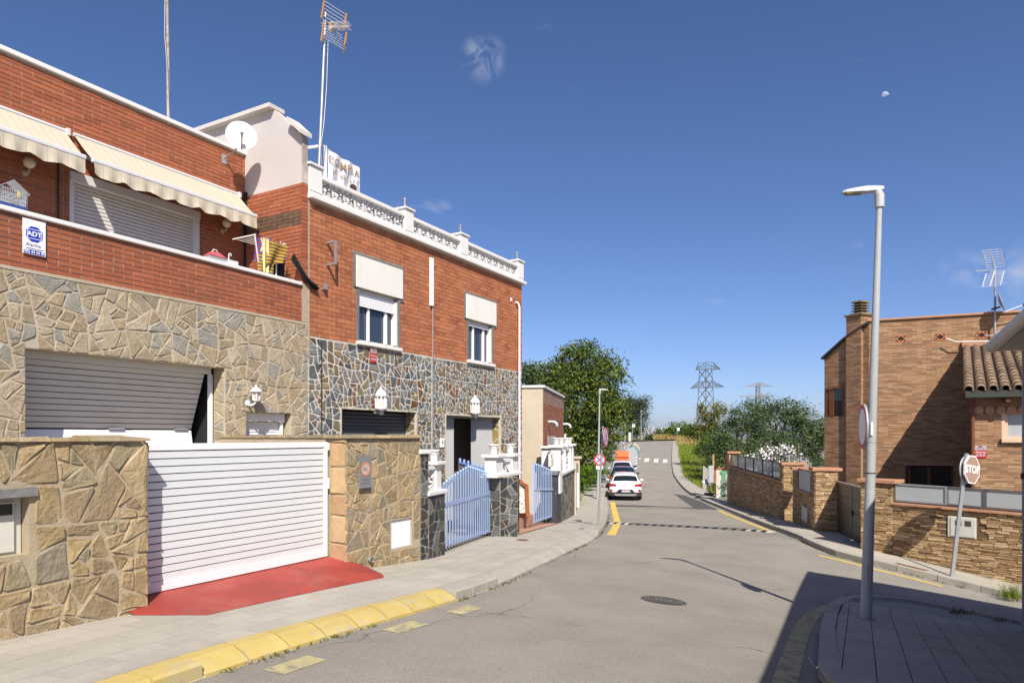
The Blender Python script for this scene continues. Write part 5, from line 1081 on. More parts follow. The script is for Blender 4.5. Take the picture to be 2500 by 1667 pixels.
for (ua, ub) in ((0, .497), (.503, 1)):
    rl_ = MB()
    for (d0, hh) in ((.0, .05), (.48, .07)):
        for q in range(6):
            u0, u1 = ua+(ub-ua)*q/6, ua+(ub-ua)*(q+1)/6
            zz = lambda u: (zb0+(zb1-zb0)*u+.05 if d0 == 0 else (zb0+(zb1-zb0)*u)*.33+(zt0+zt1)/2*.67)
            rl_.hexa([(x0+L*u0,y0+.03,zz(u0)),(x0+L*u1,y0+.03,zz(u1)),(x0+L*u1,y0+.055,zz(u1)),(x0+L*u0,y0+.055,zz(u0))], [(x0+L*u0,y0+.03,zz(u0)+hh),(x0+L*u1,y0+.03,zz(u1)+hh),(x0+L*u1,y0+.055,zz(u1)+hh),(x0+L*u0,y0+.055,zz(u0)+hh)])
            if d0: rl_.box(x0+L*u0, x0+L*u1, y0-.006, y0-.001, zz((u0+u1)/2), zz((u0+u1)/2)+hh)
    for q in range(8):
        u0, u1 = ua+(ub-ua)*q/8, ua+(ub-ua)*(q+1)/8; zt = lambda u: ztm-(ztm-(zt0+zt1)/2)*(abs(u-.5)*2)**1.1-.04
        rl_.hexa([(x0+L*u0,y0+.03,zt(u0)-.04),(x0+L*u1,y0+.03,zt(u1)-.04),(x0+L*u1,y0+.055,zt(u1)-.04),(x0+L*u0,y0+.055,zt(u0)-.04)], [(x0+L*u0,y0+.03,zt(u0)),(x0+L*u1,y0+.03,zt(u1)),(x0+L*u1,y0+.055,zt(u1)),(x0+L*u0,y0+.055,zt(u0))])
    part(t, 'rails', rl_, m_blueg)
# inner gate behind (dark sheet topped with blue knobs)
ia = P3(1120, 1130, 17.0); ib = P3(1194, 1152, 17.6); fi, xi, yi, Li = seg_frame((ia.x, ia.y), (ib.x, ib.y))
t = thing('inner_gate', 'dark sheet metal gate edged with blue knobs behind the closed blue gate', 'gate', fi, (xi+Li/2, yi, -2.2))
part(t, 'sheet', MB().hexa([(xi,yi,-2.2),(xi+Li,yi,-2.2),(xi+Li,yi+.03,-2.2),(xi,yi+.03,-2.2)], [(xi,yi,ia.z),(xi+Li,yi,ib.z),(xi+Li,yi+.03,ib.z),(xi,yi+.03,ia.z)]), M('dark_sheet', (.1,.105,.11), .5, .1))
part(t, 'rail', MB().bar((xi, yi-.01, ia.z+.02), (xi+Li, yi-.01, ib.z+.02), .05, .05), M('deep_blue_paint', (.12,.2,.45), .5, .1))
for k in range(8): u = (k+.3)/7.6; part(t, 'knob', MB().box(xi+Li*u-.02, xi+Li*u+.02, yi-.02, yi+.02, ia.z+(ib.z-ia.z)*u+.04, ia.z+(ib.z-ia.z)*u+.13), m_blueg)
# right dark wall with meter niche and balustrade
lz2 = zat(1221, 1165, qe)
t, fr, x0, y0, L = slate_wall('short black slate return beside the closed blue gate', qd, qe, lz2, .5, .22, 65, name='slate_pier')
mh0, mh1 = .32*(Vector((qf[0]-qe[0], qf[1]-qe[1])).length), .72*(Vector((qf[0]-qe[0], qf[1]-qe[1])).length)
hz1, hz0 = zat(1242, 1200, qe), zat(1242, 1252, qe)
t, fr, x0, y0, L = slate_wall('black slate wall with a meter niche at the end of the brick house', qe, qf, lz2, .35, .24, 67, holes=[(mh0, mh1, hz0, hz1)])
part(t, 'meter_niche', MB().box(x0+mh0+.01, x0+mh1-.01, y0+.12, y0+.14, hz0, hz1), M('niche_stucco', (.45,.38,.26), .9, .15)); part(t, 'meter_door', MB().box(x0+mh0+.02, x0+mh0+(mh1-mh0)*.7, y0+.08, y0+.11, hz0+.02, hz1-.03), m_meter)
part(t, 'ledge', MB().box(x0-.3, x0+L+.05, y0-.05, y0+.4, lz2, lz2+.08), m_balw, bevel=.01)
pz = zat(1204, 1116, qd)
for (xa_, xb_) in ((x0-.2, x0+.22), (x0+L-.4, x0+L-.05)):
    part(t, 'balustrade_post', MB().box(xa_, xb_, y0+.02, y0+.3, lz2+.081, pz), m_balw); part(t, 'post_cap', MB().box(xa_-.07, xb_+.07, y0-.05, y0+.37, pz, pz+.07), m_balw, bevel=.01)
lat_block(t, x0+.22, x0+L-.4, y0+.1, lz2+.081, pz-.12); part(t, 'rail', MB().box(x0+.22, x0+L-.4, y0+.06, y0+.24, pz-.119, pz-.05), m_balw)
urn(fr.w(x0+.0, y0+.16, pz+.07), 'white garlanded urn nearest the closed blue gate on the white balustrade', .78); urn(fr.w(x0+L-.22, y0+.16, pz+.07), 'white garlanded urn at the end of the balustrade by the downpipe', .78)

# ---- house 3: plain house, tiled step wall, open blue gate, slate wall with balustrade
FC = Frame(79.5); hc = at(1325, 1064, 26.0); hx, hy_ = FC.l(hc.x, hc.y)
m_beige = M('beige_render', (.50,.43,.33), .95, .07, .9, .12, 40, dirt=[((.42,.36,.27), .7, .5, .75), ((.56,.5,.4), 1.2, .55, .8)])
ht = (HY-938)/FPX*26.0
h3 = thing('small_house', 'small house with bare beige side wall and patched brick front', 'house', FC, (hx+3.5, hy_+2, -3.0))
part(h3, 'body', MB().box(hx, hx+7.2, hy_, hy_+7, -3.6, ht-.12), m_beige)
part(h3, 'roof_edge', MB().box(hx-.06, hx+7.3, hy_-.08, hy_+7.05, ht-.119, ht-.03), m_balw)
m_ob = M('old_brick', (.3,.12,.07), .9, .2, 10, .4, 60, cols=[(.34,.12,.065),(.28,.1,.06),(.36,.16,.09),(.24,.1,.065)], rnd=.15)
m_gb = M('greyed_brick', (.3,.2,.16), .9, .2, 10, .4, 60, rnd=.12)
part(h3, 'front_mortar', MB().box(hx, hx+7.2, hy_-.012, hy_-.001, -3.2, ht-.13), m_bmort)
patch = [(hx+1.2, hx+3.9, -1.9, .0)]
bl = brick_list(hx, hx+7.2, -2.6, ht-.7, .29, .1, .014, patch); bricks(h3, bl, hy_-.013, m_ob, .012, 200, key=lambda b: b[0])
bricks(h3, brick_list(hx, hx+7.2, ht-.69, ht-.14, .29, .1, .014), hy_-.013, m_gb, .016, 90, key=lambda b: b[0])
part(h3, 'cement_patch', MB().box(hx+1.2, hx+3.9, hy_-.03, hy_-.013, -1.9, .0), m_plast)
part(h3, 'doorway', MB().box(hx+1.3, hx+2.6, hy_-.034, hy_-.031, -3.0, -.75).box(hx+3.0, hx+3.8, hy_-.034, hy_-.031, -3, -.6), m_blk)
for sx in (1.4, 6.9): part(h3, 'elbow_pipe', MB().tube([(hx+sx, hy_, .56), (hx+sx, hy_-.25, .56), (hx+sx, hy_-.36, .5), (hx+sx, hy_-.38, .38)], .08, 10), m_galv)
part(h3, 'downpipe', MB().tube([(hx+7.1, hy_-.1, .1), (hx+7.1, hy_-.1, -2.8)], .05, 8), m_whitew)
# terracotta porch between the two front walls
m_terra = M('terracotta_floor', (.40,.22,.15), .8, .15, 3, .1, 40, dirt=[((.5,.36,.3), 1, .5, .75)])
fl = [XY(1268, 1305, 0), XY(1362, 1278, 0), (1.15, 24.2), (.55, 24.2), (-.7, 19.0)]
mb = MB(); mb.add([(x, y, G(x, y)+.02) for x, y in fl], [tuple(range(len(fl)))]); solo('porch_floor', None, None, mb, m_terra, kind='structure')
so = at(1268, 1060, 18.6)
ty = 19.2; 
def pY(px, py, Y): return at(px, py, Y)
t = thing('tiled_step_wall', 'low patterned tile wall with orange glazed edging beside the steps', 'wall', W0, tuple(pY(1280, 1250, ty)))
a_, b_, c_, d_ = pY(1262, 1170, ty), pY(1283, 1186, ty), pY(1287, 1252, ty), pY(1262, 1252, ty)
part(t, 'panel', MB().hexa([d_, c_, c_+Vector((0,.2,0)), d_+Vector((0,.2,0))], [a_, b_, b_+Vector((0,.2,0)), a_+Vector((0,.2,0))]), M('patterned_tile', (.6,.58,.53), .4, .05, dirt=[((.25,.24,.24), 16, .54, .58)]))
m_ored = M('glazed_orange_tile', (.30,.10,.03), .3, .2, 6, spec=.6)
part(t, 'edging', MB().bar(a_+Vector((0,-.02,.02)), b_+Vector((0,-.02,.02)), .12, .08).bar(b_+Vector((.03,-.02,.05)), c_+Vector((.02,-.02,-.1)), .1, .12), m_ored)
st = thing('tiled_step', 'terracotta tiled steps behind the open blue gate', 'steps', W0, tuple(pY(1290, 1262, 19.6)))
sa, sb = pY(1264, 1268, 18.9), pY(1302, 1256, 20.5)
part(st, 'tread', MB().hexa([sa+Vector((0,0,-.3)), sb+Vector((0,0,-.3)), sb+Vector((-.3,2,-.3)), sa+Vector((-.5,2,-.3))], [sa, sb, sb+Vector((-.3,2,0)), sa+Vector((-.5,2,0))]), m_terra); part(st, 'riser_tile', MB().hexa([sa+Vector((0,.5,.001)), sa+Vector((.3,.45,.001)), sa+Vector((.3,2,.001)), sa+Vector((0,2,.001))], [sa+Vector((0,.5,.18)), sa+Vector((.3,.45,.18)), sa+Vector((.3,2,.18)), sa+Vector((0,2,.18))]), m_ored)
# open blue gate leaf
Yh, Yf = 23.2, 20.9
la, lb2 = at(1304, 1280, Yf), at(1349, 1264, Yh); fr, x0, y0, L = seg_frame((la.x, la.y), (lb2.x, lb2.y))
t = thing('blue_gate', 'pale blue picket gate leaf standing open in front of the beige house', 'gate', fr, (x0, y0, la.z), 'pale blue gates')
zA, zB = (HY-1133)/FPX*Yf, (HY-1152)/FPX*Yh
for k in range(11):
    u = (k+.5)/11; x = x0+L*u; zb_ = la.z+(lb2.z-la.z)*u+.04; zt_ = zB+(zA-zB)*(1-u)**.9; w = L/11*.42
    part(t, 'picket', MB().box(x-w/2, x+w/2, y0, y0+.01, zb_, zt_).lathe([(.02,0),(.035,.03),(.001,.07)], (x, y0+.015, zt_), 6), m_blueg, fix=False)
part(t, 'rails', MB().bar((x0, y0-.015, zA*.4+la.z*.6+.35), (x0+L, y0-.015, zB*.4+lb2.z*.6+.35), .02, .07).bar((x0, y0+.04, la.z+.08), (x0+L, y0+.04, lb2.z+.08), .03, .05).bar((x0+.02, y0+.04, la.z+.04), (x0+.02, y0+.04, zA), .05), m_blueg)
# slate wall with balustrade of house 3
qg, qh = FRONT[5], FRONT[6]; fr, x0, y0, L = seg_frame(qg, qh)
zl0, zl1 = zat(1373, 1165, qg), zat(1404, 1146, qh); zl = (zl0+zl1)/2
t, fr, x0, y0, L = slate_wall('grey slate garden wall under the long white balustrade', qg, qh, zl, .4, .32, 71, mat=M('weathered_slate', (.2,.2,.19), .7, .3, 6, .5, 30, cols=['#5c5a54','#6b665c','#4c4c4a','#77706388'[:7],'#57534c'], rnd=.2, dirt=[((.33,.3,.26), 4, .5, .7)], bdist=.03))
part(t, 'ledge', MB().box(x0+.9, x0+L+.1, y0-.06, y0+.46, zl, zl+.1), m_balw, bevel=.01)
pzz = zl+1.02
xs = [x0+1.0, x0+2.6, x0+4.6, x0+L-.3]
for i, xx in enumerate(xs):
    part(t, 'balustrade_post', MB().box(xx-.18, xx+.18, y0+.0, y0+.36, zl+.101, pzz), m_balw); part(t, 'post_cap', MB().box(xx-.28, xx+.28, y0-.1, y0+.46, pzz, pzz+.09), m_balw, bevel=.012)
    urn(fr.w(xx, y0+.18, pzz+.09), ['white urn first on the long balustrade by the open gate', 'white urn second on the long balustrade', 'white urn third on the long balustrade', 'white urn last on the long balustrade beside the green fence'][i], .85)
    if i < 3: lat_block(t, xx+.18, xs[i+1]-.18, y0+.1, zl+.101, pzz-.16, max(1, int((xs[i+1]-xx-.36)/.8))); part(t, 'rail', MB().box(xx+.181, xs[i+1]-.181, y0+.05, y0+.3, pzz-.159, pzz-.07), m_balw)
# tall return post with the white letter niche, in front of the balustrade
t = thing('slate_post', 'dark slate gate post with a white letter niche by the open gate', 'wall', fr, (x0+.1, y0, G(*qg)))
za_ = zat(1355, 1150, qg)
part(t, 'core', MB().box(x0-.45, x0+.8, y0-.02, y0+.42, G(*qg)-.3, za_-.1), m_black); part(t, 'cap', MB().box(x0-.52, x0+.3, y0-.06, y0+.46, za_-.099, za_), m_trim)
part(t, 'letter_niche', MB().box(x0+.05, x0+.75, y0-.08, y0-.021, zat(1360, 1205, qg), za_-.05), m_balw)
lat_block(t, x0-.4, x0+.4, y0+.2, zl+.4, pzz-.2)
# white panel part left of posts, seen end on
e0, e1 = at(1322, 1142, 25.2), at(1346, 1094, 25.2); part(t, 'end_post', conv(MB().box(e0.x, e1.x, 25.2, 25.5, e0.z, e1.z).box(e0.x-.06, e1.x+.06, 25.1, 25.6, e1.z, e1.z+.08), W0, fr), m_balw, bevel=.01)
# ---- concrete block wall with meter cupboards, green fence
qi = (3.25, 33.4); m_block = M('concrete_block', (.36,.34,.30), .95, .1, 5, .3, 40, rnd=.08, dirt=[((.26,.24,.21), 1.5, .5, .75)])
fr, x0, y0, L = seg_frame((qh[0]+.02, qh[1]+.05), qi)
t = thing('block_wall', 'bare concrete block wall with cream meter posts beyond the slate wall', 'wall', fr, (x0+L/2, y0, G(*qi)))
bz0 = G(*qi)-.2; bzt = zat(1420, 1130, qi)
part(t, 'core', MB().box(x0, x0+L, y0+.02, y0+.2, bz0, bzt), m_mort)
for b in brick_list(x0, x0+L, bz0, bzt, .4, .2, .015): part(t, 'block', MB().box(b[0], b[1], y0, y0+.03, b[2], b[3]), m_block)
part(t, 'meter_post', MB().box(x0+.1, x0+.5, y0-.06, y0+.2, bz0, zat(1412, 1130, qh)), m_beige); part(t, 'meter_post', MB().box(x0+L-.1, x0+L+.35, y0-.06, y0+.3, bz0, zat(1427, 1119, qi)), m_beige); part(t, 'post_cap', MB().box(x0+L-.2, x0+L+.45, y0-.16, y0+.4, zat(1427, 1119, qi), zat(1427, 1119, qi)+.1), m_beige)
part(t, 'white_pipe', MB().tube([(x0+.3, y0-.12, -1.6), (x0+.3, y0-.12, -3.1)], .05, 8), m_whitew)
gf = thing('green_fence', 'dark green slatted metal fence behind the last urn', 'fence', fr, (x0+.6, y0+.4, bzt), None)
for k in range(9): part(gf, 'slat', MB().box(x0-.3+.16*k, x0-.3+.16*k+.11, y0+.5, y0+.53, -2.6, zat(1410, 1096, qh)), M('fence_green', (.05,.11,.10), .5, .1))
part(gf, 'rail', MB().box(x0-.3, x0+1.15, y0+.531, y0+.56, -1.2, -1.12), MATS['fence_green'])
# ================================================================== street things: cars, bins, signs, lamps, speed hump, covers
m_pole = M('grey_lamp_paint', (.36,.38,.385), .45, .08, 6, .05, 60, spec=.45); m_polel = M('lamp_head_grey', (.40,.41,.415), .45, .05, spec=.4)
m_tyre = M('tyre_rubber', (.02,.02,.021), .9, .1); m_rim = M('alloy_rim', (.3,.31,.32), .35, .1, metal=.7)
m_cglass = M('car_glass', (.012,.016,.02), .05, 0, spec=.8); m_lamp = M('tail_lamp', (.30,.008,.012), .15, .1, 20, spec=.7); m_plate = M('number_plate', (.75,.75,.74), .4, 0)
SEC_SUV = [(-2.18,.45,.80,.85,.76,.66),(-2.13,.33,.97,1.01,.86,.74),(-2.0,.27,1.03,1.09,.89,.72),(-1.62,.24,1.03,1.44,.90,.60),(-1.1,.23,1.02,1.53,.905,.60),(0,.23,1.0,1.55,.905,.61),(.5,.23,.99,1.49,.9,.6),(1.2,.24,.97,1.05,.9,.70),(1.85,.26,.82,.93,.86,.66),(2.12,.33,.62,.74,.74,.52)]
def car(name, label, loc, head, sec, paint, wheel_y=(-1.33, 1.37), rails=False, plate=None, cladding=True, hgt=1.0):
    fr = W0; t = bpy.data.objects.new(name, None); COL.objects.link(t); t.location = loc; t.rotation_euler = (0, 0, head); BASE[t.name] = ((0,0,0), W0); put(t, label, 'car', 'cars parked along the left kerb')
    pts = []
    for (y, zb, zl, zr, w, wr) in sec:
        zb, zl, zr = zb*hgt, zl*hgt, zr*hgt
        h = [(w*.93, zb), (w, zb+(zl-zb)*.35), (w*.995, zb+(zl-zb)*.75), (w*.955, zl), (wr+(w*.955-wr)*.12, zr-(zr-zl)*.1), (wr*.8, zr), (0.0, zr+.02)]
        pts.append([(x, y, z) for x, z in h]+[(-x, y, z) for x, z in h[-2::-1]])
    m = len(pts[0]); vs = [p for r in pts for p in r]; n = len(pts)
    fs = [(i*m+k, i*m+k+1, (i+1)*m+k+1, (i+1)*m+k) for i in range(n-1) for k in range(m-1)]+[tuple(range(m))[::-1], tuple((n-1)*m+k for k in range(m))]+[(i*m+m-1, i*m, (i+1)*m, (i+1)*m+m-1) for i in range(n-1)]
    b = part(t, 'body', MB().add(vs, fs, True), paint)
    for p_ in b.data.polygons: p_.use_smooth = True
    es = b.modifiers.new('s', 'EDGE_SPLIT'); es.split_angle = R(38)
    def glass(i0, i1, k0, k1, nm, inset=.07, out=.008):
        q = []
        for (i, k) in ((i0, k0), (i1, k0), (i1, k1), (i0, k1)): q.append(Vector(pts[i][k]))
        c = sum(q, Vector())/4; q = [c+(p-c)*(1-inset) for p in q]; nn = (q[1]-q[0]).cross(q[2]-q[0]).normalized()
        if nn.dot(c-Vector((0, c.y*.3, .6))) < 0: nn = -nn
        part(t, nm, MB().add([p+nn*out for p in q], [(0,1,2,3)]), m_cglass, fix=False)
    def screen(i0, i1, nm):
        vs = []; ks = range(4, m-4)
        for i in (i0, i1):
            for k in ks: p = Vector(pts[i][k]); c = Vector((0, pts[i][k][1], p.z)); vs.append(Vector((p.x*.93, p.y, p.z)))
        a, b = vs[:len(vs)//2], vs[len(vs)//2:]; n_ = len(a); nn = Vector((0, -1 if i0 < 4 else 1, .55)).normalized()*.014
        q = [x.lerp(y, .08)+nn for x, y in zip(a, b)]+[x.lerp(y, .9)+nn for x, y in zip(a, b)]
        part(t, nm, MB().add(q, [(k, k+1, n_+k+1, n_+k) for k in range(n_-1)], True), m_cglass, fix=False)
    screen(2, 3, 'rear_window'); screen(6, 7, 'windscreen')
    for (i0, i1) in ((3, 4), (4, 5), (5, 6)): glass(i0, i1, 3, 4, 'side_window', .09); glass(i0, i1, m-4, m-5, 'side_window', .09)
    for sx in (-1, 1):
        q0, q1 = sec[1], sec[2]; x1 = q0[4]*sx
        part(t, 'tail_light', MB().hexa([(x1*1.01,-2.15,.80*hgt),(x1*.55,-2.225,.86*hgt),(x1*.6,-2.08,.87*hgt),(x1*1.02,-1.9,.84*hgt)], [(x1*1.02,-2.11,.99*hgt),(x1*.62,-2.215,.96*hgt),(x1*.66,-2.05,.95*hgt),(x1*1.02,-1.86,.99*hgt)]), m_lamp)
        part(t, 'fog_light', MB().box(x1*.9-.07, x1*.9+.07, -2.195, -2.1, .5, .62), m_lamp)
        part(t, 'mirror', MB().lathe([(.001,-.1),(.05,-.09),(.07,0),(.05,.09),(.001,.1)], (sx*1.0, .72, 1.02*hgt), 10, 'x'), m_blackp if paint.name != 'car_white' else paint)
        for wy in wheel_y:
            w_ = part(t, 'wheel', MB().lathe([(.001,-.11),(.2,-.11),(.31,-.1),(.335,-.06),(.335,.06),(.31,.1),(.2,.11),(.001,.11)], (sx*.80, wy, .335), 22, 'x'), m_tyre); part(w_, 'rim', MB().lathe([(.001,.118),(.19,.118),(.205,.10)] if sx > 0 else [(.001,-.118),(.19,-.118),(.205,-.1)], (sx*.80, wy, .335), 16, 'x'), m_rim)
        if rails: part(t, 'roof_rail', MB().tube([(sx*.56,-1.3,1.5*hgt),(sx*.56,-1.1,1.585*hgt),(sx*.57,.3,1.57*hgt),(sx*.57,.5,1.5*hgt)], .02, 6), m_galv)
    if cladding:
        part(t, 'bumper', MB().hexa([(-.83,-2.17,.30),(.83,-2.17,.30),(.88,-1.8,.28),(-.88,-1.8,.28)], [(-.84,-2.19,.46),(.84,-2.19,.46),(.9,-1.8,.46),(-.9,-1.8,.46)]), m_blackp); part(t, 'skid_plate', MB().hexa([(-.5,-2.2,.26),(.5,-2.2,.26),(.5,-2.1,.26),(-.5,-2.1,.26)], [(-.66,-2.21,.37),(.66,-2.21,.37),(.66,-2.1,.37),(-.66,-2.1,.37)]), m_galv)
        part(t, 'plate_recess', MB().hexa([(-.5,-2.185,.465),(.5,-2.185,.465),(.5,-2.1,.465),(-.5,-2.1,.465)], [(-.36,-2.19,.62),(.36,-2.19,.62),(.36,-2.1,.62),(-.36,-2.1,.62)]), m_blackp)
    if plate:
        p_ = part(t, 'number_plate', MB().box(-.26, .26, -2.205, -2.195, .47, .58), m_plate); part(p_, 'country_band', MB().box(-.26, -.215, -2.207, -2.2055, .47, .58), m_blue)
        part(p_, 'lettering', textmb(plate, .12, lambda a, c: (a+.02, -2.208, .525+c), bold=.003), m_blackp, fix=False)
    part(t, 'badge', MB().lathe([(.001,-2.19),(.05,-2.19),(.055,-2.15)], (0, 0, .88*hgt), 14, 'y'), m_galv)
    return t
m_cw = M('car_white', (.76,.76,.76), .25, 0, coat=.6, spec=.5); m_cb = M('car_black', (.012,.013,.016), .2, 0, coat=.8, spec=.5)
hd = -R(8.5); 
def cpos(px, py, Y, fwd): w = at(px, 1064, Y); d = Vector((math.sin(-hd), math.cos(-hd), 0)); p = Vector((w.x, w.y, 0))+d*fwd; p.z = G(p.x, p.y)-.13; return p
car('white_suv', 'white SUV parked at the left kerb, seen from behind', cpos(1527, 1222, 37.7, 2.18), hd, SEC_SUV, m_cw, rails=True, plate='5918 LDV', hgt=.95)
car('black_car', 'black hatchback parked between two white cars', cpos(1522, 1200, 43.4, 2.1), hd, SEC_SUV, m_cb, hgt=.95, plate=None)
sec_f = SEC_SUV
c3 = car('white_car', 'white hatchback facing the camera in front of the orange container', cpos(1520, 1180, 49.3, 2.1), hd+math.pi, SEC_SUV, m_cw, hgt=.95, cladding=True)
# orange container and the row of recycling bins
m_orange = M('orange_container', (.72,.17,.06), .55, .06, 3)
oc_ = at(1519, 1064, 55.5); og = G(oc_.x, oc_.y)-.13; fo = Frame(-8.0); ox, oy = fo.l(oc_.x, oc_.y)
t = thing('clothing_bank', 'orange clothes recycling container behind the white hatchback', 'container', fo, (ox, oy, og))
part(t, 'body', MB().box(-.52+ox, .52+ox, oy, oy+1.1, og, og+1.5), m_orange, bevel=.03); part(t, 'lid', MB().hexa([(ox-.54,oy-.05,og+1.5),(ox+.54,oy-.05,og+1.5),(ox+.54,oy+1.1,og+1.5),(ox-.54,oy+1.1,og+1.5)], [(ox-.52,oy+.02,og+1.98),(ox+.52,oy+.02,og+1.98),(ox+.52,oy+1.1,og+2.02),(ox-.52,oy+1.1,og+2.02)]), m_orange, bevel=.02); part(t, 'seam', MB().box(ox-.54, ox+.54, oy-.06, oy-.05, og+1.5, og+1.56), M('dark_orange', (.55,.08,.03), .5))
m_binb = M('bin_grey', (.36,.375,.38), .55, .06); bincols = [('grey',(.36,.38,.39)),('blue',(.18,.33,.52)),('green',(.06,.22,.15)),('brown',(.25,.17,.09)),('yellow',(.62,.5,.12)),('pale grey',(.5,.53,.54))]
b0 = hit(1557, 1141.5, -.13); fb = Frame(90-11.5); bx, by_ = fb.l(b0.x, b0.y)
for i, (cn, cc_) in enumerate(bincols):
    x = bx+.15+i*1.95; bw = fb.w(x+.9, by_+.7); bg_ = G(bw.x, bw.y)-.13
    t = thing('recycling_bin', ['grey round-topped recycling bin nearest the camera in the row','blue-lidded recycling bin second in the row','green-lidded recycling bin third in the row','brown-lidded recycling bin fourth in the row','yellow-lidded recycling bin fifth in the row','pale grey recycling bin farthest in the row'][i], 'recycling bin', fb, (x+.9, by_+.7, bg_), 'recycling bins by the crossing')
    prof = [(.05,.15),(0,.5),(0,1.0),(.05,1.25),(.2,1.5),(.42,1.68),(.7,1.74),(.98,1.68),(1.2,1.5),(1.35,1.25),(1.4,1.0),(1.4,.5),(1.35,.15)]
    part(t, 'body', MB().poly(prof, lambda p: (x, by_+p[0], bg_+p[1]), lambda p: (x+1.8, by_+p[0], bg_+p[1])), m_binb)
    ml = M('bin_lid_'+cn.replace(' ', '_'), cc_, .5, .05)
    lid = [(-.02,1.0),(.03,1.27),(.19,1.53),(.42,1.71),(.7,1.77),(.7,1.74),(.42,1.68),(.2,1.5),(.05,1.25),(0,1.0)]
    part(t, 'lid', MB().poly(lid, lambda p: (x+.05, by_+p[0], bg_+p[1]), lambda p: (x+1.75, by_+p[0], bg_+p[1])).poly([(1.4-p[0], p[1]) for p in lid], lambda p: (x+.05, by_+p[0], bg_+p[1]), lambda p: (x+1.75, by_+p[0], bg_+p[1])), ml)
    part(t, 'base', MB().box(x+.05, x+1.75, by_+.12, by_+1.28, bg_, bg_+.149), m_blackp); part(t, 'lift_ring', MB().tube([(x+.85, by_+.7, bg_+1.74), (x+.85, by_+.7, bg_+1.9)], .04, 6), m_blackp)
    if i == 0:
        for k in range(5): part(t, 'reflector', MB().box(x-.012, x-.002, by_+.0+.12, by_+.22, bg_+.35+.12*k, bg_+.35+.12*k+.1), MATS['sign_red'] if k % 2 else m_signw)
# ---- lamp posts
def lamp_post(base, h, label, head=Vector((1,0,0)), r0=.065, lean=(0,0), grp='street lamps', col=None):
    t = thing('street_lamp', label, 'street lamp', W0, tuple(base), grp); top = base+Vector((lean[0], lean[1], h)); col = col or m_pole
    part(t, 'pole', MB().tube([base, base+(top-base)*.5, top], [r0, r0*.74, r0*.48], 14), col)
    part(t, 'base_plate', MB().lathe([(.001,.012),(r0*1.5,.012),(r0*1.5,0)], tuple(base), 12), col)
    hd_ = head.normalized(); side = Vector((-hd_.y, hd_.x, 0)); mb = MB()
    secs = [(-.05,.04,.045,-.01),(.05,.05,.06,-.02),(.16,.07,.062,-.03),(.31,.075,.045,-.025),(.43,.06,.03,-.02),(.48,.035,.012,-.015)]
    vs = []
    for (d, w, zt, zb) in secs:
        c = top+hd_*d+Vector((0,0,.10+d*-.04)); vs += [c-side*w+Vector((0,0,zb)), c+side*w+Vector((0,0,zb)), c+side*w*.75+Vector((0,0,zt*.8)), c-side*w*.75+Vector((0,0,zt*.8))]
    part(t, 'lamp_head', mb.add(vs, [(4*i+k, 4*i+(k+1) % 4, 4*i+4+(k+1) % 4, 4*i+4+k) for i in range(5) for k in range(4)]+[(0,3,2,1),(20,21,22,23)]), m_polel, bevel=.008)
    c = top+hd_*.33+Vector((0,0,.048)); part(t, 'light_panel', MB().hexa([c-hd_*.1-side*.055, c+hd_*.1-side*.05, c+hd_*.1+side*.05, c-hd_*.1+side*.055], [c-hd_*.1-side*.055+Vector((0,0,.02)), c+hd_*.1-side*.05+Vector((0,0,.02)), c+hd_*.1+side*.05+Vector((0,0,.02)), c-hd_*.1+side*.055+Vector((0,0,.02))]), M('lamp_panel', (.25,.22,.15), .3, .2, 30))
    part(t, 'neck', MB().tube([top+Vector((0,0,-.14)), top+Vector((0,0,.02)), top+hd_*.03+Vector((0,0,.09))], [r0*.8, r0*.8, r0*.7], 12), m_polel)
    return t, top
lb_ = hit(2114, 1511, 0); lb_.z = G(lb_.x, lb_.y)
ltop = at(2147, 481, lb_.y)
lp, top = lamp_post(lb_, ltop.z-lb_.z, 'tall grey lamp post on the shaded corner pavement', Vector((-1, .12, 0)), .075, (ltop.x-lb_.x, 0))
part(lp, 'access_hatch', MB().box(lb_.x-.03, lb_.x+.03, lb_.y-.079, lb_.y-.06, lb_.z+.45, lb_.z+.75), m_pole, bevel=.004); part(lp, 'sticker', MB().box(lb_.x-.02+.05, lb_.x+.01+.05, lb_.y-.069, lb_.y-.06, lb_.z+2.45, lb_.z+2.62), m_signw); part(lp, 'footing', MB().lathe([(.001,.02),(.11,.018),(.13,.0)], tuple(lb_), 14), m_mort)
part(lp, 'joint_band', MB().lathe([(.05,0),(.064,0),(.064,.015),(.05,.015)], tuple(lb_.lerp(ltop, .345)), 14), m_blackp); part(lp, 'joint_band', MB().lathe([(.05,0),(.061,0),(.061,.012),(.05,.012)], tuple(lb_.lerp(ltop, .42)), 14), m_pole)
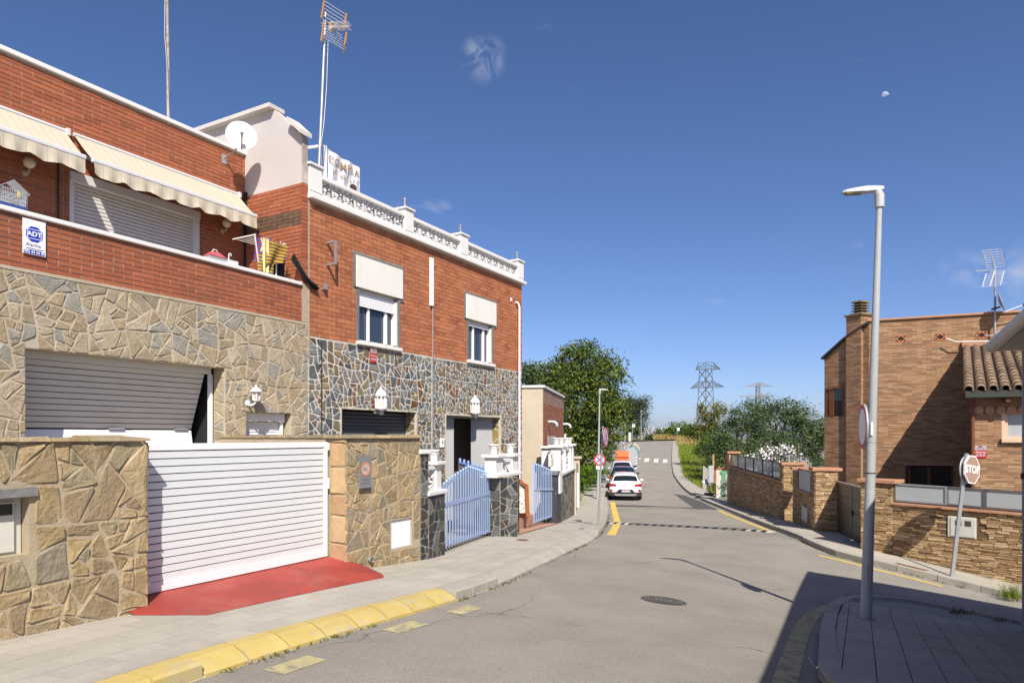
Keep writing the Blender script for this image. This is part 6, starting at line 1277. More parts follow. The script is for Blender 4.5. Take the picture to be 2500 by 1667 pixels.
# round sign on the lamp post, seen from behind at a grazing angle
m_sgrey = M('sign_back_grey', (.42,.43,.44), .5, .06, metal=.3); m_sred = M('sign_rim_red', (.55,.02,.025), .4, .04); m_sblue = M('sign_light_blue', (.36,.47,.68), .4, .05)
def round_sign(c, nrm, r, label, rim, face, cat='road sign', cross=None, grp=None, bar=False):
    """c centre, nrm the way the face looks"""
    t = thing('traffic_sign', label, cat, W0, tuple(c), grp); q = nrm.to_track_quat('Z', 'Y').to_matrix(); cc_ = tuple(c)
    part(t, 'plate', MB().lathe([(.001,-.012),(r*.97,-.012),(r,-.02),(r,.008),(r*.985,.01)], cc_, 36, mat=q), m_sgrey); part(t, 'rim', MB().lathe([(r*.8,.0115),(r*.985,.0115)], cc_, 36, mat=q), rim); part(t, 'face', MB().lathe([(.001,.011),(r*.8,.011)], cc_, 36, mat=q), face)
    up = Vector((0,0,1)); rt = up.cross(nrm).normalized(); upp = nrm.cross(rt)
    for k in (cross or []): d = (rt*math.cos(k)+upp*math.sin(k)); part(t, 'cross_bar', MB().bar(c-d*r*.82+nrm*.014, c+d*r*.82+nrm*.014, r*.17, .003, up=tuple(nrm)), rim)
    part(t, 'clamp', MB().bar(c-nrm*.012-upp*r*.5, c-nrm*.06-upp*r*.5, .06).bar(c-nrm*.012+upp*r*.5, c-nrm*.06+upp*r*.5, .06), m_sgrey)
    return t
c_ = at(2109, 1041, lb_.y-.02); c_.x = lb_.x+.5*(ltop.x-lb_.x)*.9-.10
round_sign(Vector((c_.x-.02, lb_.y, c_.z)), Vector((-.955,.295,0)).normalized(), .30, 'round red-rimmed traffic sign on the lamp post seen from the side', m_sred, m_signw)
# lamp post on the left pavement with a no-stopping sign
l2 = hit(1459.5, 1217.5, 0); Y2 = l2.y; t2, _ = lamp_post(l2, (1217.5-955)/FPX*Y2, 'grey lamp post on the left pavement behind the no-stopping sign', Vector((1,.1,0)), .075, ((1464-1459.5)/FPX*Y2, 0))
sg = at(1464, 1122, Y2-.12); q45 = math.pi/4
round_sign(sg, Vector((-.02,-1,0)).normalized(), 14.2/FPX*Y2, 'round blue and red no-stopping sign facing the camera', m_sred, m_sblue, cross=[q45, -q45], grp='no-stopping signs')
t = thing('sign_plate', 'small white plate below the no-stopping sign', 'road sign', W0, tuple(at(1463, 1140, Y2-.1))); a_, b_ = at(1455, 1136, Y2-.1), at(1472.5, 1145, Y2-.1)
part(t, 'plate', MB().box(a_.x, b_.x, a_.y, a_.y+.02, b_.z, a_.z), m_signw); part(t, 'lettering', textmb('P 50m', .12, lambda x, y: ((a_.x+b_.x)/2+x, a_.y-.004, (a_.z+b_.z)/2+y)), m_blackp, fix=False)
# leaning pole with the sideways no-stopping sign
p1_ = hit(1460.4, 1283.5, 0); pt = at(1472, 1040, p1_.y)
t = thing('sign_pole', 'thin galvanised sign pole leaning at the left kerb', 'sign pole', W0, tuple(p1_)); part(t, 'pole', MB().tube([p1_, pt], .03, 10), m_galv); part(t, 'base_plate', MB().lathe([(.001,.01),(.06,.01),(.06,0)], tuple(p1_), 10), m_galv)
s2 = at(1474.5, 1067, p1_.y); round_sign(s2+Vector((.06,-.02,0)), Vector((.93,-.36,0)).normalized(), 23.5/FPX*p1_.y, 'round no-stopping sign on the leaning pole turned sideways', m_sred, m_sblue, cross=[q45, -q45], grp='no-stopping signs')
# triangle sign from behind, further on
p3_ = hit(1471.5, 1161, 0); t = thing('warning_sign', 'triangular warning sign seen from behind beyond the lamp post', 'road sign', W0, tuple(p3_)); Y3 = p3_.y
part(t, 'pole', MB().tube([p3_, at(1471.5, 1063, Y3)], .035, 8), m_galv); tr = [at(1447.5, 1103, Y3+.05), at(1482, 1103, Y3+.05), at(1465, 1082, Y3+.05)]
part(t, 'plate', MB().add(tr+[p+Vector((0,.02,0)) for p in tr], [(0,1,2),(5,4,3),(0,3,4,1),(1,4,5,2),(2,5,3,0)]), m_sgrey); part(t, 'second_plate', MB().box(at(1472,0,Y3).x, at(1476,0,Y3).x, Y3+.03, Y3+.05, at(0,1105,Y3).z, at(0,1090,Y3).z), m_signw)
p4_ = hit(1490, 1109, 0); t = thing('sign_pole', 'short grey sign pole beside the grassy bank', 'sign pole', W0, tuple(p4_)); part(t, 'pole', MB().tube([p4_, at(1490, 1062, p4_.y)], .05, 8), m_galv); part(t, 'plate', MB().box(p4_.x-.12, p4_.x+.12, p4_.y-.06, p4_.y-.03, at(0,1065,p4_.y).z, at(0,1058,p4_.y).z), m_signw)
for (px, pb, ptop, Y, lab, hv) in ((1516.5,1102,1012,86,'grey lamp post behind the recycling bins',Vector((-.3,1,0))),(1526,1075.5,994,122,'grey lamp post in front of the shaggy pine',Vector((.3,1,0))),(1565,1074,1004,128,'grey lamp post with its head against the sky at the bend',Vector((1,.2,0))),(1572,1073,1020,136,'thin lamp post farthest along the bend',Vector((.2,1,0)))):
    b = at(px, pb, Y); b.z = G(b.x, b.y)-.05; lamp_post(b, (HY-ptop)/FPX*Y-b.z, lab, hv, .11, col=m_galv)
for (px, pb, ty0, ty1, Y, lab) in ((1544,1073,1034,1042,124,'white bus stop flag under the pine at the bend'),(1653,1069,1044,1051,126,'white bus stop flag among the bushes at the bend')):
    b = at(px, pb, Y); t = thing('bus_stop_sign', lab, 'bus stop sign', W0, tuple(b), 'bus stop signs'); part(t, 'pole', MB().tube([b, at(px, ty0, Y)], .06, 8), m_galv); f0_, f1_ = at(px-.5, ty0, Y), at(px+6, ty1, Y); part(t, 'flag', MB().box(f0_.x, f1_.x, Y-.08, Y-.04, f1_.z, f0_.z), m_signw); part(t, 'symbol', MB().box(f0_.x*.6+f1_.x*.4, f0_.x*.35+f1_.x*.65, Y-.085, Y-.081, f1_.z*.55+f0_.z*.45, f0_.z*.8+f1_.z*.2), M('flag_grey', (.3,.3,.32), .5))
b = at(1538, 1073, 122); t = thing('utility_cabinet', 'pale grey utility cabinet on the verge at the bend', 'cabinet', W0, tuple(b)); a_, c2 = at(1534.5, 1074, 122), at(1541, 1055, 122); part(t, 'body', MB().box(a_.x, c2.x, 122, 122.6, a_.z-.2, c2.z), M('cabinet_grey', (.5,.5,.48), .6, .05)); part(t, 'door_line', MB().box((a_.x+c2.x)/2-.02, (a_.x+c2.x)/2+.02, 121.98, 121.99, a_.z+.1, c2.z-.1), m_pole)

# ---- rubber speed hump: alternating black and white blocks
A_, B_ = hit(1486, 1276.5, -.13), hit(1889, 1299, -.13); A_ = Vector((A_.x, A_.y)); B_ = Vector((B_.x, B_.y)); d = (B_-A_); L_ = d.length; d /= L_; nrm = Vector((-d.y, d.x))
t = thing('speed_hump', 'black and white rubber speed hump across the street', 'speed hump', W0, (A_.x, A_.y, G(A_.x, A_.y)-.13))
m_rub = M('black_rubber', (.02,.021,.025), .6, .15, 8, .2, 60); m_rubw = M('worn_white_rubber', (.5,.47,.38), .7, .25, 6, .2, 60, dirt=[((.08,.08,.08), 3.5, .5, .62)])
m_rubd = M('scuffed_rubber', (.14,.135,.12), .7, .5, 5, .2, 60, dirt=[((.4,.37,.3), 6, .6, .66)]); nseg = 38; wd_ = .26
for k in range(nseg):
    p, q = A_+d*(L_*k/nseg+.003), A_+d*(L_*(k+1)/nseg-.003); vs = []
    for pt_ in (p, q):
        for (o, h) in ((-wd_,.0),(-wd_*.45,.045),(wd_*.45,.045),(wd_,.0)):
            x, y = pt_.x+nrm.x*o, pt_.y+nrm.y*o; vs.append((x, y, G(x, y)-.128+h))
    mid = abs(k-nseg*.5)/nseg
    part(t, 'block', MB().add(vs, [(0,1,5,4),(1,2,6,5),(2,3,7,6),(0,3,2,1),(4,5,6,7)]), (m_rubw if mid > .32 else m_rubd) if k % 2 else m_rub, fix=False)
# ---- manhole, covers
def cover(px, py, r, label, name='manhole_cover', off=-.13):
    c = hit(px, py, off); t = thing(name, label, 'manhole cover', W0, tuple(c)); n = 40
    def ringm(r0, r1, h): 
        mb = MB(); vs = []
        for rr_ in (r0, r1):
            for k in range(n): a = 2*math.pi*k/n; x, y = c.x+rr_*math.cos(a), c.y+rr_*math.sin(a); vs.append((x, y, G(x, y)+off+h))
        return mb.add(vs, [(k, (k+1) % n, n+(k+1) % n, n+k) for k in range(n)])
    m_iron = M('worn_iron', (.21,.19,.165), .6, .3, 20, .5, 40, metal=.2); m_irond = M('dark_iron', (.05,.047,.045), .7, .3, 10)
    part(t, 'gap', ringm(.001, r*1.07, .004), m_irond); part(t, 'rim', ringm(r*.98, r*1.05, .008), m_iron); part(t, 'lid', ringm(.001, r*.93, .007), m_irond)
    for (q0, q1) in ((.1,.2),(.3,.42),(.5,.56),(.66,.72),(.8,.88)): part(t, 'raised_ring', ringm(r*q0, r*q1, .011), m_iron)
cover(1620, 1465, .30, 'round iron manhole cover in the middle of the road')
def rect_cover(px, py, fr, w, d_, label, mat, off=0.0):
    c = hit(px, py, off); x, y = fr.l(c.x, c.y); t = thing('service_cover', label, 'service cover', fr, (x, y, c.z), 'service covers in the pavement')
    q = [(x-w/2,y-d_/2),(x+w/2,y-d_/2),(x+w/2,y+d_/2),(x-w/2,y+d_/2)]
    def zq(p, h): wv = fr.w(*p); return (p[0], p[1], G(wv.x, wv.y)+off+h)
    part(t, 'lid', MB().hexa([zq(p, -.02) for p in q], [zq(p, .008) for p in q]), mat); q2 = [(x+(p[0]-x)*1.1, y+(p[1]-y)*1.12) for p in q]; part(t, 'frame', MB().hexa([zq(p, -.02) for p in q2], [zq(p, .005) for p in q2]), m_mort)
m_rustl = M('rusty_lid', (.16,.09,.06), .8, .3, 8, .4, 40)
rect_cover(1275, 1318, Frame(76), .42, .22, 'rusty service cover in the pavement beside the slate wall', m_rustl); rect_cover(2223, 1384, Frame(-50), .62, .3, 'rusty service cover in the pavement near the stop sign', m_rustl); rect_cover(955, 1393, FL, .45, .32, 'grey concrete service cover at the foot of the stone pier', m_kerb); rect_cover(1420, 1290, Frame(80), .5, .14, 'narrow drain cover on the pavement near the leaning sign pole', m_trim)
# ================================================================== right-hand side
m_led = M('ledger_stone', (.5,.38,.24), .9, .25, 9, .6, 50, cols=['#b0946f','#a2845f','#bda27e','#977a57','#b49873','#a88b66','#8c7050','#c2aa86'], rnd=.1, bdist=.02)
m_ledm = M('ledger_shadow_joint', (.13,.085,.05), .95, .2, 8); m_terc = M('terracotta_coping', (.42,.22,.13), .8, .15, 5, .15, 50); m_frost = M('frosted_glass', (.42,.47,.48), .35, .05, 2, alpha=.80, spec=.5); m_bronze = M('bronze_metal', (.06,.05,.042), .5, .1, 4, metal=.2); m_dgrey = M('dark_grey_metal', (.10,.105,.115), .5, .05)
def ledger(t, x0, x1, zl, zt, y0, seed, limit=300, holes=(), f=None, key=None):
    """split-face stone strips; zl, zt: functions of x"""
    rg = random.Random(seed); f = f or (lambda x, z, o: (x, y0-o, z)); L = []
    z = min(zl(x0), zl(x1))
    while z < max(zt(x0), zt(x1)):
        h = rg.choice((.028,.035,.045,.06)); x = x0
        while x < x1:
            w = rg.uniform(.1, .42); a, b = x+.002, min(x+w-.004, x1); x += w; m = (a+b)/2; za, zb = z+.002, z+h-.003; zb = min(zb, zt(m))
            if b-a < .03 or zb-za < .012 or zb < zl(m)-.08: continue
            if any(b > q[0] and a < q[1] and zb > q[2] and za < q[3] for q in holes): continue
            L.append((a, b, za, zb, rg.uniform(.008, .034), rg.uniform(-.006, .006)))
        z += h
    L.sort(key=key or (lambda q: -(q[1]-q[0])*(q[3]-q[2]))); rest = MB()
    for i, (a, b, za, zb, o, tl) in enumerate(L):
        vs = [f(a,za+tl,-.01), f(b,za-tl,-.01), f(b,zb-tl,-.01), f(a,zb+tl,-.01), f(a+.004,za+tl+.003,o), f(b-.004,za-tl+.003,o*rg.uniform(.6,1.1)), f(b-.006,zb-tl-.004,o*rg.uniform(.7,1.1)), f(a+.005,zb+tl-.003,o)]
        fs = [(4,5,6,7),(0,1,5,4),(1,2,6,5),(2,3,7,6),(3,0,4,7)]
        if i < limit: part(t, 'ledge_stone', MB().add(vs, fs), m_led)
        else: rest.add(vs, fs)
    if rest.f: part(t, 'small_ledge_stones', rest, m_led, kind='stuff')
# ---- side-street wall with frosted panels
wa, wb = XY(2104, 1339, 0), XY(2487, 1426, 0)
FW, X0, Y0, LW = seg_frame(wa, wb)
def gz(x): w = FW.w(x, Y0); return G(w.x, w.y)
ca, cb = FW.ray(2180, 1231, Y0), FW.ray(2487, 1257.5, Y0); XE = X0+LW+2.2
def ct(x): return ca[1]+(cb[1]-ca[1])*(x-ca[0])/(cb[0]-ca[0])
rw = thing('boundary_wall', 'split-face stone boundary wall with frosted glass panels behind the stop sign', 'wall', FW, (X0+LW/2, Y0, gz(X0+LW/2)))
pw = ca[0]-X0; mbx0, mbz1 = FW.ray(2314.5, 1258.5, Y0); mbx1 = FW.ray(2384, 1262, Y0)[0]; mbz0 = FW.ray(2314.5, 1309, Y0)[1]
def wallcore(x0, x1, zt_, th=.3, y=Y0):
    return MB().hexa([(x0,y+.0,-4.6),(x1,y+.0,-4.6),(x1,y+th,-4.6),(x0,y+th,-4.6)], [(x0,y,zt_(x0)),(x1,y,zt_(x1)),(x1,y+th,zt_(x1)),(x0,y+th,zt_(x0))])
part(rw, 'core', wallcore(ca[0], XE, ct), m_ledm)
ledger(rw, ca[0], XE, gz, lambda x: ct(x)-.01, Y0, 81, 300, [(mbx0-.02, mbx1+.02, mbz0-.02, mbz1+.02)])
for k in range(9):
    a, b = ca[0]-.02+k*.55, ca[0]-.02+(k+1)*.55-.008; part(rw, 'coping_tile', MB().hexa([(a,Y0-.07,ct(a)),(b,Y0-.07,ct(b)),(b,Y0+.34,ct(b)),(a,Y0+.34,ct(a))], [(a,Y0-.07,ct(a)+.045),(b,Y0-.07,ct(b)+.045),(b,Y0+.34,ct(b)+.055),(a,Y0+.34,ct(a)+.055)]), m_terc)
ga_ = FW.ray(2176.5, 1180, Y0+.1); gb_ = FW.ray(2489, 1200, Y0+.1)
def gt(x): return ga_[1]+(gb_[1]-ga_[1])*(x-ga_[0])/(gb_[0]-ga_[0])
gx = [ca[0]+.02, FW.ray(2313, 1200, Y0+.1)[0], FW.ray(2406, 1200, Y0+.1)[0], XE]
def panelq(x0, x1, y, zb_, zt_, m0): return MB().hexa([(x0+m0,y,zb_(x0)+m0),(x1-m0,y,zb_(x1)+m0),(x1-m0,y+.012,zb_(x1)+m0),(x0+m0,y+.012,zb_(x0)+m0)], [(x0+m0,y,zt_(x0)-m0),(x1-m0,y,zt_(x1)-m0),(x1-m0,y+.012,zt_(x1)-m0),(x0+m0,y+.012,zt_(x0)-m0)])
for i in range(3):
    a, b = gx[i], gx[i+1]; zb_ = lambda x: ct(x)+.1
    pn = part(rw, 'frosted_panel', panelq(a, b, Y0+.1, zb_, gt, .02), m_frost)
    fm = m_galv if i == 0 else m_dgrey; w_ = .03
    part(pn, 'panel_frame', MB().bar((a, Y0+.1, zb_(a)), (b, Y0+.1, zb_(b)), .05, w_).bar((a, Y0+.1, gt(a)), (b, Y0+.1, gt(b)), .05, w_).bar((a+.01, Y0+.1, zb_(a)), (a+.01, Y0+.1, gt(a)), .03).bar((b-.02, Y0+.1, zb_(b)), (b-.02, Y0+.1, gt(b)), .05), fm)
mt = part(rw, 'meter_box', MB().box(mbx0, mbx1, Y0-.03, Y0+.05, mbz0, mbz1), m_meter, bevel=.008); part(mt, 'door', MB().box(mbx0+.06, mbx1-.02, Y0-.045, Y0-.031, mbz0+.03, mbz1-.02), m_meter, bevel=.006)
for k in (.28, .62): part(mt, 'meter_window', MB().box(mbx0+(mbx1-mbx0)*k, mbx0+(mbx1-mbx0)*(k+.22), Y0-.052, Y0-.046, mbz1-.2, mbz1-.08), m_mglass, bevel=.003)
pzt = FW.ray(2130, 1178, Y0-.02)[1]
part(rw, 'pillar_core', MB().box(X0, ca[0], Y0-.02, Y0+.42, -4.4, pzt), m_ledm)
ledger(rw, X0-.01, ca[0], gz, lambda x: pzt-.005, Y0-.02, 83, 60); ledger(rw, Y0-.03, Y0+.42, lambda x: gz(X0), lambda x: pzt-.005, 0, 84, 30, f=lambda x, z, o: (X0-o, x, z))
part(rw, 'pillar_cap', MB().box(X0-.08, ca[0]+.09, Y0-.12, Y0+.5, pzt, pzt+.09), m_terc, bevel=.012)
# ---- dark metal driveway gate
g1 = (wa[0]+.12, wa[1]+.12); g0 = XY(2026, 1294, 0); FG, xg, yg, Lg = seg_frame(g0, g1)
ztL, ztR = FG.ray(2026, 1170, yg+.1)[1], FG.ray(2091, 1186, yg+.1)[1]
t = thing('metal_gate', 'dark bronze sheet metal double gate between the stone pillars', 'gate', FG, (xg+Lg/2, yg+.1, G(*g0)))
def zt_(x): return ztL+(ztR-ztL)*(x-xg)/Lg
def zb_(x): w = FG.w(x, yg); return G(w.x, w.y)+.03
m_gsheet = M('bronze_sheet', (.05,.045,.038), .42, .15, 2, spec=.5)
for (a, b) in ((0, .6), (.605, 1)):
    for r in range(4):
        xa_, xb_ = xg+Lg*a+.02, xg+Lg*b-.02; z0 = lambda x: zb_(x)+(zt_(x)-zb_(x))*r/4+.012; z1 = lambda x: zb_(x)+(zt_(x)-zb_(x))*(r+1)/4-.012
        part(t, 'panel', MB().hexa([(xa_,yg+.1,z0(xa_)),(xb_,yg+.1,z0(xb_)),(xb_,yg+.13,z0(xb_)),(xa_,yg+.13,z0(xa_))], [(xa_,yg+.1,z1(xa_)),(xb_,yg+.1,z1(xb_)),(xb_,yg+.13,z1(xb_)),(xa_,yg+.13,z1(xa_))]), m_gsheet)
part(t, 'frame', MB().hexa([(xg,yg+.11,zb_(xg)-.02),(xg+Lg,yg+.11,zb_(xg+Lg)-.02),(xg+Lg,yg+.14,zb_(xg+Lg)-.02),(xg,yg+.14,zb_(xg)-.02)], [(xg,yg+.11,ztL),(xg+Lg,yg+.11,ztR),(xg+Lg,yg+.14,ztR),(xg,yg+.14,ztL)]), m_bronze); part(t, 'top_rail', MB().bar((xg, yg+.12, ztL+.01), (xg+Lg, yg+.12, ztR+.01), .07, .03), m_galv); part(t, 'handle', MB().box(xg+Lg*.59, xg+Lg*.63, yg+.06, yg+.1, (ztL+zb_(xg))/2, (ztL+zb_(xg))/2+.12), m_blackp)
# ---- street wall, in two steps, in its own shade; glass panels above
def street_wall(label, pA, pB, tops, glass, thick, name, seed, endcap, limit):
    F, x0, y0, L = seg_frame(pA, pB); t = thing(name, label, 'wall', F, (x0+L/2, y0, G(*pB)))
    (pxa, pya), (pxb, pyb) = tops; za, zb2 = (HY-pya)/FPX*pA[1], (HY-pyb)/FPX*pB[1]
    top = lambda x: za+(zb2-za)*(x-x0)/L; gl_ = lambda x: G(*tuple(F.w(x, y0))[:2])
    part(t, 'core', MB().hexa([(x0,y0,-4.5),(x0+L,y0,-4.5),(x0+L,y0+thick,-4.5),(x0,y0+thick,-4.5)], [(x0,y0,za),(x0+L,y0,zb2),(x0+L,y0+thick,zb2),(x0,y0+thick,za)]), m_ledm)
    ledger(t, x0, x0+L, gl_, lambda x: top(x)-.01, y0, seed, limit)
    return t, F, x0, y0, L, top, gl_
A0, A1 = XY(1778, 1227, 0), XY(1914, 1269, 0); B0_, B1 = XY(1936, 1274, 0), XY(1992.6, 1295, 0)
t, F, x0, y0, L, top, gl_ = street_wall('long shaded stone wall with glass panels along the street', A0, A1, ((1783,1139),(1908,1178)), None, .3, 'street_wall', 91, None, 200)
part(t, 'coping', MB().bar((x0, y0+.12, top(x0)+.03), (x0+L, y0+.12, top(x0+L)+.03), .42, .05), m_terc)
gza, gzb = (HY-1108)/FPX*A0[1], (HY-1132)/FPX*A1[1]; gtp = lambda x: gza+(gzb-gza)*(x-x0)/L; npan = 6
for k in range(npan):
    a, b = x0+.15+(L-.55)*k/npan, x0+.15+(L-.55)*(k+1)/npan; pn = part(t, 'glass_panel', panelq(a, b, y0+.1, lambda x: top(x)+.06, gtp, .015), M('smoky_glass', (.36,.43,.43), .15, .05, alpha=.72, spec=.6)); part(pn, 'panel_frame', MB().bar((b, y0+.1, top(b)+.05), (b, y0+.1, gtp(b)), .05).bar((a, y0+.1, gtp(a)), (b, y0+.1, gtp(b)), .04).bar((a, y0+.1, top(a)+.07), (b, y0+.1, top(b)+.07), .04), m_bronze)
zp = (HY-1135)/FPX*A1[1]
part(t, 'pillar_core', MB().box(x0+L-.42, x0+L+.02, y0-.03, y0+.75, -4.4, zp), m_ledm); ledger(t, x0+L-.42, x0+L+.02, gl_, lambda x: zp, y0-.03, 92, 20)
ledger(t, y0-.03, y0+.75, lambda x: gl_(x0+L), lambda x: zp, 0, 93, 60, f=lambda x, z, o: (x0+L+.02+o, x, z)); part(t, 'pillar_cap', MB().box(x0+L-.5, x0+L+.1, y0-.12, y0+.85, zp, zp+.1), m_terc, bevel=.012)
part(t, 'intercom', MB().box(x0+L+.05, x0+L+.09, y0+.28, y0+.48, (HY-1177)/FPX*A1[1], (HY-1164)/FPX*A1[1]), m_galv)
zq_ = (HY-1106)/FPX*A0[1]; part(t, 'pillar_core', MB().box(x0-.1, x0+.3, y0-.03, y0+.45, -4.4, zq_), m_led); part(t, 'pillar_cap', MB().box(x0-.18, x0+.38, y0-.12, y0+.55, zq_, zq_+.1), m_terc)
t, F, x0, y0, L, top, gl_ = street_wall('stepped stone wall with a small glass window beside the metal gate', B0_, B1, ((1943,1145),(1992,1152)), None, .3, 'street_wall', 95, None, 120)
zw0, zw1 = (HY-1196)/FPX*23.6, (HY-1146)/FPX*23.6; xw0, xw1 = F.ray(1953, 1160, y0)[0], F.ray(1982, 1160, y0)[0]
part(t, 'glass_panel', MB().box(xw0, xw1, y0-.045, y0-.04, zw0, zw1), m_frost); part(t, 'coping', MB().box(xw0-.05, xw1+.05, y0-.1, y0-.001, zw0-.07, zw0-.01), m_terc); part(t, 'panel_frame', MB().bar((xw0, y0-.05, zw0), (xw0, y0-.05, zw1), .03).bar((xw0, y0-.05, zw1), (xw1, y0-.05, zw1), .03), m_bronze)
part(t, 'meter_door', MB().box(F.ray(1960.5, 1250, y0)[0], F.ray(1974.5, 1250, y0)[0], y0-.05, y0-.04, (HY-1273)/FPX*23.2, (HY-1237)/FPX*23.2), m_meter)
zp = (HY-1149)/FPX*B1[1]; part(t, 'pillar_core', MB().box(x0+L-.45, x0+L+.02, y0-.03, y0+.62, -4.4, zp), m_ledm); ledger(t, x0+L-.45, x0+L+.02, gl_, lambda x: zp, y0-.03, 96, 30)
ledger(t, y0-.03, y0+.62, lambda x: gl_(x0+L), lambda x: zp, 0, 97, 100, f=lambda x, z, o: (x0+L+.02+o, x, z)); part(t, 'pillar_cap', MB().box(x0+L-.55, x0+L+.1, y0-.13, y0+.75, zp, zp+.1), m_terc, bevel=.012); part(t, 'far_cap', MB().box(x0-.1, x0+.5, y0-.1, y0+.6, top(x0), top(x0)+.08), m_terc)
b_ = at(2034, 1164, 22.5); solo('gate_beacon', 'small pale lamp box on the pillar beside the metal gate', 'gate lamp', MB().bar((b_.x-.12, b_.y, b_.z-.18), (b_.x+.02, b_.y, b_.z+.14), .12, .1), M('cream_plastic', (.6,.55,.35), .5), W0, tuple(b_))
for (px, py, lab) in ((1926,1107,'short steel flue behind the wall nearer the white blossom'),(1955,1112,'short steel flue behind the wall nearer the brick house')):
    b_ = at(px, 1137, 27.5); t = thing('flue_pipe', lab, 'flue', W0, (b_.x, b_.y, -3.4), 'steel flues behind the wall'); part(t, 'pipe', MB().tube([(b_.x, b_.y, -3.4), at(px, py, 27.5)], .055, 10), m_galv); part(t, 'cap', MB().lathe([(.001,0),(.09,0),(.09,.1),(.001,.1)], tuple(at(px, py, 27.5)), 12), m_galv)
# ---- scrap gate and boards before the stone wall
sY = 38.6
def slabq(px0, py0, px1, py1, Y, th=.04, dx=0): a, b = at(px0, py1, Y), at(px1, py0, Y); return MB().box(a.x, b.x, Y, Y+th, a.z, b.z)
t = thing('plank_door', 'peeling green plank door in a brick surround at the end of the stone wall', 'door', W0, tuple(at(1766, 1210, sY)))
m_pgreen = M('peeling_green', (.11,.30,.16), .8, .2, 6, .4, 50, dirt=[((.45,.42,.35), 4, .55, .62)]); m_wood = M('grey_planks', (.40,.37,.32), .9, .25, 8, .4, 40, stretch=(6,6,.5)); m_wwood = M('whitewashed_plank', (.6,.57,.5), .9, .2, 6, dirt=[((.3,.27,.22), 5, .58, .7)])
for k in range(3): part(t, 'plank', slabq(1761.5+3*k, 1156, 1764.3+3*k, 1209, sY), m_pgreen)
part(t, 'frame', slabq(1758, 1149, 1776, 1155.5, sY-.02), m_pgreen); part(t, 'post', slabq(1771, 1152, 1775, 1213, sY), m_wood)
t = thing('white_boards', 'whitewashed boards leaning beside the green door', 'boards', W0, tuple(at(1755, 1217, sY)))
for k in range(4): part(t, 'board', slabq(1749+3*k, 1147, 1751.7+3*k, 1217-2*k, sY+.05), m_wwood)
part(t, 'lintel', slabq(1744, 1141, 1764, 1146.5, sY+.06), m_ob); part(t, 'brick_post', slabq(1743.5, 1141, 1748.3, 1180, sY+.06), m_ob)
solo('wooden_stake', 'tall bare wooden stake standing behind the grey panel', 'stake', MB().bar(at(1742, 1200, sY+.6), at(1741, 1109, sY+.6), .09), M('raw_wood', (.42,.26,.13), .9, .2), W0, tuple(at(1742, 1200, sY+.6)))
t = thing('grey_panel', 'tall grey corrugated panel on a post beside the pavement', 'panel', W0, tuple(at(1735, 1206, sY-.6)))
for k in range(6): part(t, 'rib', MB().box(at(1729.5+2.1*k, 0, sY-.6).x, at(1731.2+2.1*k, 0, sY-.6).x, sY-.62-.01*(k % 2), sY-.58, at(0, 1178, sY-.6).z, at(0, 1136, sY-.6).z), M('light_sheet', (.46,.48,.5), .5, .08))
part(t, 'post', slabq(1732, 1178, 1735, 1206, sY-.58), m_galv); part(t, 'base', slabq(1725, 1204, 1742, 1210, sY-.7, .5), m_blackp)
t = thing('construction_fence', 'grey weathered slat fence leaning at the edge of the pavement', 'fence', W0, tuple(at(1719, 1200, sY+1)))
for k in range(5): part(t, 'slat', MB().bar(at(1716+2.4*k, 1197, sY+1), at(1717.5+2.4*k, 1136+2*k, sY+1), .05, .05), m_wood)
part(t, 'rail', MB().bar(at(1715, 1160, sY+1.02), at(1728, 1163, sY+1.02), .05), m_wood)
tr = [at(1714, 1175, sY-.2), at(1725, 1168, sY-.1), at(1730, 1188, sY-.15)]; t = thing('fallen_sign', 'white triangular sign board propped against the fence', 'sign', W0, tuple(tr[2])); part(t, 'board', MB().add(tr+[p+Vector((0,.03,0)) for p in tr], [(0,1,2),(5,4,3),(0,3,4,1),(1,4,5,2),(2,5,3,0)]), m_signw); part(t, 'blue_patch', MB().add([tr[0].lerp(tr[1], .6)+Vector((0,-.01,0)), tr[1]+Vector((0,-.01,0)), tr[2]+Vector((0,-.01,0)), tr[0].lerp(tr[2], .8)+Vector((0,-.01,0))], [(0,1,2,3)]), M('faded_blue', (.2,.24,.5), .6), fix=False)
# vehicles parked behind the glass
vp = at(1850, 1064, 41.0); car('white_van', 'white van with a red box behind the glass panels of the street wall', Vector((vp.x, vp.y, -3.3)), R(100), SEC_SUV, m_cw, hgt=1.15)['group'] = 'vehicles in the yard'
a_ = at(1806, 1064, 42.5); solo('red_container', 'faded red skip standing behind the white van in the yard', 'skip', MB().hexa([(a_.x-.42,a_.y,-3.4),(a_.x+.5,a_.y,-3.4),(a_.x+.5,a_.y+1.5,-3.4),(a_.x-.42,a_.y+1.5,-3.4)], [(a_.x-.46,a_.y,-1.3),(a_.x+.55,a_.y,-1.3),(a_.x+.55,a_.y+1.5,-1.3),(a_.x-.46,a_.y+1.5,-1.3)]), M('faded_red', (.42,.1,.07), .7, .1), W0, (a_.x, a_.y, -3.4), bevel=.03)
vp = at(1885, 1064, 33.0); car('silver_car', 'pale car low behind the last glass panels of the street wall', Vector((vp.x+.5, vp.y, -3.6)), R(-6), SEC_SUV, m_cw)['group'] = 'vehicles in the yard'

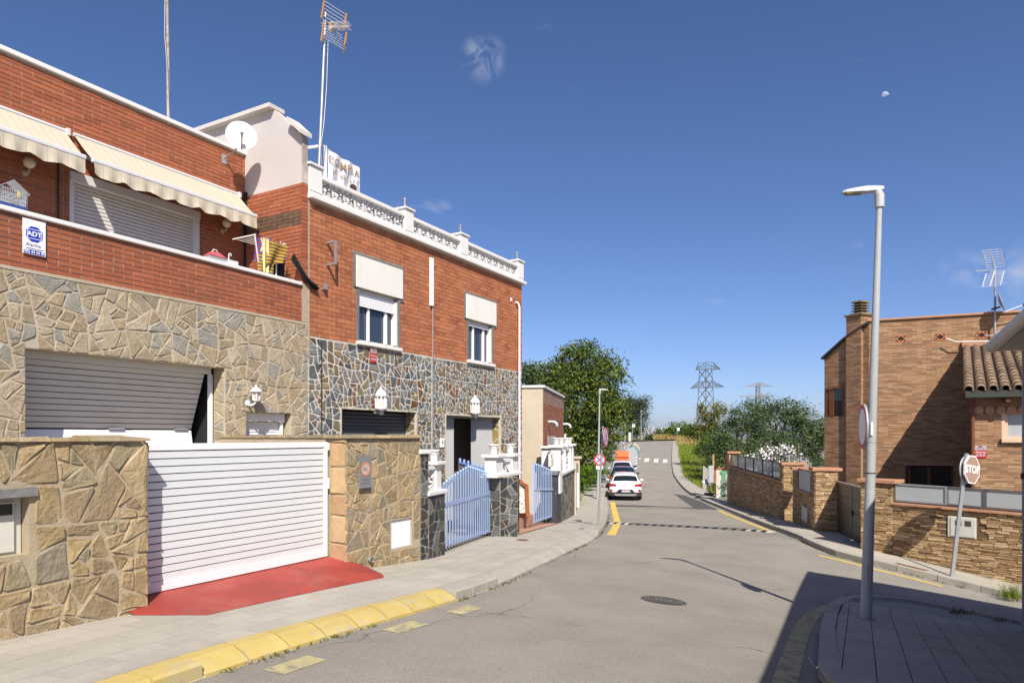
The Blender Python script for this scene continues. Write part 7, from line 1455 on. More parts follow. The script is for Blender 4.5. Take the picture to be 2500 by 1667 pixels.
# ---- stop sign (leaning)
sb = hit(2324, 1407, 0); stp = at(2355, 1146, sb.y-.05); drn = (stp-sb).normalized()
t = thing('stop_sign', 'faded brown STOP sign on a leaning pole by the boundary wall', 'stop sign', W0, tuple(sb))
part(t, 'pole', MB().bar(sb, stp+drn*.35, .075, .045, up=(0,1,0)), m_galv)
nv = Vector((.50,-.86,.02)).normalized(); q = nv.to_track_quat('Z', 'Y').to_matrix(); ctr = stp+nv*.05+drn*.02; ctr = at(2374, 1146, sb.y-.08)
rt = Vector((0,0,1)).cross(nv).normalized(); up_ = nv.cross(rt); ang = math.atan2(drn.x, drn.z); rt, up_ = rt*math.cos(ang)-up_*math.sin(ang), up_*math.cos(ang)+rt*math.sin(ang)
Rs = .325
def octp(r, o): return [ctr+rt*(r*math.cos(R(22.5+45*k)))+up_*(r*math.sin(R(22.5+45*k)))+nv*o for k in range(8)]
def plate8(r, o0, o1): return MB().add(octp(r, o0)+octp(r, o1), [tuple(range(8)), tuple(range(15, 7, -1))]+[(k, (k+1) % 8, 8+(k+1) % 8, 8+k) for k in range(8)])
part(t, 'plate', plate8(Rs, 0, -.03), m_signw); part(t, 'face', plate8(Rs*.91, .004, .0005), M('faded_stop_brown', (.34,.22,.17), .5, .08))
part(t, 'lettering', textmb('STOP', .235, lambda x, y: ctr+rt*x+up_*y+nv*.006, bold=.008), m_signw, fix=False)
# round sign behind it on the same pole
c2 = ctr-nv*.10-rt*.02; q = (-nv).to_track_quat('Z', 'Y').to_matrix()
part(t, 'rear_disc', MB().lathe([(.001,-.012),(.29,-.012),(.3,-.02),(.3,.012),(.29,.014),(.001,.01)], tuple(c2), 32, mat=q), m_sgrey)

# ---- brick house behind (frame FR)
FR = Frame(-23.9); DM, DP = 27.87, 21.75
m_tan = M('tan_brick', (.34,.2,.11), .85, .12, 20, .2, 60, cols=['#9d7b5c','#937153','#a58465','#8d6b50','#a17e5d','#856850','#997355','#a8886a'], rnd=.07)
m_tanm = M('tan_mortar', (.28,.2,.13), .95, .1, 8)
h4 = thing('villa', 'tan brick villa with chimney and tiled porch roof on the corner', 'house', FR, (4, 28, -3.4))
xl, zt4 = FR.ray(2122, 785, DM); xr = xl+13.0
vw = [FR.ray(px, 1130, DM)[0] for px in (2214, 2322)]; vz1, vz0 = FR.ray(2214, 1135, DM)[1], -3.2
part(h4, 'wall', MB().holed([[(xl,-4.4),(xr,-4.4),(xr,zt4),(xl,zt4)], [(vw[0],vz0),(vw[1],vz0),(vw[1],vz1),(vw[0],vz1)]], lambda p: (p[0], DM, p[1]), lambda p: (p[0], DM+.3, p[1])), m_tanm)
vents = [FR.ray(px, py, DM) for px, py in ((2199.3,827),(2295,822.5),(2396,818))]
vh = [(s-.16, s+.16, z-.12, z+.12) for s, z in vents]
bl = brick_list(xl, FR.ray(2520, 900, DM)[0], -2.6, zt4-.02, .30, .057, .008, [(vw[0], vw[1], vz0, vz1)]+vh)
bricks(h4, bl, DM, m_tan, .008, 170, key=lambda b: -b[2]+.05*b[0])
part(h4, 'parapet_coping', MB().box(xl-.06, xr, DM-.08, DM+.36, zt4, zt4+.07), m_terc, bevel=.01)
part(h4, 'body', MB().box(xl+.3, xr, DM+.301, DM+8, -4.4, zt4-.3), m_tanm)
m_vent = M('terracotta_vent', (.5,.19,.08), .7, .1)
for s, z in vents:
    v = part(h4, 'vent_block', MB().box(s-.155, s+.155, DM-.003, DM+.02, z-.115, z+.115), m_blk); vb = MB()
    for (a, b) in (((-.155,-.115),(.155,-.115)),((-.155,.115),(.155,.115)),((-.155,-.115),(-.155,.115)),((.155,-.115),(.155,.115)),((-.15,0),(0,.11)),((0,.11),(.15,0)),((.15,0),(0,-.11)),((0,-.11),(-.15,0))): vb.bar((s+a[0], DM-.012, z+a[1]), (s+b[0], DM-.012, z+b[1]), .02, .028)
    part(v, 'vent_lattice', vb, m_vent)
wv_ = part(h4, 'window', MB().box(vw[0], vw[1], DM+.1, DM+.12, vz0, vz1), m_cglass); m_brownf = M('brown_frame', (.16,.06,.025), .6, .1)
part(wv_, 'window_frame', MB().box(vw[0]-.06, vw[0], DM-.02, DM+.1, vz0, vz1).box(vw[1], vw[1]+.06, DM-.02, DM+.1, vz0, vz1).box(vw[0]+.05, vw[0]+.12, DM+.04, DM+.1, vz0, vz1-.08).box((vw[0]+vw[1])/2-.04, (vw[0]+vw[1])/2+.06, DM+.04, DM+.099, vz0, vz1-.05), m_brownf); part(wv_, 'lintel', MB().box(vw[0]-.08, vw[1]+.08, DM-.03, DM+.05, vz1, vz1+.1), m_terc)
# left wing and chimney
c0 = FR.w(xl, DM); dl = Vector((.45, -.89)); c1 = (c0.x-dl.x*2.0, c0.y-dl.y*2.0); FV, xv, yv, Lv = seg_frame(c1, (c0.x, c0.y))
def vr(px, py): return FV.ray(px, py, yv)
pl = [vr(2013, 1300), vr(2013, 877), vr(2065, 828), vr(2122, 790), vr(2122, 1300)]
cv = lambda mb: conv(mb, FV, FR)
part(h4, 'left_wing', cv(MB().poly([(p[0], max(p[1], -4.2)) for p in pl], lambda p: (p[0], yv, p[1]), lambda p: (p[0], yv+4, p[1]))), m_tanm)
def roofl(x):
    a, b, c = pl[1], pl[2], pl[3]; return a[1]+(b[1]-a[1])*(x-a[0])/(b[0]-a[0]) if x < b[0] else b[1]+(c[1]-b[1])*(x-b[0])/(c[0]-b[0])
wh = [(vr(2018, 960)[0], vr(2028, 960)[0], vr(2018, 1016)[1], vr(2018, 952)[1]), (vr(2034, 960)[0], vr(2060, 960)[0], vr(2034, 1016)[1], vr(2034, 949)[1])]
rest = MB()
for b in brick_list(pl[1][0], pl[3][0], -2.4, 4.6, .30, .057, .008, wh, clipf=lambda x, z: z < roofl(x)-.05): rest.box(b[0], b[1], yv-.008, yv+.004, b[2], b[3], back=False)
part(h4, 'wing_bricks', cv(rest), m_tan, kind='stuff')
for h in wh: w_ = part(h4, 'window', cv(MB().box(h[0], h[1], yv-.004, yv-.001, h[2], h[3])), m_cglass); part(w_, 'window_frame', cv(MB().box(h[0]-.03, h[0]+.04, yv-.03, yv-.005, h[2], h[3]).box(h[1]-.05, h[1]+.02, yv-.03, yv-.005, h[2], h[3]).box(h[0]-.03, h[1]+.03, yv-.05, yv-.005, h[3], h[3]+.06)), m_brownf)
part(h4, 'wing_coping', cv(MB().bar((pl[1][0]-.05, yv+.1, pl[1][1]+.02), (pl[2][0], yv+.1, pl[2][1]+.02), .5, .07).bar((pl[2][0], yv+.1, pl[2][1]+.02), (pl[3][0], yv+.1, pl[3][1]+.02), .5, .07)), m_bronze)
yc = yv-.12; cx0_, cx1_ = FV.ray(2066, 800, yc)[0], FV.ray(2102, 800, yc)[0]; cz_ = FV.ray(2066, 774, yc)[1]
ch_ = part(h4, 'chimney', cv(MB().box(cx0_, cx1_, yc, yc+.75, -4, cz_)), m_tanm)
rest = MB()
for b in brick_list(cx0_, cx1_, -2.4, cz_-.02, .30, .057, .008): rest.box(b[0], b[1], yc-.008, yc+.004, b[2], b[3], back=False)
for b in brick_list(yc, yc+.75, 1.5, cz_-.02, .30, .057, .008): rest.box(cx1_-.004, cx1_+.008, b[0], b[1], b[2], b[3])
part(ch_, 'chimney_bricks', cv(rest), m_tan, kind='stuff'); part(ch_, 'cap', cv(MB().box(cx0_-.06, cx1_+.08, yc-.07, yc+.82, cz_, cz_+.06)), M('mossy_cap', (.2,.165,.09), .9, .2, 6, dirt=[((.22,.2,.04), 4, .5, .65)]), bevel=.01)
cxm = (cx0_+cx1_)/2; mc = MATS['mossy_cap']
for k in range(5): part(ch_, 'cowl_plate', cv(MB().box(cxm-.22+.01*k, cxm+.24, yc+.1, yc+.62, cz_+.09+.10*k, cz_+.12+.10*k+(.03 if k == 4 else 0))), mc, bevel=.008)
part(ch_, 'cowl_core', cv(MB().box(cxm-.12, cxm+.15, yc+.2, yc+.5, cz_+.061, cz_+.5)), m_blk)
# porch
xp, _ = FR.ray(2378, 1000, DP); wx0, wz1p = FR.ray(2446, 1006, DP); wz0p = FR.ray(2446, 1070, DP)[1]; wx1 = wx0+1.25; ztp = 1.12
part(h4, 'porch_wall', MB().holed([[(xp,-4.6),(xp+6,-4.6),(xp+6,ztp),(xp,ztp)], [(wx0,wz0p),(wx1,wz0p),(wx1,wz1p),(wx0,wz1p)]], lambda p: (p[0], DP, p[1]), lambda p: (p[0], DP+.3, p[1])).hexa([(xp+.06,DP+.301,-4.6),(xp+.3,DP+.301,-4.6),(xp+1.6,DM-.01,-4.6),(xp+1.3,DM-.01,-4.6)], [(xp+.06,DP+.301,ztp),(xp+.3,DP+.301,ztp),(xp+1.6,DM-.01,2.6),(xp+1.3,DM-.01,2.6)]), m_tanm)
xpe = FR.ray(2530, 1000, DP)[0]
bricks(h4, brick_list(xp, xpe, -2.6, .62, .30, .057, .009, [(wx0-.01, wx1, wz0p-.12, wz1p+.1)]), DP, m_tan, .008, 300, key=lambda b: b[0]-b[2]*.2, used=170)
for k in range(14): part(h4, 'eave_tile', MB().tube([(xp+.1+.24*k, DP-.06, .68), (xp+.1+.24*k, DP+.05, .68)], .11, 8), m_terc)
part(h4, 'eave_wall', MB().box(xp, xpe, DP-.012, DP-.001, .63, 1.2), m_tan)
pwn = part(h4, 'window', MB().box(wx0+.07, wx1, DP+.1, DP+.12, wz0p, wz1p), M('pale_curtain_glass', (.36,.39,.41), .2, .05, spec=.6)); m_salmon = M('salmon_frame', (.58,.42,.30), .6, .06)
part(pwn, 'window_frame', MB().box(wx0, wx0+.07, DP+.0, DP+.14, wz0p, wz1p).box(wx0+.071, wx0+.14, DP+.04, DP+.099, wz0p+.05, wz1p-.051).box(wx0+.071, wx1, DP+.04, DP+.099, wz1p-.05, wz1p).box(wx0+.071, wx1, DP+.04, DP+.099, wz0p, wz0p+.05), m_salmon); part(pwn, 'sill', MB().box(wx0-.03, wx1, DP-.12, DP+.1, wz0p-.11, wz0p-.001), m_salmon, bevel=.01); part(pwn, 'lintel', MB().box(wx0-.03, wx1, DP-.03, DP+.05, wz1p+.001, wz1p+.08), m_terc)
part(h4, 'downpipe', MB().tube([(xp-.04, DP-.05, 1.15), (xp-.04, DP-.05, -3.0)], .05, 8), m_brownf)
# tiled roof
xe, ze = FR.ray(2351, 952, DP-.5); xt, zt_r = FR.ray(2349, 846, DM-.02); De, Dt = DP-.5, DM-.02
m_tile = M('roof_tile', (.24,.145,.09), .9, .25, 5, .4, 40, cols=['#8f7862','#7f6b58','#988068','#776656'], rnd=.1, dirt=[((.16,.14,.05), 3, .55, .7)])
rowsN, pitchx = 16, .27; colsN = 16
part(h4, 'roof_deck', MB().hexa([(xe+.05,De,ze-.12),(xe+6,De,ze-.12),(xt+6,Dt,zt_r-.12),(xt+.05,Dt,zt_r-.12)], [(xe+.05,De,ze-.03),(xe+6,De,ze-.03),(xt+6,Dt,zt_r-.03),(xt+.05,Dt,zt_r-.03)]), m_bronze)
rlen = math.hypot(Dt-De, zt_r-ze); pitch = math.atan2(zt_r-ze, Dt-De); skew = math.atan2(xt-xe, Dt-De); tl = rlen/rowsN*1.22/math.cos(skew)
tm = MB(); ns_ = 6
for e, (y, r) in enumerate(((0,.112),(tl,.092))):
    for rr_ in (r, r-.014):
        for k in range(ns_+1): a = math.pi*k/ns_; tm.v.append((rr_*math.cos(a), y, rr_*math.sin(a)+(0 if e else .022)))
n1 = ns_+1
tm.f = [(k, k+1, 2*n1+k+1, 2*n1+k) for k in range(ns_)]+[(n1+k+1, n1+k, 3*n1+k, 3*n1+k+1) for k in range(ns_)]+[(k+1, k, n1+k, n1+k+1) for k in range(ns_)]; tm.sm = [True]*(2*ns_)+[False]*ns_
tme = tm.mesh('roof_tile', m_tile)
chn = MB()
for c in range(colsN):
    for r in range(rowsN):
        f = r/rowsN; x = xe+.12+c*pitchx+(xt-xe)*f; y = De-.04+(Dt-De)*f; z = ze-.02+(zt_r-ze)*f
        if c < 9 and c*rowsN+r < 290: inst(h4, 'roof_tile', tme, (x, y, z), (pitch, random.uniform(-.03,.03), -skew+random.uniform(-.02,.02)))
    x = xe+.12+(c+.5)*pitchx; chn.add([(x-.09,De-.02,ze+.0),(x+.09,De-.02,ze+.0),(x+.09+xt-xe,Dt,zt_r),(x-.09+xt-xe,Dt,zt_r),(x,De-.02,ze-.04),(x+xt-xe,Dt,zt_r-.04)], [(0,4,5,3),(4,1,2,5)])
part(h4, 'channel_tiles', chn, m_tile, kind='stuff')
part(h4, 'ridge_coping', MB().box(xt-.02, xt+5, Dt-.12, DM-.012, zt_r-.02, zt_r+.16), m_terc); part(h4, 'gutter', MB().box(xe+.06, xe+6, De-.02, De+.1, ze-.2, ze-.1), M('gutter_green', (.04,.05,.04), .5)); part(h4, 'rafter', MB().box(xe+.95, xe+1.05, De+.05, DP, ze-.32, ze-.2), m_brownf)
sx_, sz_ = FR.ray(2393.5, 1102, DP-.02); alarm_plate(FR, sx_, sz_, DP-.008, .27, .33, 'red and grey alarm plate on the villa porch above the stop sign')
# antenna and dish on the parapet
ax_, az_ = FR.ray(2429, 745, DM-.2); atz = FR.ray(2428, 651, DM-.2)[1]; ab = FR.ray(2431, 825, DM-.2)[1]; ya = DM-.2
t = thing('antenna_mast', 'silver mast with two-winged grid antenna on the villa parapet', 'antenna', FR, (ax_, ya, ab), 'television antennas')
part(t, 'pole', MB().tube([(ax_, ya, ab), (ax_, ya, atz)], .035, 8), m_galv)
zc_ = atz-.1
for sg_, nm in ((1, 'upper_grid'), (-1, 'lower_grid')):
    gm = MB()
    for k in range(8): o = .08+.075*k; gm.tube([(ax_-.24-.05*k*.6, ya-.03-.04*k, zc_+sg_*o), (ax_+.26-.05*k*.6, ya-.03-.04*k, zc_+sg_*o)], .007, 4)
    gm.bar((ax_, ya, zc_), (ax_-.2, ya-.3, zc_+sg_*.62), .025)
    for xo in (-.25, .25): gm.bar((ax_+xo, ya-.04, zc_+sg_*.1), (ax_+xo-.16, ya-.3, zc_+sg_*.6), .02)
    part(t, nm, gm, m_alu)
part(t, 'boom', MB().bar((ax_, ya, zc_), (ax_-.62, ya-.3, zc_-.06), .04, .03), m_galv); part(t, 'bracket', MB().bar((ax_-.28, ya, 3.4+.8), (ax_, ya, 3.4+.8), .03).bar((ax_-.28, ya, 3.4), (ax_, ya, 3.4), .03), m_galv)
part(t, 'cable_coil', MB().tube([(ax_+.14+.1*math.cos(a), ya-.05, ab+.12+.1*math.sin(a)) for a in np.linspace(0, 12, 26)]+[(ax_-.2, ya-.1, ab-.1), (ax_-1.1, ya-.1, ab-.08), (ax_-1.4, ya-.05, ab+.05)], .022, 5), m_signw)
dcx, dcz = FR.ray(2440.5, 738, DM-.35); dcy = DM-.35; nn = Vector((.93, -.25, .28)).normalized(); q = nn.to_track_quat('Z', 'Y').to_matrix(); Rd = .33
t = thing('satellite_dish', 'grey satellite dish seen from behind on the villa parapet', 'satellite dish', FR, (dcx, dcy, dcz), 'satellite dishes')
part(t, 'reflector', MB().lathe([(.001,0)]+[(Rd*i/6, .07*(i/6)**2) for i in range(1, 7)]+[(Rd+.01,.07),(Rd+.01,.055),(.05,-.02),(.001,-.02)], (dcx, dcy, dcz), 28, mat=q), M('dish_grey', (.33,.31,.29), .5, .05))
fo_ = Vector((dcx+.1, dcy, dcz-Rd-.02)); fe = Vector((dcx+.62, dcy-.1, dcz-.16)); part(t, 'arm', MB().tube([fo_, fe], .02, 6), m_signw); part(t, 'feed', MB().tube([fe, fe+Vector((.1,0,.03))], .04, 8).tube([fe+Vector((.12,0,.02)), fe+Vector((.14,0,-.07))], .04, 8), m_blackp); part(t, 'bracket', MB().bar((ax_-.1, ya, dcz-.2), (dcx+.02, dcy, dcz-.15), .05), m_blackp)

# ---- near building on the right whose shadow falls on the corner (only its gutter, corner and downpipe are in view)
ec = Vector((7.23, 10.18)); e_a = Vector((-.479, -.878)); e_b = Vector((.836, -.548)); zE = 1.33
h5 = thing('corner_building', 'building at the edge of the photograph with a pale gutter and brown corner', 'building', W0, (8.2, 8.5, G(8.2, 8.5)))
ins = .36; wc = ec+(e_a*.0+e_b*.0)
inw = (e_a+e_b).normalized()
wcn = ec+e_a*.12+e_b*.36
P_ = [wcn, wcn+e_a*9.2, wcn+e_a*9.2+e_b*6.5, wcn+e_b*6.5]
m_brw = M('brown_render', (.13,.09,.06), .8, .1, 3, .1, 40)
part(h5, 'wall', MB().hexa([(p.x, p.y, -5) for p in P_], [(p.x, p.y, zE-.08) for p in P_]), m_brw)
E_ = [ec, ec+e_a*9.6, ec+e_a*9.6+e_b*7.2, ec+e_b*7.2]
part(h5, 'roof', MB().hexa([(p.x, p.y, zE-.07) for p in E_], [(p.x, p.y, zE+.05) for p in E_]), m_plast)
ga0 = ec-e_a*.02-Vector((e_b.x, e_b.y))*.07; ga1 = ec+e_a*9.6-e_b*.07
part(h5, 'gutter', MB().tube([(ga0.x, ga0.y, zE+.0), (ga1.x, ga1.y, zE+.02)], .085, 14), M('gutter_zinc', (.5,.49,.46), .45, .06)); part(h5, 'gutter_band', MB().tube([tuple(ga0+e_a*.3)+(zE,), tuple(ga0+e_a*.33)+(zE,)], .09, 14), m_galv)
dpz = wcn-e_b*.05; part(h5, 'downpipe', MB().tube([(dpz.x, dpz.y, zE-.1), (dpz.x, dpz.y, -3.3)], .03, 10), M('downpipe_grey', (.3,.32,.36), .5, .1)); part(h5, 'downpipe_clamp', MB().tube([(dpz.x, dpz.y, -.62), (dpz.x, dpz.y, -.54)], .045, 10), m_blackp)
# ================================================================== vegetation
def leaf_mesh(name, pts, size, mat, rg, up=.35, aspect=.45, smooth=False):
    """one quad per leaf"""
    n = len(pts); pts = np.asarray(pts); d = rg.normal(size=(n, 3)); d[:, 2] *= .8; d /= np.linalg.norm(d, axis=1)[:, None]
    nn = rg.normal(size=(n, 3)); nn[:, 2] = np.abs(nn[:, 2])+up; nn -= d*np.sum(nn*d, 1)[:, None]; nn /= np.linalg.norm(nn, axis=1)[:, None]
    s = np.cross(d, nn); L = (size*rg.uniform(.6, 1.3, n))[:, None]; W = L*aspect
    V = np.stack([pts-d*L*.5, pts+s*W*.5-nn*L*.06, pts+d*L*.5, pts-s*W*.5-nn*L*.06], 1).reshape(-1, 3)
    me = bpy.data.meshes.new(name); me.vertices.add(4*n); me.vertices.foreach_set('co', V.ravel()); me.loops.add(4*n); me.loops.foreach_set('vertex_index', np.arange(4*n)); me.polygons.add(n)
    me.polygons.foreach_set('loop_start', np.arange(0, 4*n, 4)); me.update(); me.validate(); me.materials.append(mat); return me
def leafmat(name, cols, rough=.6, spec=.14):
    m = M(name, (0,0,0), rough, .12, 1.2, cols=cols, rnd=.25, spec=spec); b = m.node_tree.nodes['Principled BSDF']
    b.inputs['Subsurface Weight'].default_value = 0.0; return m
ml_carob = leafmat('carob_leaf', ['#475a22','#566a28','#3a4c1c','#64742e','#4a5d28','#737d34','#405222','#586a34'])
ml_olive = leafmat('olive_leaf', ['#455631','#54663f','#39492a','#60704a','#4b5d37','#435432','#6b7850','#334226'])
ml_bright = leafmat('bright_leaf', ['#4f6b12','#5d7a17','#436010','#6b8420','#39540e'])
ml_yell = leafmat('yellowing_leaf', ['#66661f','#737022','#545c22','#80742a','#4a5320'])
ml_pine = leafmat('pine_needle', ['#38432a','#434d30','#2e3822','#4d5538'])
ml_white = leafmat('white_petal', ['#e8e4e2','#d9d4d2','#f0eeec','#cfc9c8'])
m_bark = M('bark', (.11,.085,.06), .95, .3, 6, .6, 30)
def tree(name, label, base, blobs, nleaf, size, mat, seed, trunk=.15, group=None, clump=.45, dens=.55, bright=None, aspect=.45, loose=0.0):
    """blobs: ellipsoids (centre, radii) that make the crown's outline"""
    rg = np.random.default_rng(seed); base = Vector(base); t = thing(name, label, 'tree' if 'tree' in name or 'pine' in name else 'shrub', W0, tuple(base), group)
    vol = np.array([b[1][0]*b[1][1]*b[1][2] for b in blobs]); vol = vol**.75; vol /= vol.sum(); P = []
    for b, f in zip(blobs, vol):
        nc = max(6, int(nleaf*f/38)); dr = rg.normal(size=(nc, 3)); dr /= np.linalg.norm(dr, axis=1)[:, None]; rad = rg.uniform(dens, 1.08, nc)**.8
        cs = np.array(b[0])+dr*rad[:, None]*np.array(b[1]); sz = clump*rg.uniform(.5, 1.4, nc)
        for c, s in zip(cs, sz): P.append(c+rg.normal(size=(38, 3))*np.array([s, s, s*.7])*.55)
        if loose: m_ = int(nleaf*f*loose); dr = rg.normal(size=(m_, 3)); dr /= np.linalg.norm(dr, axis=1)[:, None]; P.append(np.array(b[0])+dr*np.array(b[1])*rg.uniform(.9, 1.2, (m_, 1)))
    P = np.concatenate(P); me = leaf_mesh('crown', P, size, mat, rg, aspect=aspect); me.transform(Matrix.Translation(-base)); o = bpy.data.objects.new('crown', me); COL.objects.link(o); o.parent = t; BASE[o.name] = (tuple(base), W0); put(o, kind='stuff')
    if bright is not None:
        Q = P[rg.random(len(P)) < .16]+np.array([-.04, -.12, .06]); me = leaf_mesh('sunlit_shoots', Q, size*.9, bright, rg, aspect=aspect); me.transform(Matrix.Translation(-base)); o = bpy.data.objects.new('sunlit_leaves', me); COL.objects.link(o); o.parent = t; put(o, kind='stuff')  # lighter leaf copies nudged up and forward: sunlight put into the leaf colour
    if trunk:
        mb = MB(); c0 = Vector(blobs[0][0]); mid = base.lerp(c0, .6)+Vector((.1, 0, 0)); mb.tube([base+Vector((0,0,-.3)), base.lerp(mid, .5)+Vector((.08,.05,0)), mid], [trunk*1.25, trunk, trunk*.75], 8)
        for b in blobs:
            e = Vector(b[0])+Vector((0, 0, b[1][2]*.4)); mb.tube([mid, mid.lerp(e, .5)+Vector((.1,-.1,.1)), e], [trunk*.6, trunk*.4, trunk*.12], 6)
            for k in range(5):
                dr = rg.normal(size=3); dr /= np.linalg.norm(dr); mb.tube([mid.lerp(e, .6), Vector(b[0])+Vector(dr*np.array(b[1])*.85)], [trunk*.3, trunk*.06], 5)
        part(t, 'trunk', mb, m_bark)
    return t
def bl(px, py, Y, rx, rz, ry=None): c = at(px, py, Y); k = Y/FPX; return (tuple(c), (rx*k, (ry or (rx+rz)/2)*k, rz*k))
# big tree on the left
Yt = 46.0
tree('carob_tree', 'large dense green tree beyond the small house on the left pavement', (3.3, 47.2, -3.3), [bl(1400,985,Yt,95,110), bl(1420,890,Yt,70,52), bl(1345,950,Yt,55,60), bl(1475,930,Yt,52,55), bl(1470,1020,Yt,60,60), bl(1400,1090,Yt,80,70), bl(1490,985,Yt,38,40), bl(1335,1060,Yt,45,70), bl(1312,905,Yt,20,14)], 40000, .22, ml_carob, 5, .28, clump=.62, dens=.45, loose=.03, bright=ml_yell)
tree('young_tree', 'small tree top showing above the small house roof', (1.2, 40, -3), [bl(1290,910,40,22,22), bl(1300,925,40,14,16), bl(1278,925,40,16,16)], 2200, .16, ml_olive, 8, .08, clump=.35)
tree('low_shrub', 'green shrub spilling over the left pavement below the large tree', (4.1, 44, -3.4), [bl(1432,1165,42,28,26), bl(1460,1150,44,26,20), bl(1420,1185,41,16,18)], 4200, .14, ml_bright, 9, 0, clump=.3, dens=.3)
tree('low_shrub', 'dark shrub between the large tree and the sign pole', (5.0, 52, -3.2), [bl(1478,1105,54,22,22), bl(1492,1090,58,14,14)], 2600, .16, ml_olive, 10, 0, clump=.35, dens=.3)
tree('pine_tree', 'shaggy dark pine at the bend behind the lamp posts', (22.5, 140, -1), [bl(1550,1005,138,30,32), bl(1535,1000,138,26,40), bl(1572,985,138,16,16), bl(1540,1045,136,26,18), bl(1560,1040,137,14,12)], 9000, .5, ml_pine, 11, .3, clump=1.3, dens=.4, aspect=.25)
# right-hand trees
tree('olive_tree', 'dark grey-green tree nearest the street above the scrap fence', (16.2, 51, -3.4), [bl(1800,1075,50,62,58), bl(1760,1115,49,42,45), bl(1825,1020,50,48,36), bl(1745,1080,50,32,30)], 13000, .17, ml_olive, 21, .16, 'dark trees behind the stone wall', clump=.5)
tree('olive_tree', 'broad dark grey-green tree in the middle of the group', (20.3, 53, -3.6), [bl(1890,1040,52,66,56), bl(1860,1000,52,40,32), bl(1930,1005,52,46,32), bl(1885,1095,50,70,45)], 14000, .17, ml_olive, 22, .16, 'dark trees behind the stone wall', clump=.5)
tree('olive_tree', 'dark grey-green tree beside the brick villa', (23.2, 52, -3.6), [bl(1975,1065,51,46,52), bl(1955,1025,51,36,28), bl(2000,1090,50,34,60), bl(2020,1060,53,26,40)], 11000, .17, ml_olive, 23, .16, 'dark trees behind the stone wall', clump=.5)
tree('thin_tree', 'sparse yellowing tree in front of the nearer pylon', (18.5, 63, -3), [bl(1735,1010,62,32,30), bl(1760,1000,62,18,22), bl(1712,1005,62,12,18), bl(1715,1060,62,24,34), bl(1750,1040,62,34,26)], 3600, .2, ml_yell, 24, .1, clump=.5, dens=.2, loose=.05)
tree('bright_shrub', 'bright green bush catching the sun beside the grass verge', (17.3, 58, -3), [bl(1735,1085,56,30,24), bl(1765,1075,57,22,20), bl(1712,1095,56,16,16)], 4200, .2, ml_bright, 25, 0, clump=.45, dens=.4)
tree('blossom_shrub', 'shrub covered in white blossom behind the glass panels', (13.6, 37, -3.5), [bl(1880,1112,36,40,22), bl(1930,1106,36,22,16), bl(1840,1128,36,26,14), bl(1810,1122,37,14,8)], 2600, .12, ml_olive, 26, .05, clump=.3, dens=.4, bright=None)
rgb = np.random.default_rng(77); Q = []
for (px, py, rx, rz, n) in ((1880,1108,38,18,300),(1910,1100,26,14,200),(1845,1122,26,12,220),(1885,1132,18,8,120),(1812,1118,12,6,50),(1935,1112,10,8,60)):
    for _ in range(n//9):
        c = at(px+rgb.normal()*rx*.5, py+rgb.normal()*rz*.5, 35.6+rgb.normal()*.3); Q.append(np.array(c)+rgb.normal(size=(9, 3))*.10)
bo = bpy.data.objects.get('blossom_shrub'); me = leaf_mesh('blossom', np.concatenate(Q), .11, ml_white, rgb, aspect=.9); me.transform(Matrix.Translation(-bo.location)); o = bpy.data.objects.new('blossom', me); COL.objects.link(o); o.parent = bo; put(o, kind='stuff')
# bushes at the bend and behind the verge
for i, (px, py, rx, rz, Y, n, mt, lab) in enumerate(((1625,1056,24,14,134,1500,ml_carob,'rounded green bush at the bend nearest the city view'),(1665,1048,30,18,133,2200,ml_bright,'tall green bush at the bend behind the bus stop flag'),(1700,1052,26,18,110,2000,ml_carob,'green bush at the bend beside the thin tree'),(1588,1068,10,5,132,500,ml_olive,'low dark bush at the bend below the far lamp post'),(1545,1052,16,14,130,1200,ml_olive,'dark bush beneath the shaggy pine'))):
    b = at(px, 1076, Y); tree('bush', lab, (b.x, b.y, b.z), [bl(px,py,Y,rx,rz), bl(px-rx*.5,py+rz*.3,Y,rx*.5,rz*.6), bl(px+rx*.5,py+rz*.2,Y,rx*.55,rz*.7)], n, .45, mt, 40+i, 0, 'bushes at the bend', clump=.8, dens=.3)
# ---- verges (ground) and grass
m_turf = M('verge_turf', (.10,.13,.03), .95, .35, .8, .5, 12, dirt=[((.25,.2,.09), .5, .5, .65)], bdist=.05)
def verge(name, A, B, fz, mat, n=14):
    A = resample(A, n=40); B = resample(B, n=40); mb = MB(); m = n
    for a, b in zip(A, B):
        for j in range(m+1): u = j/m; x, y = a*(1-u)+b*u; mb.v.append((x, y, float(terr(x, y))+fz(u, x, y)))
    mb.f = [(i*(m+1)+j, i*(m+1)+j+1, (i+1)*(m+1)+j+1, (i+1)*(m+1)+j) for i in range(39) for j in range(m)]; mb.sm = [True]*len(mb.f)
    return solo(name, None, None, mb, mat, kind='structure')
LA = [(3.2,33.6),(3.7,38),(4.3,44),(5.0,51),(4.2,57),(-1.5,65),(-9,69)]; LB = [(-12,30),(-13,38),(-14,45),(-15,51),(-16,57),(-17,62),(-18,66)]
verge('left_bank', LA, LB, lambda u, x, y: .04+1.6*u**1.3+.1*math.sin(x*2+y), m_turf)
RA = [tuple(p) for p in BRs[:int(np.argmax(BRs[:, 1] < 40.5))]][::-1]; RB = [(32, 38)]+[(p[0]+22+.15*p[1], p[1]+3) for p in RA[2:]]
verge('right_verge', RA, RB, lambda u, x, y: .03-.9*u+.05*math.sin(3*x+y), m_turf)
FA = [(-30, 112), (0, 119), (14, 122.5), (24, 127), (30, 131), (42, 131.5)]; FB = [(-30, 170), (0, 172), (14, 172), (24, 172), (30, 172), (60, 172)]
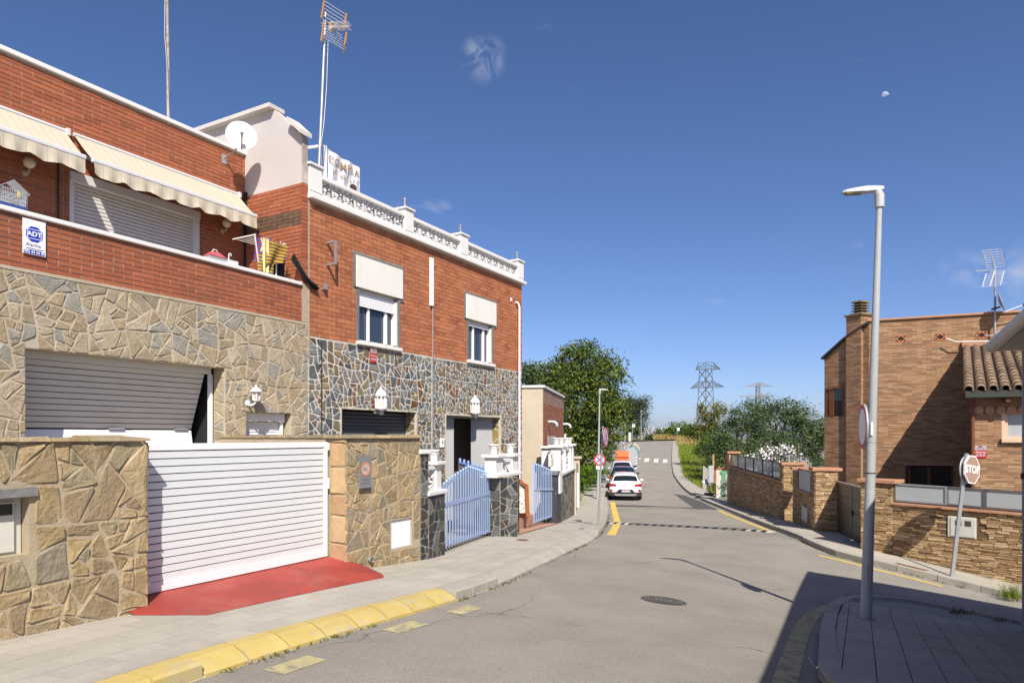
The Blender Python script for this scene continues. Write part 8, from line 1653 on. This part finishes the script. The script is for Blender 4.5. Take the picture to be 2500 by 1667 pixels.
verge('far_bank', FA, FB, lambda u, x, y: .1+u*2.2*max(-.6, min(1, (24-x)/18))*1.6+max(0, y-135)*.07*.8, M('dry_bank', (.2,.18,.06), .95, .4, .25, .5, 6, dirt=[((.1,.13,.03), .2, .42, .6)]))
kerbf = resample(FA, n=40); mbk = MB()
ribbon(kerbf, kerbf+np.array([-.1, .5]), .08, m_kerb, 'far_kerb')
def blades(name, label, cat, P, h, mat, seed, kind='stuff', w=.12, lean=.35):
    rg = np.random.default_rng(seed); P = np.asarray(P); n = len(P); a = rg.uniform(0, 6.28, n); H = h*rg.uniform(.5, 1.3, n); s = np.stack([np.cos(a), np.sin(a), 0*a], 1)*(H*w)[:, None]*.5
    tip = P+np.stack([rg.normal(size=n)*lean*H, rg.normal(size=n)*lean*H, H], 1); V = np.stack([P-s, P+s, tip], 1).reshape(-1, 3)
    me = bpy.data.meshes.new(name); me.vertices.add(3*n); me.vertices.foreach_set('co', V.ravel()); me.loops.add(3*n); me.loops.foreach_set('vertex_index', np.arange(3*n)); me.polygons.add(n); me.polygons.foreach_set('loop_start', np.arange(0, 3*n, 3)); me.update(); me.validate(); me.materials.append(mat)
    o = bpy.data.objects.new(name, me); COL.objects.link(o); return put(o, label, cat, None, kind)
mg = leafmat('grass_blade', ['#5b7019','#6d8021','#4a5e14','#7d8a2c','#8a8a3a']); md = leafmat('dry_grass', ['#a08a52','#b39a60','#8c7a48','#7f8040','#c0a870'])
rg = np.random.default_rng(3)
def on_verge(A, B, n, fz, umax=1.0, pw=1.5):
    A = resample(A, n=200); B = resample(B, n=200); i = rg.integers(0, 200, n); u = rg.random(n)**pw*umax; P = A[i]*(1-u)[:, None]+B[i]*u[:, None]+rg.normal(size=(n, 2))*.12
    z = terr(P[:, 0], P[:, 1])+np.array([fz(a, p[0], p[1]) for a, p in zip(u, P)]); return np.column_stack([P, z])
blades('verge_grass', 'long green grass on the verge along the right pavement', 'grass', on_verge(RA, RB, 26000, lambda u, x, y: .03-.9*u, .3), .3, mg, 1)
blades('bank_grass', 'green grass and weeds on the bank along the left pavement', 'grass', on_verge(LA, LB, 14000, lambda u, x, y: .04+1.6*u**1.3, .35), .3, mg, 2)
_d = on_verge(FA, FB, 16000, lambda u, x, y: .1, .06, 1.0); _d = _d[_d[:, 0]/_d[:, 1] > .208]
blades('dry_grass_strip', 'tall straw-coloured dry grass at the bend', 'grass', np.concatenate([_d, on_verge(RA[-22:], RB[-22:], 5000, lambda u, x, y: -.2, .2)]), .9, md, 3, w=.1)
_h = on_verge(FA, FB, 14000, lambda u, x, y: .2+u*2.2*max(-.6, min(1, (24-x)/18))*1.6+max(0, y-135)*.056, .8); _h = _h[_h[:, 0]/_h[:, 1] < .175]
blades('hill_grass', 'rough grass covering the slope at the far bend', 'grass', _h, .8, mg, 4, w=.18)
# weeds in the gutter
Wd = []
def gutter(A, n, y0, y1, off, spread):
    for _ in range(n):
        i = rg.integers(0, len(A)-1); f = rg.random(); p = A[i]*(1-f)+A[i+1]*f
        if not (y0 < p[1] < y1) or math.sin(p[1]*3.1)+math.sin(p[1]*1.27+1)+rg.normal()*.6 < -.25: continue
        k = rg.integers(4, 9); q = p+rg.normal(size=(k, 2))*spread; Wd.append(np.column_stack([q, GA(q[:, 0], q[:, 1])+off]))
gutter(KL-NL*.03, 900, 5.5, 32, -.125, .028); gutter(KRs-dirR*.04, 1300, 10.5, 26, -.125, .03); gutter(np.array(CP[6:14]), 160, 6, 12, -.02, .02)
Wd = np.concatenate(Wd); blades('gutter_weeds', 'small green weeds growing in the gutters', 'weeds', Wd, .032, leafmat('weed_leaf', ['#4b5f1c','#5d6f26','#3d4c18','#6c6a34','#58432c']), 5, w=.5, lean=.8)
gp = hit(2470, 1458, -.05); P = np.column_stack([gp.x+rg.normal(size=260)*.10, gp.y+rg.normal(size=260)*.08, np.full(260, G(gp.x, gp.y)-.05)]); o = blades('grass_tuft', 'large tuft of long grass growing from the kerb by the edge of the photograph', 'grass tuft', P, .26, mg, 6, kind='thing', w=.035, lean=.4)
for (px, py, n_, sp_, lab) in ((2345,1496,60,.05,'flat weed tuft at the edge of the shaded corner pavement'),(2441,1515,25,.03,'thin tall weed at the edge of the shaded corner pavement'),(1216,1302,60,.03,'small green weed at the foot of the closed blue gate')):
    gp = hit(px, py, 0); P = np.column_stack([gp.x+rg.normal(size=n_)*sp_*2, gp.y+rg.normal(size=n_)*sp_, np.full(n_, G(gp.x, gp.y)-.01)]); blades('weed_tuft', lab, 'weed', P, .10, MATS['weed_leaf'], px, kind='stuff', w=.12, lean=.5)
# litter
lt = hit(2000, 1632, -.13); solo('litter_scrap', 'white scrap of litter in the gutter by the corner pavement', 'litter', MB().hexa([(lt.x-.03,lt.y-.01,lt.z+.005),(lt.x+.03,lt.y-.02,lt.z+.005),(lt.x+.04,lt.y+.02,lt.z+.005),(lt.x-.02,lt.y+.03,lt.z+.005)], [(lt.x-.02,lt.y-.01,lt.z+.02),(lt.x+.035,lt.y-.01,lt.z+.035),(lt.x+.04,lt.y+.02,lt.z+.03),(lt.x-.02,lt.y+.03,lt.z+.012)]), m_signw, W0, tuple(lt))
lt = hit(1984, 1620, -.13); solo('straw', 'thin pale straw lying in the gutter by the corner pavement', 'litter', MB().tube([lt+Vector((-.03,-.12,.008)), lt+Vector((0,0,.012)), lt+Vector((.03,.16,.008))], .005, 5), m_meter, W0, tuple(lt))

# ================================================================== far away: pylons, city, moon
m_steel = M('pylon_steel', (.10,.105,.11), .6, .1, 2)
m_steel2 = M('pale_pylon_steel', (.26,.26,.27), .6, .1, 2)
def pylon(label, px, Y, ytop, bodyw, arms, th, mat, rot=.5):
    k = Y/FPX; c = at(px, 0, Y); zb = -14.0; t = thing('electricity_pylon', label, 'pylon', W0, (c.x, c.y, zb), 'electricity pylons'); zt = (HY-ytop)*k; w = bodyw*k/2
    cr, sr = math.cos(rot), math.sin(rot)
    def P(x, y, z): return (c.x+cr*x-sr*y, c.y+sr*x+cr*y, z)
    def hw(z): return w*(.75+.25*1)+max(0, (zt*.35-z))*.07
    legs = [(sx, sy) for sx in (-1, 1) for sy in (-1, 1)]
    for (sx, sy) in legs: part(t, 'leg', MB().bar(P(sx*hw(zb), sy*hw(zb), zb), P(sx*hw(0), sy*hw(0), 0), th).bar(P(sx*hw(0), sy*hw(0), 0), P(sx*w*.8, sy*w*.8, zt-1), th), mat)
    br = MB(); z = zb; step = w*2.0
    while z < zt-step:
        z2 = z+step
        for (a, b) in (((-1,-1),(1,-1)),((1,-1),(1,1)),((1,1),(-1,1)),((-1,1),(-1,-1))):
            br.bar(P(a[0]*hw(z), a[1]*hw(z), z), P(b[0]*hw(z2), b[1]*hw(z2), z2), th*.6); br.bar(P(b[0]*hw(z), b[1]*hw(z), z), P(a[0]*hw(z2), a[1]*hw(z2), z2), th*.6)
        z = z2
    part(t, 'bracing', br, mat)
    for (pl_, yl, pr, yr, hgt) in arms:
        ar = MB(); zl, zr = (HY-yl)*k, (HY-yr)*k; zm = (zl+zr)/2; xl_, xr_ = (pl_-px)*k/cr, (pr-px)*k/cr
        for (xt_, zt2) in ((xl_, zl), (xr_, zr)):
            s = 1 if xt_ > 0 else -1
            for sy in (-1, 1):
                ar.bar(P(s*w, sy*w, zm), P(xt_, 0, zt2), th*.8); ar.bar(P(s*w, sy*w, zm+hgt), P(xt_, 0, zt2), th*.8)
            for q in (.2, .4, .6, .8):
                xq = s*w+(xt_-s*w)*q; zq = zm+(zt2-zm)*q; yq = w*(1-q); hq = hgt*(1-q)
                for sy in (-1, 1): ar.bar(P(xq, sy*yq, zq), P(xq, sy*yq, zq+hq), th*.5); ar.bar(P(xq, sy*yq, zq), P(s*w+(xt_-s*w)*(q-.2), sy*w*(1.2-q), zm+(zt2-zm)*(q-.2)+hgt*(1.2-q)), th*.5)
        for sy in (-1, 1): ar.bar(P(-w, sy*w, zm+hgt), P(w, sy*w, zm+hgt), th*.8); ar.bar(P(-w, sy*w, zm), P(w, sy*w, zm), th*.8)
        part(t, 'cross_arm', ar, mat)
pylon('dark lattice pylon with two cross arms above the trees', 1723, 230, 884, 24, ((1694,905,1766,899,2.4),(1680,950,1776,942,2.2)), .18, m_steel)
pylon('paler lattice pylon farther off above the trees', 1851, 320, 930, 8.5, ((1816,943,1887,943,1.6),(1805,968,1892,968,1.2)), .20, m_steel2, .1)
# the city on the horizon
rc = random.Random(5); cityc = [((.62,.6,.58),'white'),((.5,.45,.4),'cream'),((.38,.27,.22),'brick-coloured'),((.4,.41,.43),'grey')]
cm = [M('city_%d' % i, c, .9, .15, .02) for i, (c, _) in enumerate(cityc)]; m_cwin = M('city_window', (.16,.18,.21), .5, 0)
for i in range(64):
    Y = rc.uniform(2300, 2900); px = rc.uniform(1546, 1640) if i < 58 else rc.uniform(1640, 1700); row = i % 3; k = Y/FPX
    top = rc.uniform(1041, 1047) if row == 0 else rc.uniform(1047, 1055) if row == 1 else rc.uniform(1056, 1064); Y -= row*250; k = Y/FPX; w = rc.uniform(3.5, 8)*k; h0 = -30
    c = at(px, 0, Y); j = rc.randrange(4); zt = (HY-top)*k; d_ = rc.uniform(12, 20)
    t = thing('apartment_block', 'far %s apartment block in the city on the horizon' % cityc[j][1], 'building', W0, (c.x, c.y, h0), 'far %s blocks on the horizon' % cityc[j][1])
    part(t, 'wall', MB().box(c.x-w/2, c.x+w/2, c.y, c.y+d_, h0, zt), cm[j]); part(t, 'roof', MB().box(c.x-w*.2, c.x+w*.15, c.y+2, c.y+8, zt, zt+2.5), cm[j])
    wb_ = MB(); nf = int((zt-h0)/3.4)
    for fl_ in range(max(1, nf)):
        z = zt-1.2-fl_*3.4-1.6
        if z < -12: break
        wb_.box(c.x-w*.42, c.x+w*.42, c.y-.3, c.y-.05, z, z+1.5)
    part(t, 'window_band', wb_, m_cwin)
# day moon: the sunlit part of its disc
mo = at(2162, 233, 9000.0); kR = 9.5/FPX*9000; mb = MB(); n = 24; td = R(-25)
pts = [(math.cos(a), math.sin(a)) for a in np.linspace(-math.pi/2, math.pi/2, n)]+[(-.25*math.cos(a), math.sin(a)) for a in np.linspace(math.pi/2, -math.pi/2, n)][1:-1]
tlt = R(115)
vs_ = [(mo.x+kR*(x*math.cos(tlt)-y*math.sin(tlt)), mo.y-kR*.5*math.sqrt(max(0, 1-x*x-y*y)), mo.z+kR*(x*math.sin(tlt)+y*math.cos(tlt))) for x, y in pts]
mb.add(vs_+[(mo.x+kR*.3*math.cos(tlt), mo.y-kR*.5, mo.z+kR*.3*math.sin(tlt))], [(i, (i+1) % len(vs_), len(vs_)) for i in range(len(vs_))])
solo('moon', 'pale half moon in the blue sky above the lamp post', 'moon', mb, M('moon_rock', (.23,.27,.36), .9, .25, .03), W0, tuple(mo))

# ================================================================== the air: thin even haze round everything
hz = MB().box(-4300, 4300, -1700, 4800, -45, 60); hm = bpy.data.materials.new('haze'); hm.use_nodes = True; hn = hm.node_tree.nodes; hn.clear()
ho = hn.new('ShaderNodeOutputMaterial'); hv = hn.new('ShaderNodeVolumePrincipled'); hv.inputs['Color'].default_value = (.82, .88, 1, 1); hv.inputs['Density'].default_value = .00008; hv.inputs['Anisotropy'].default_value = .2
hm.node_tree.links.new(hv.outputs['Volume'], ho.inputs['Volume'])
solo('haze', None, None, hz, hm, kind='stuff'); scene.cycles.volume_bounces = 0
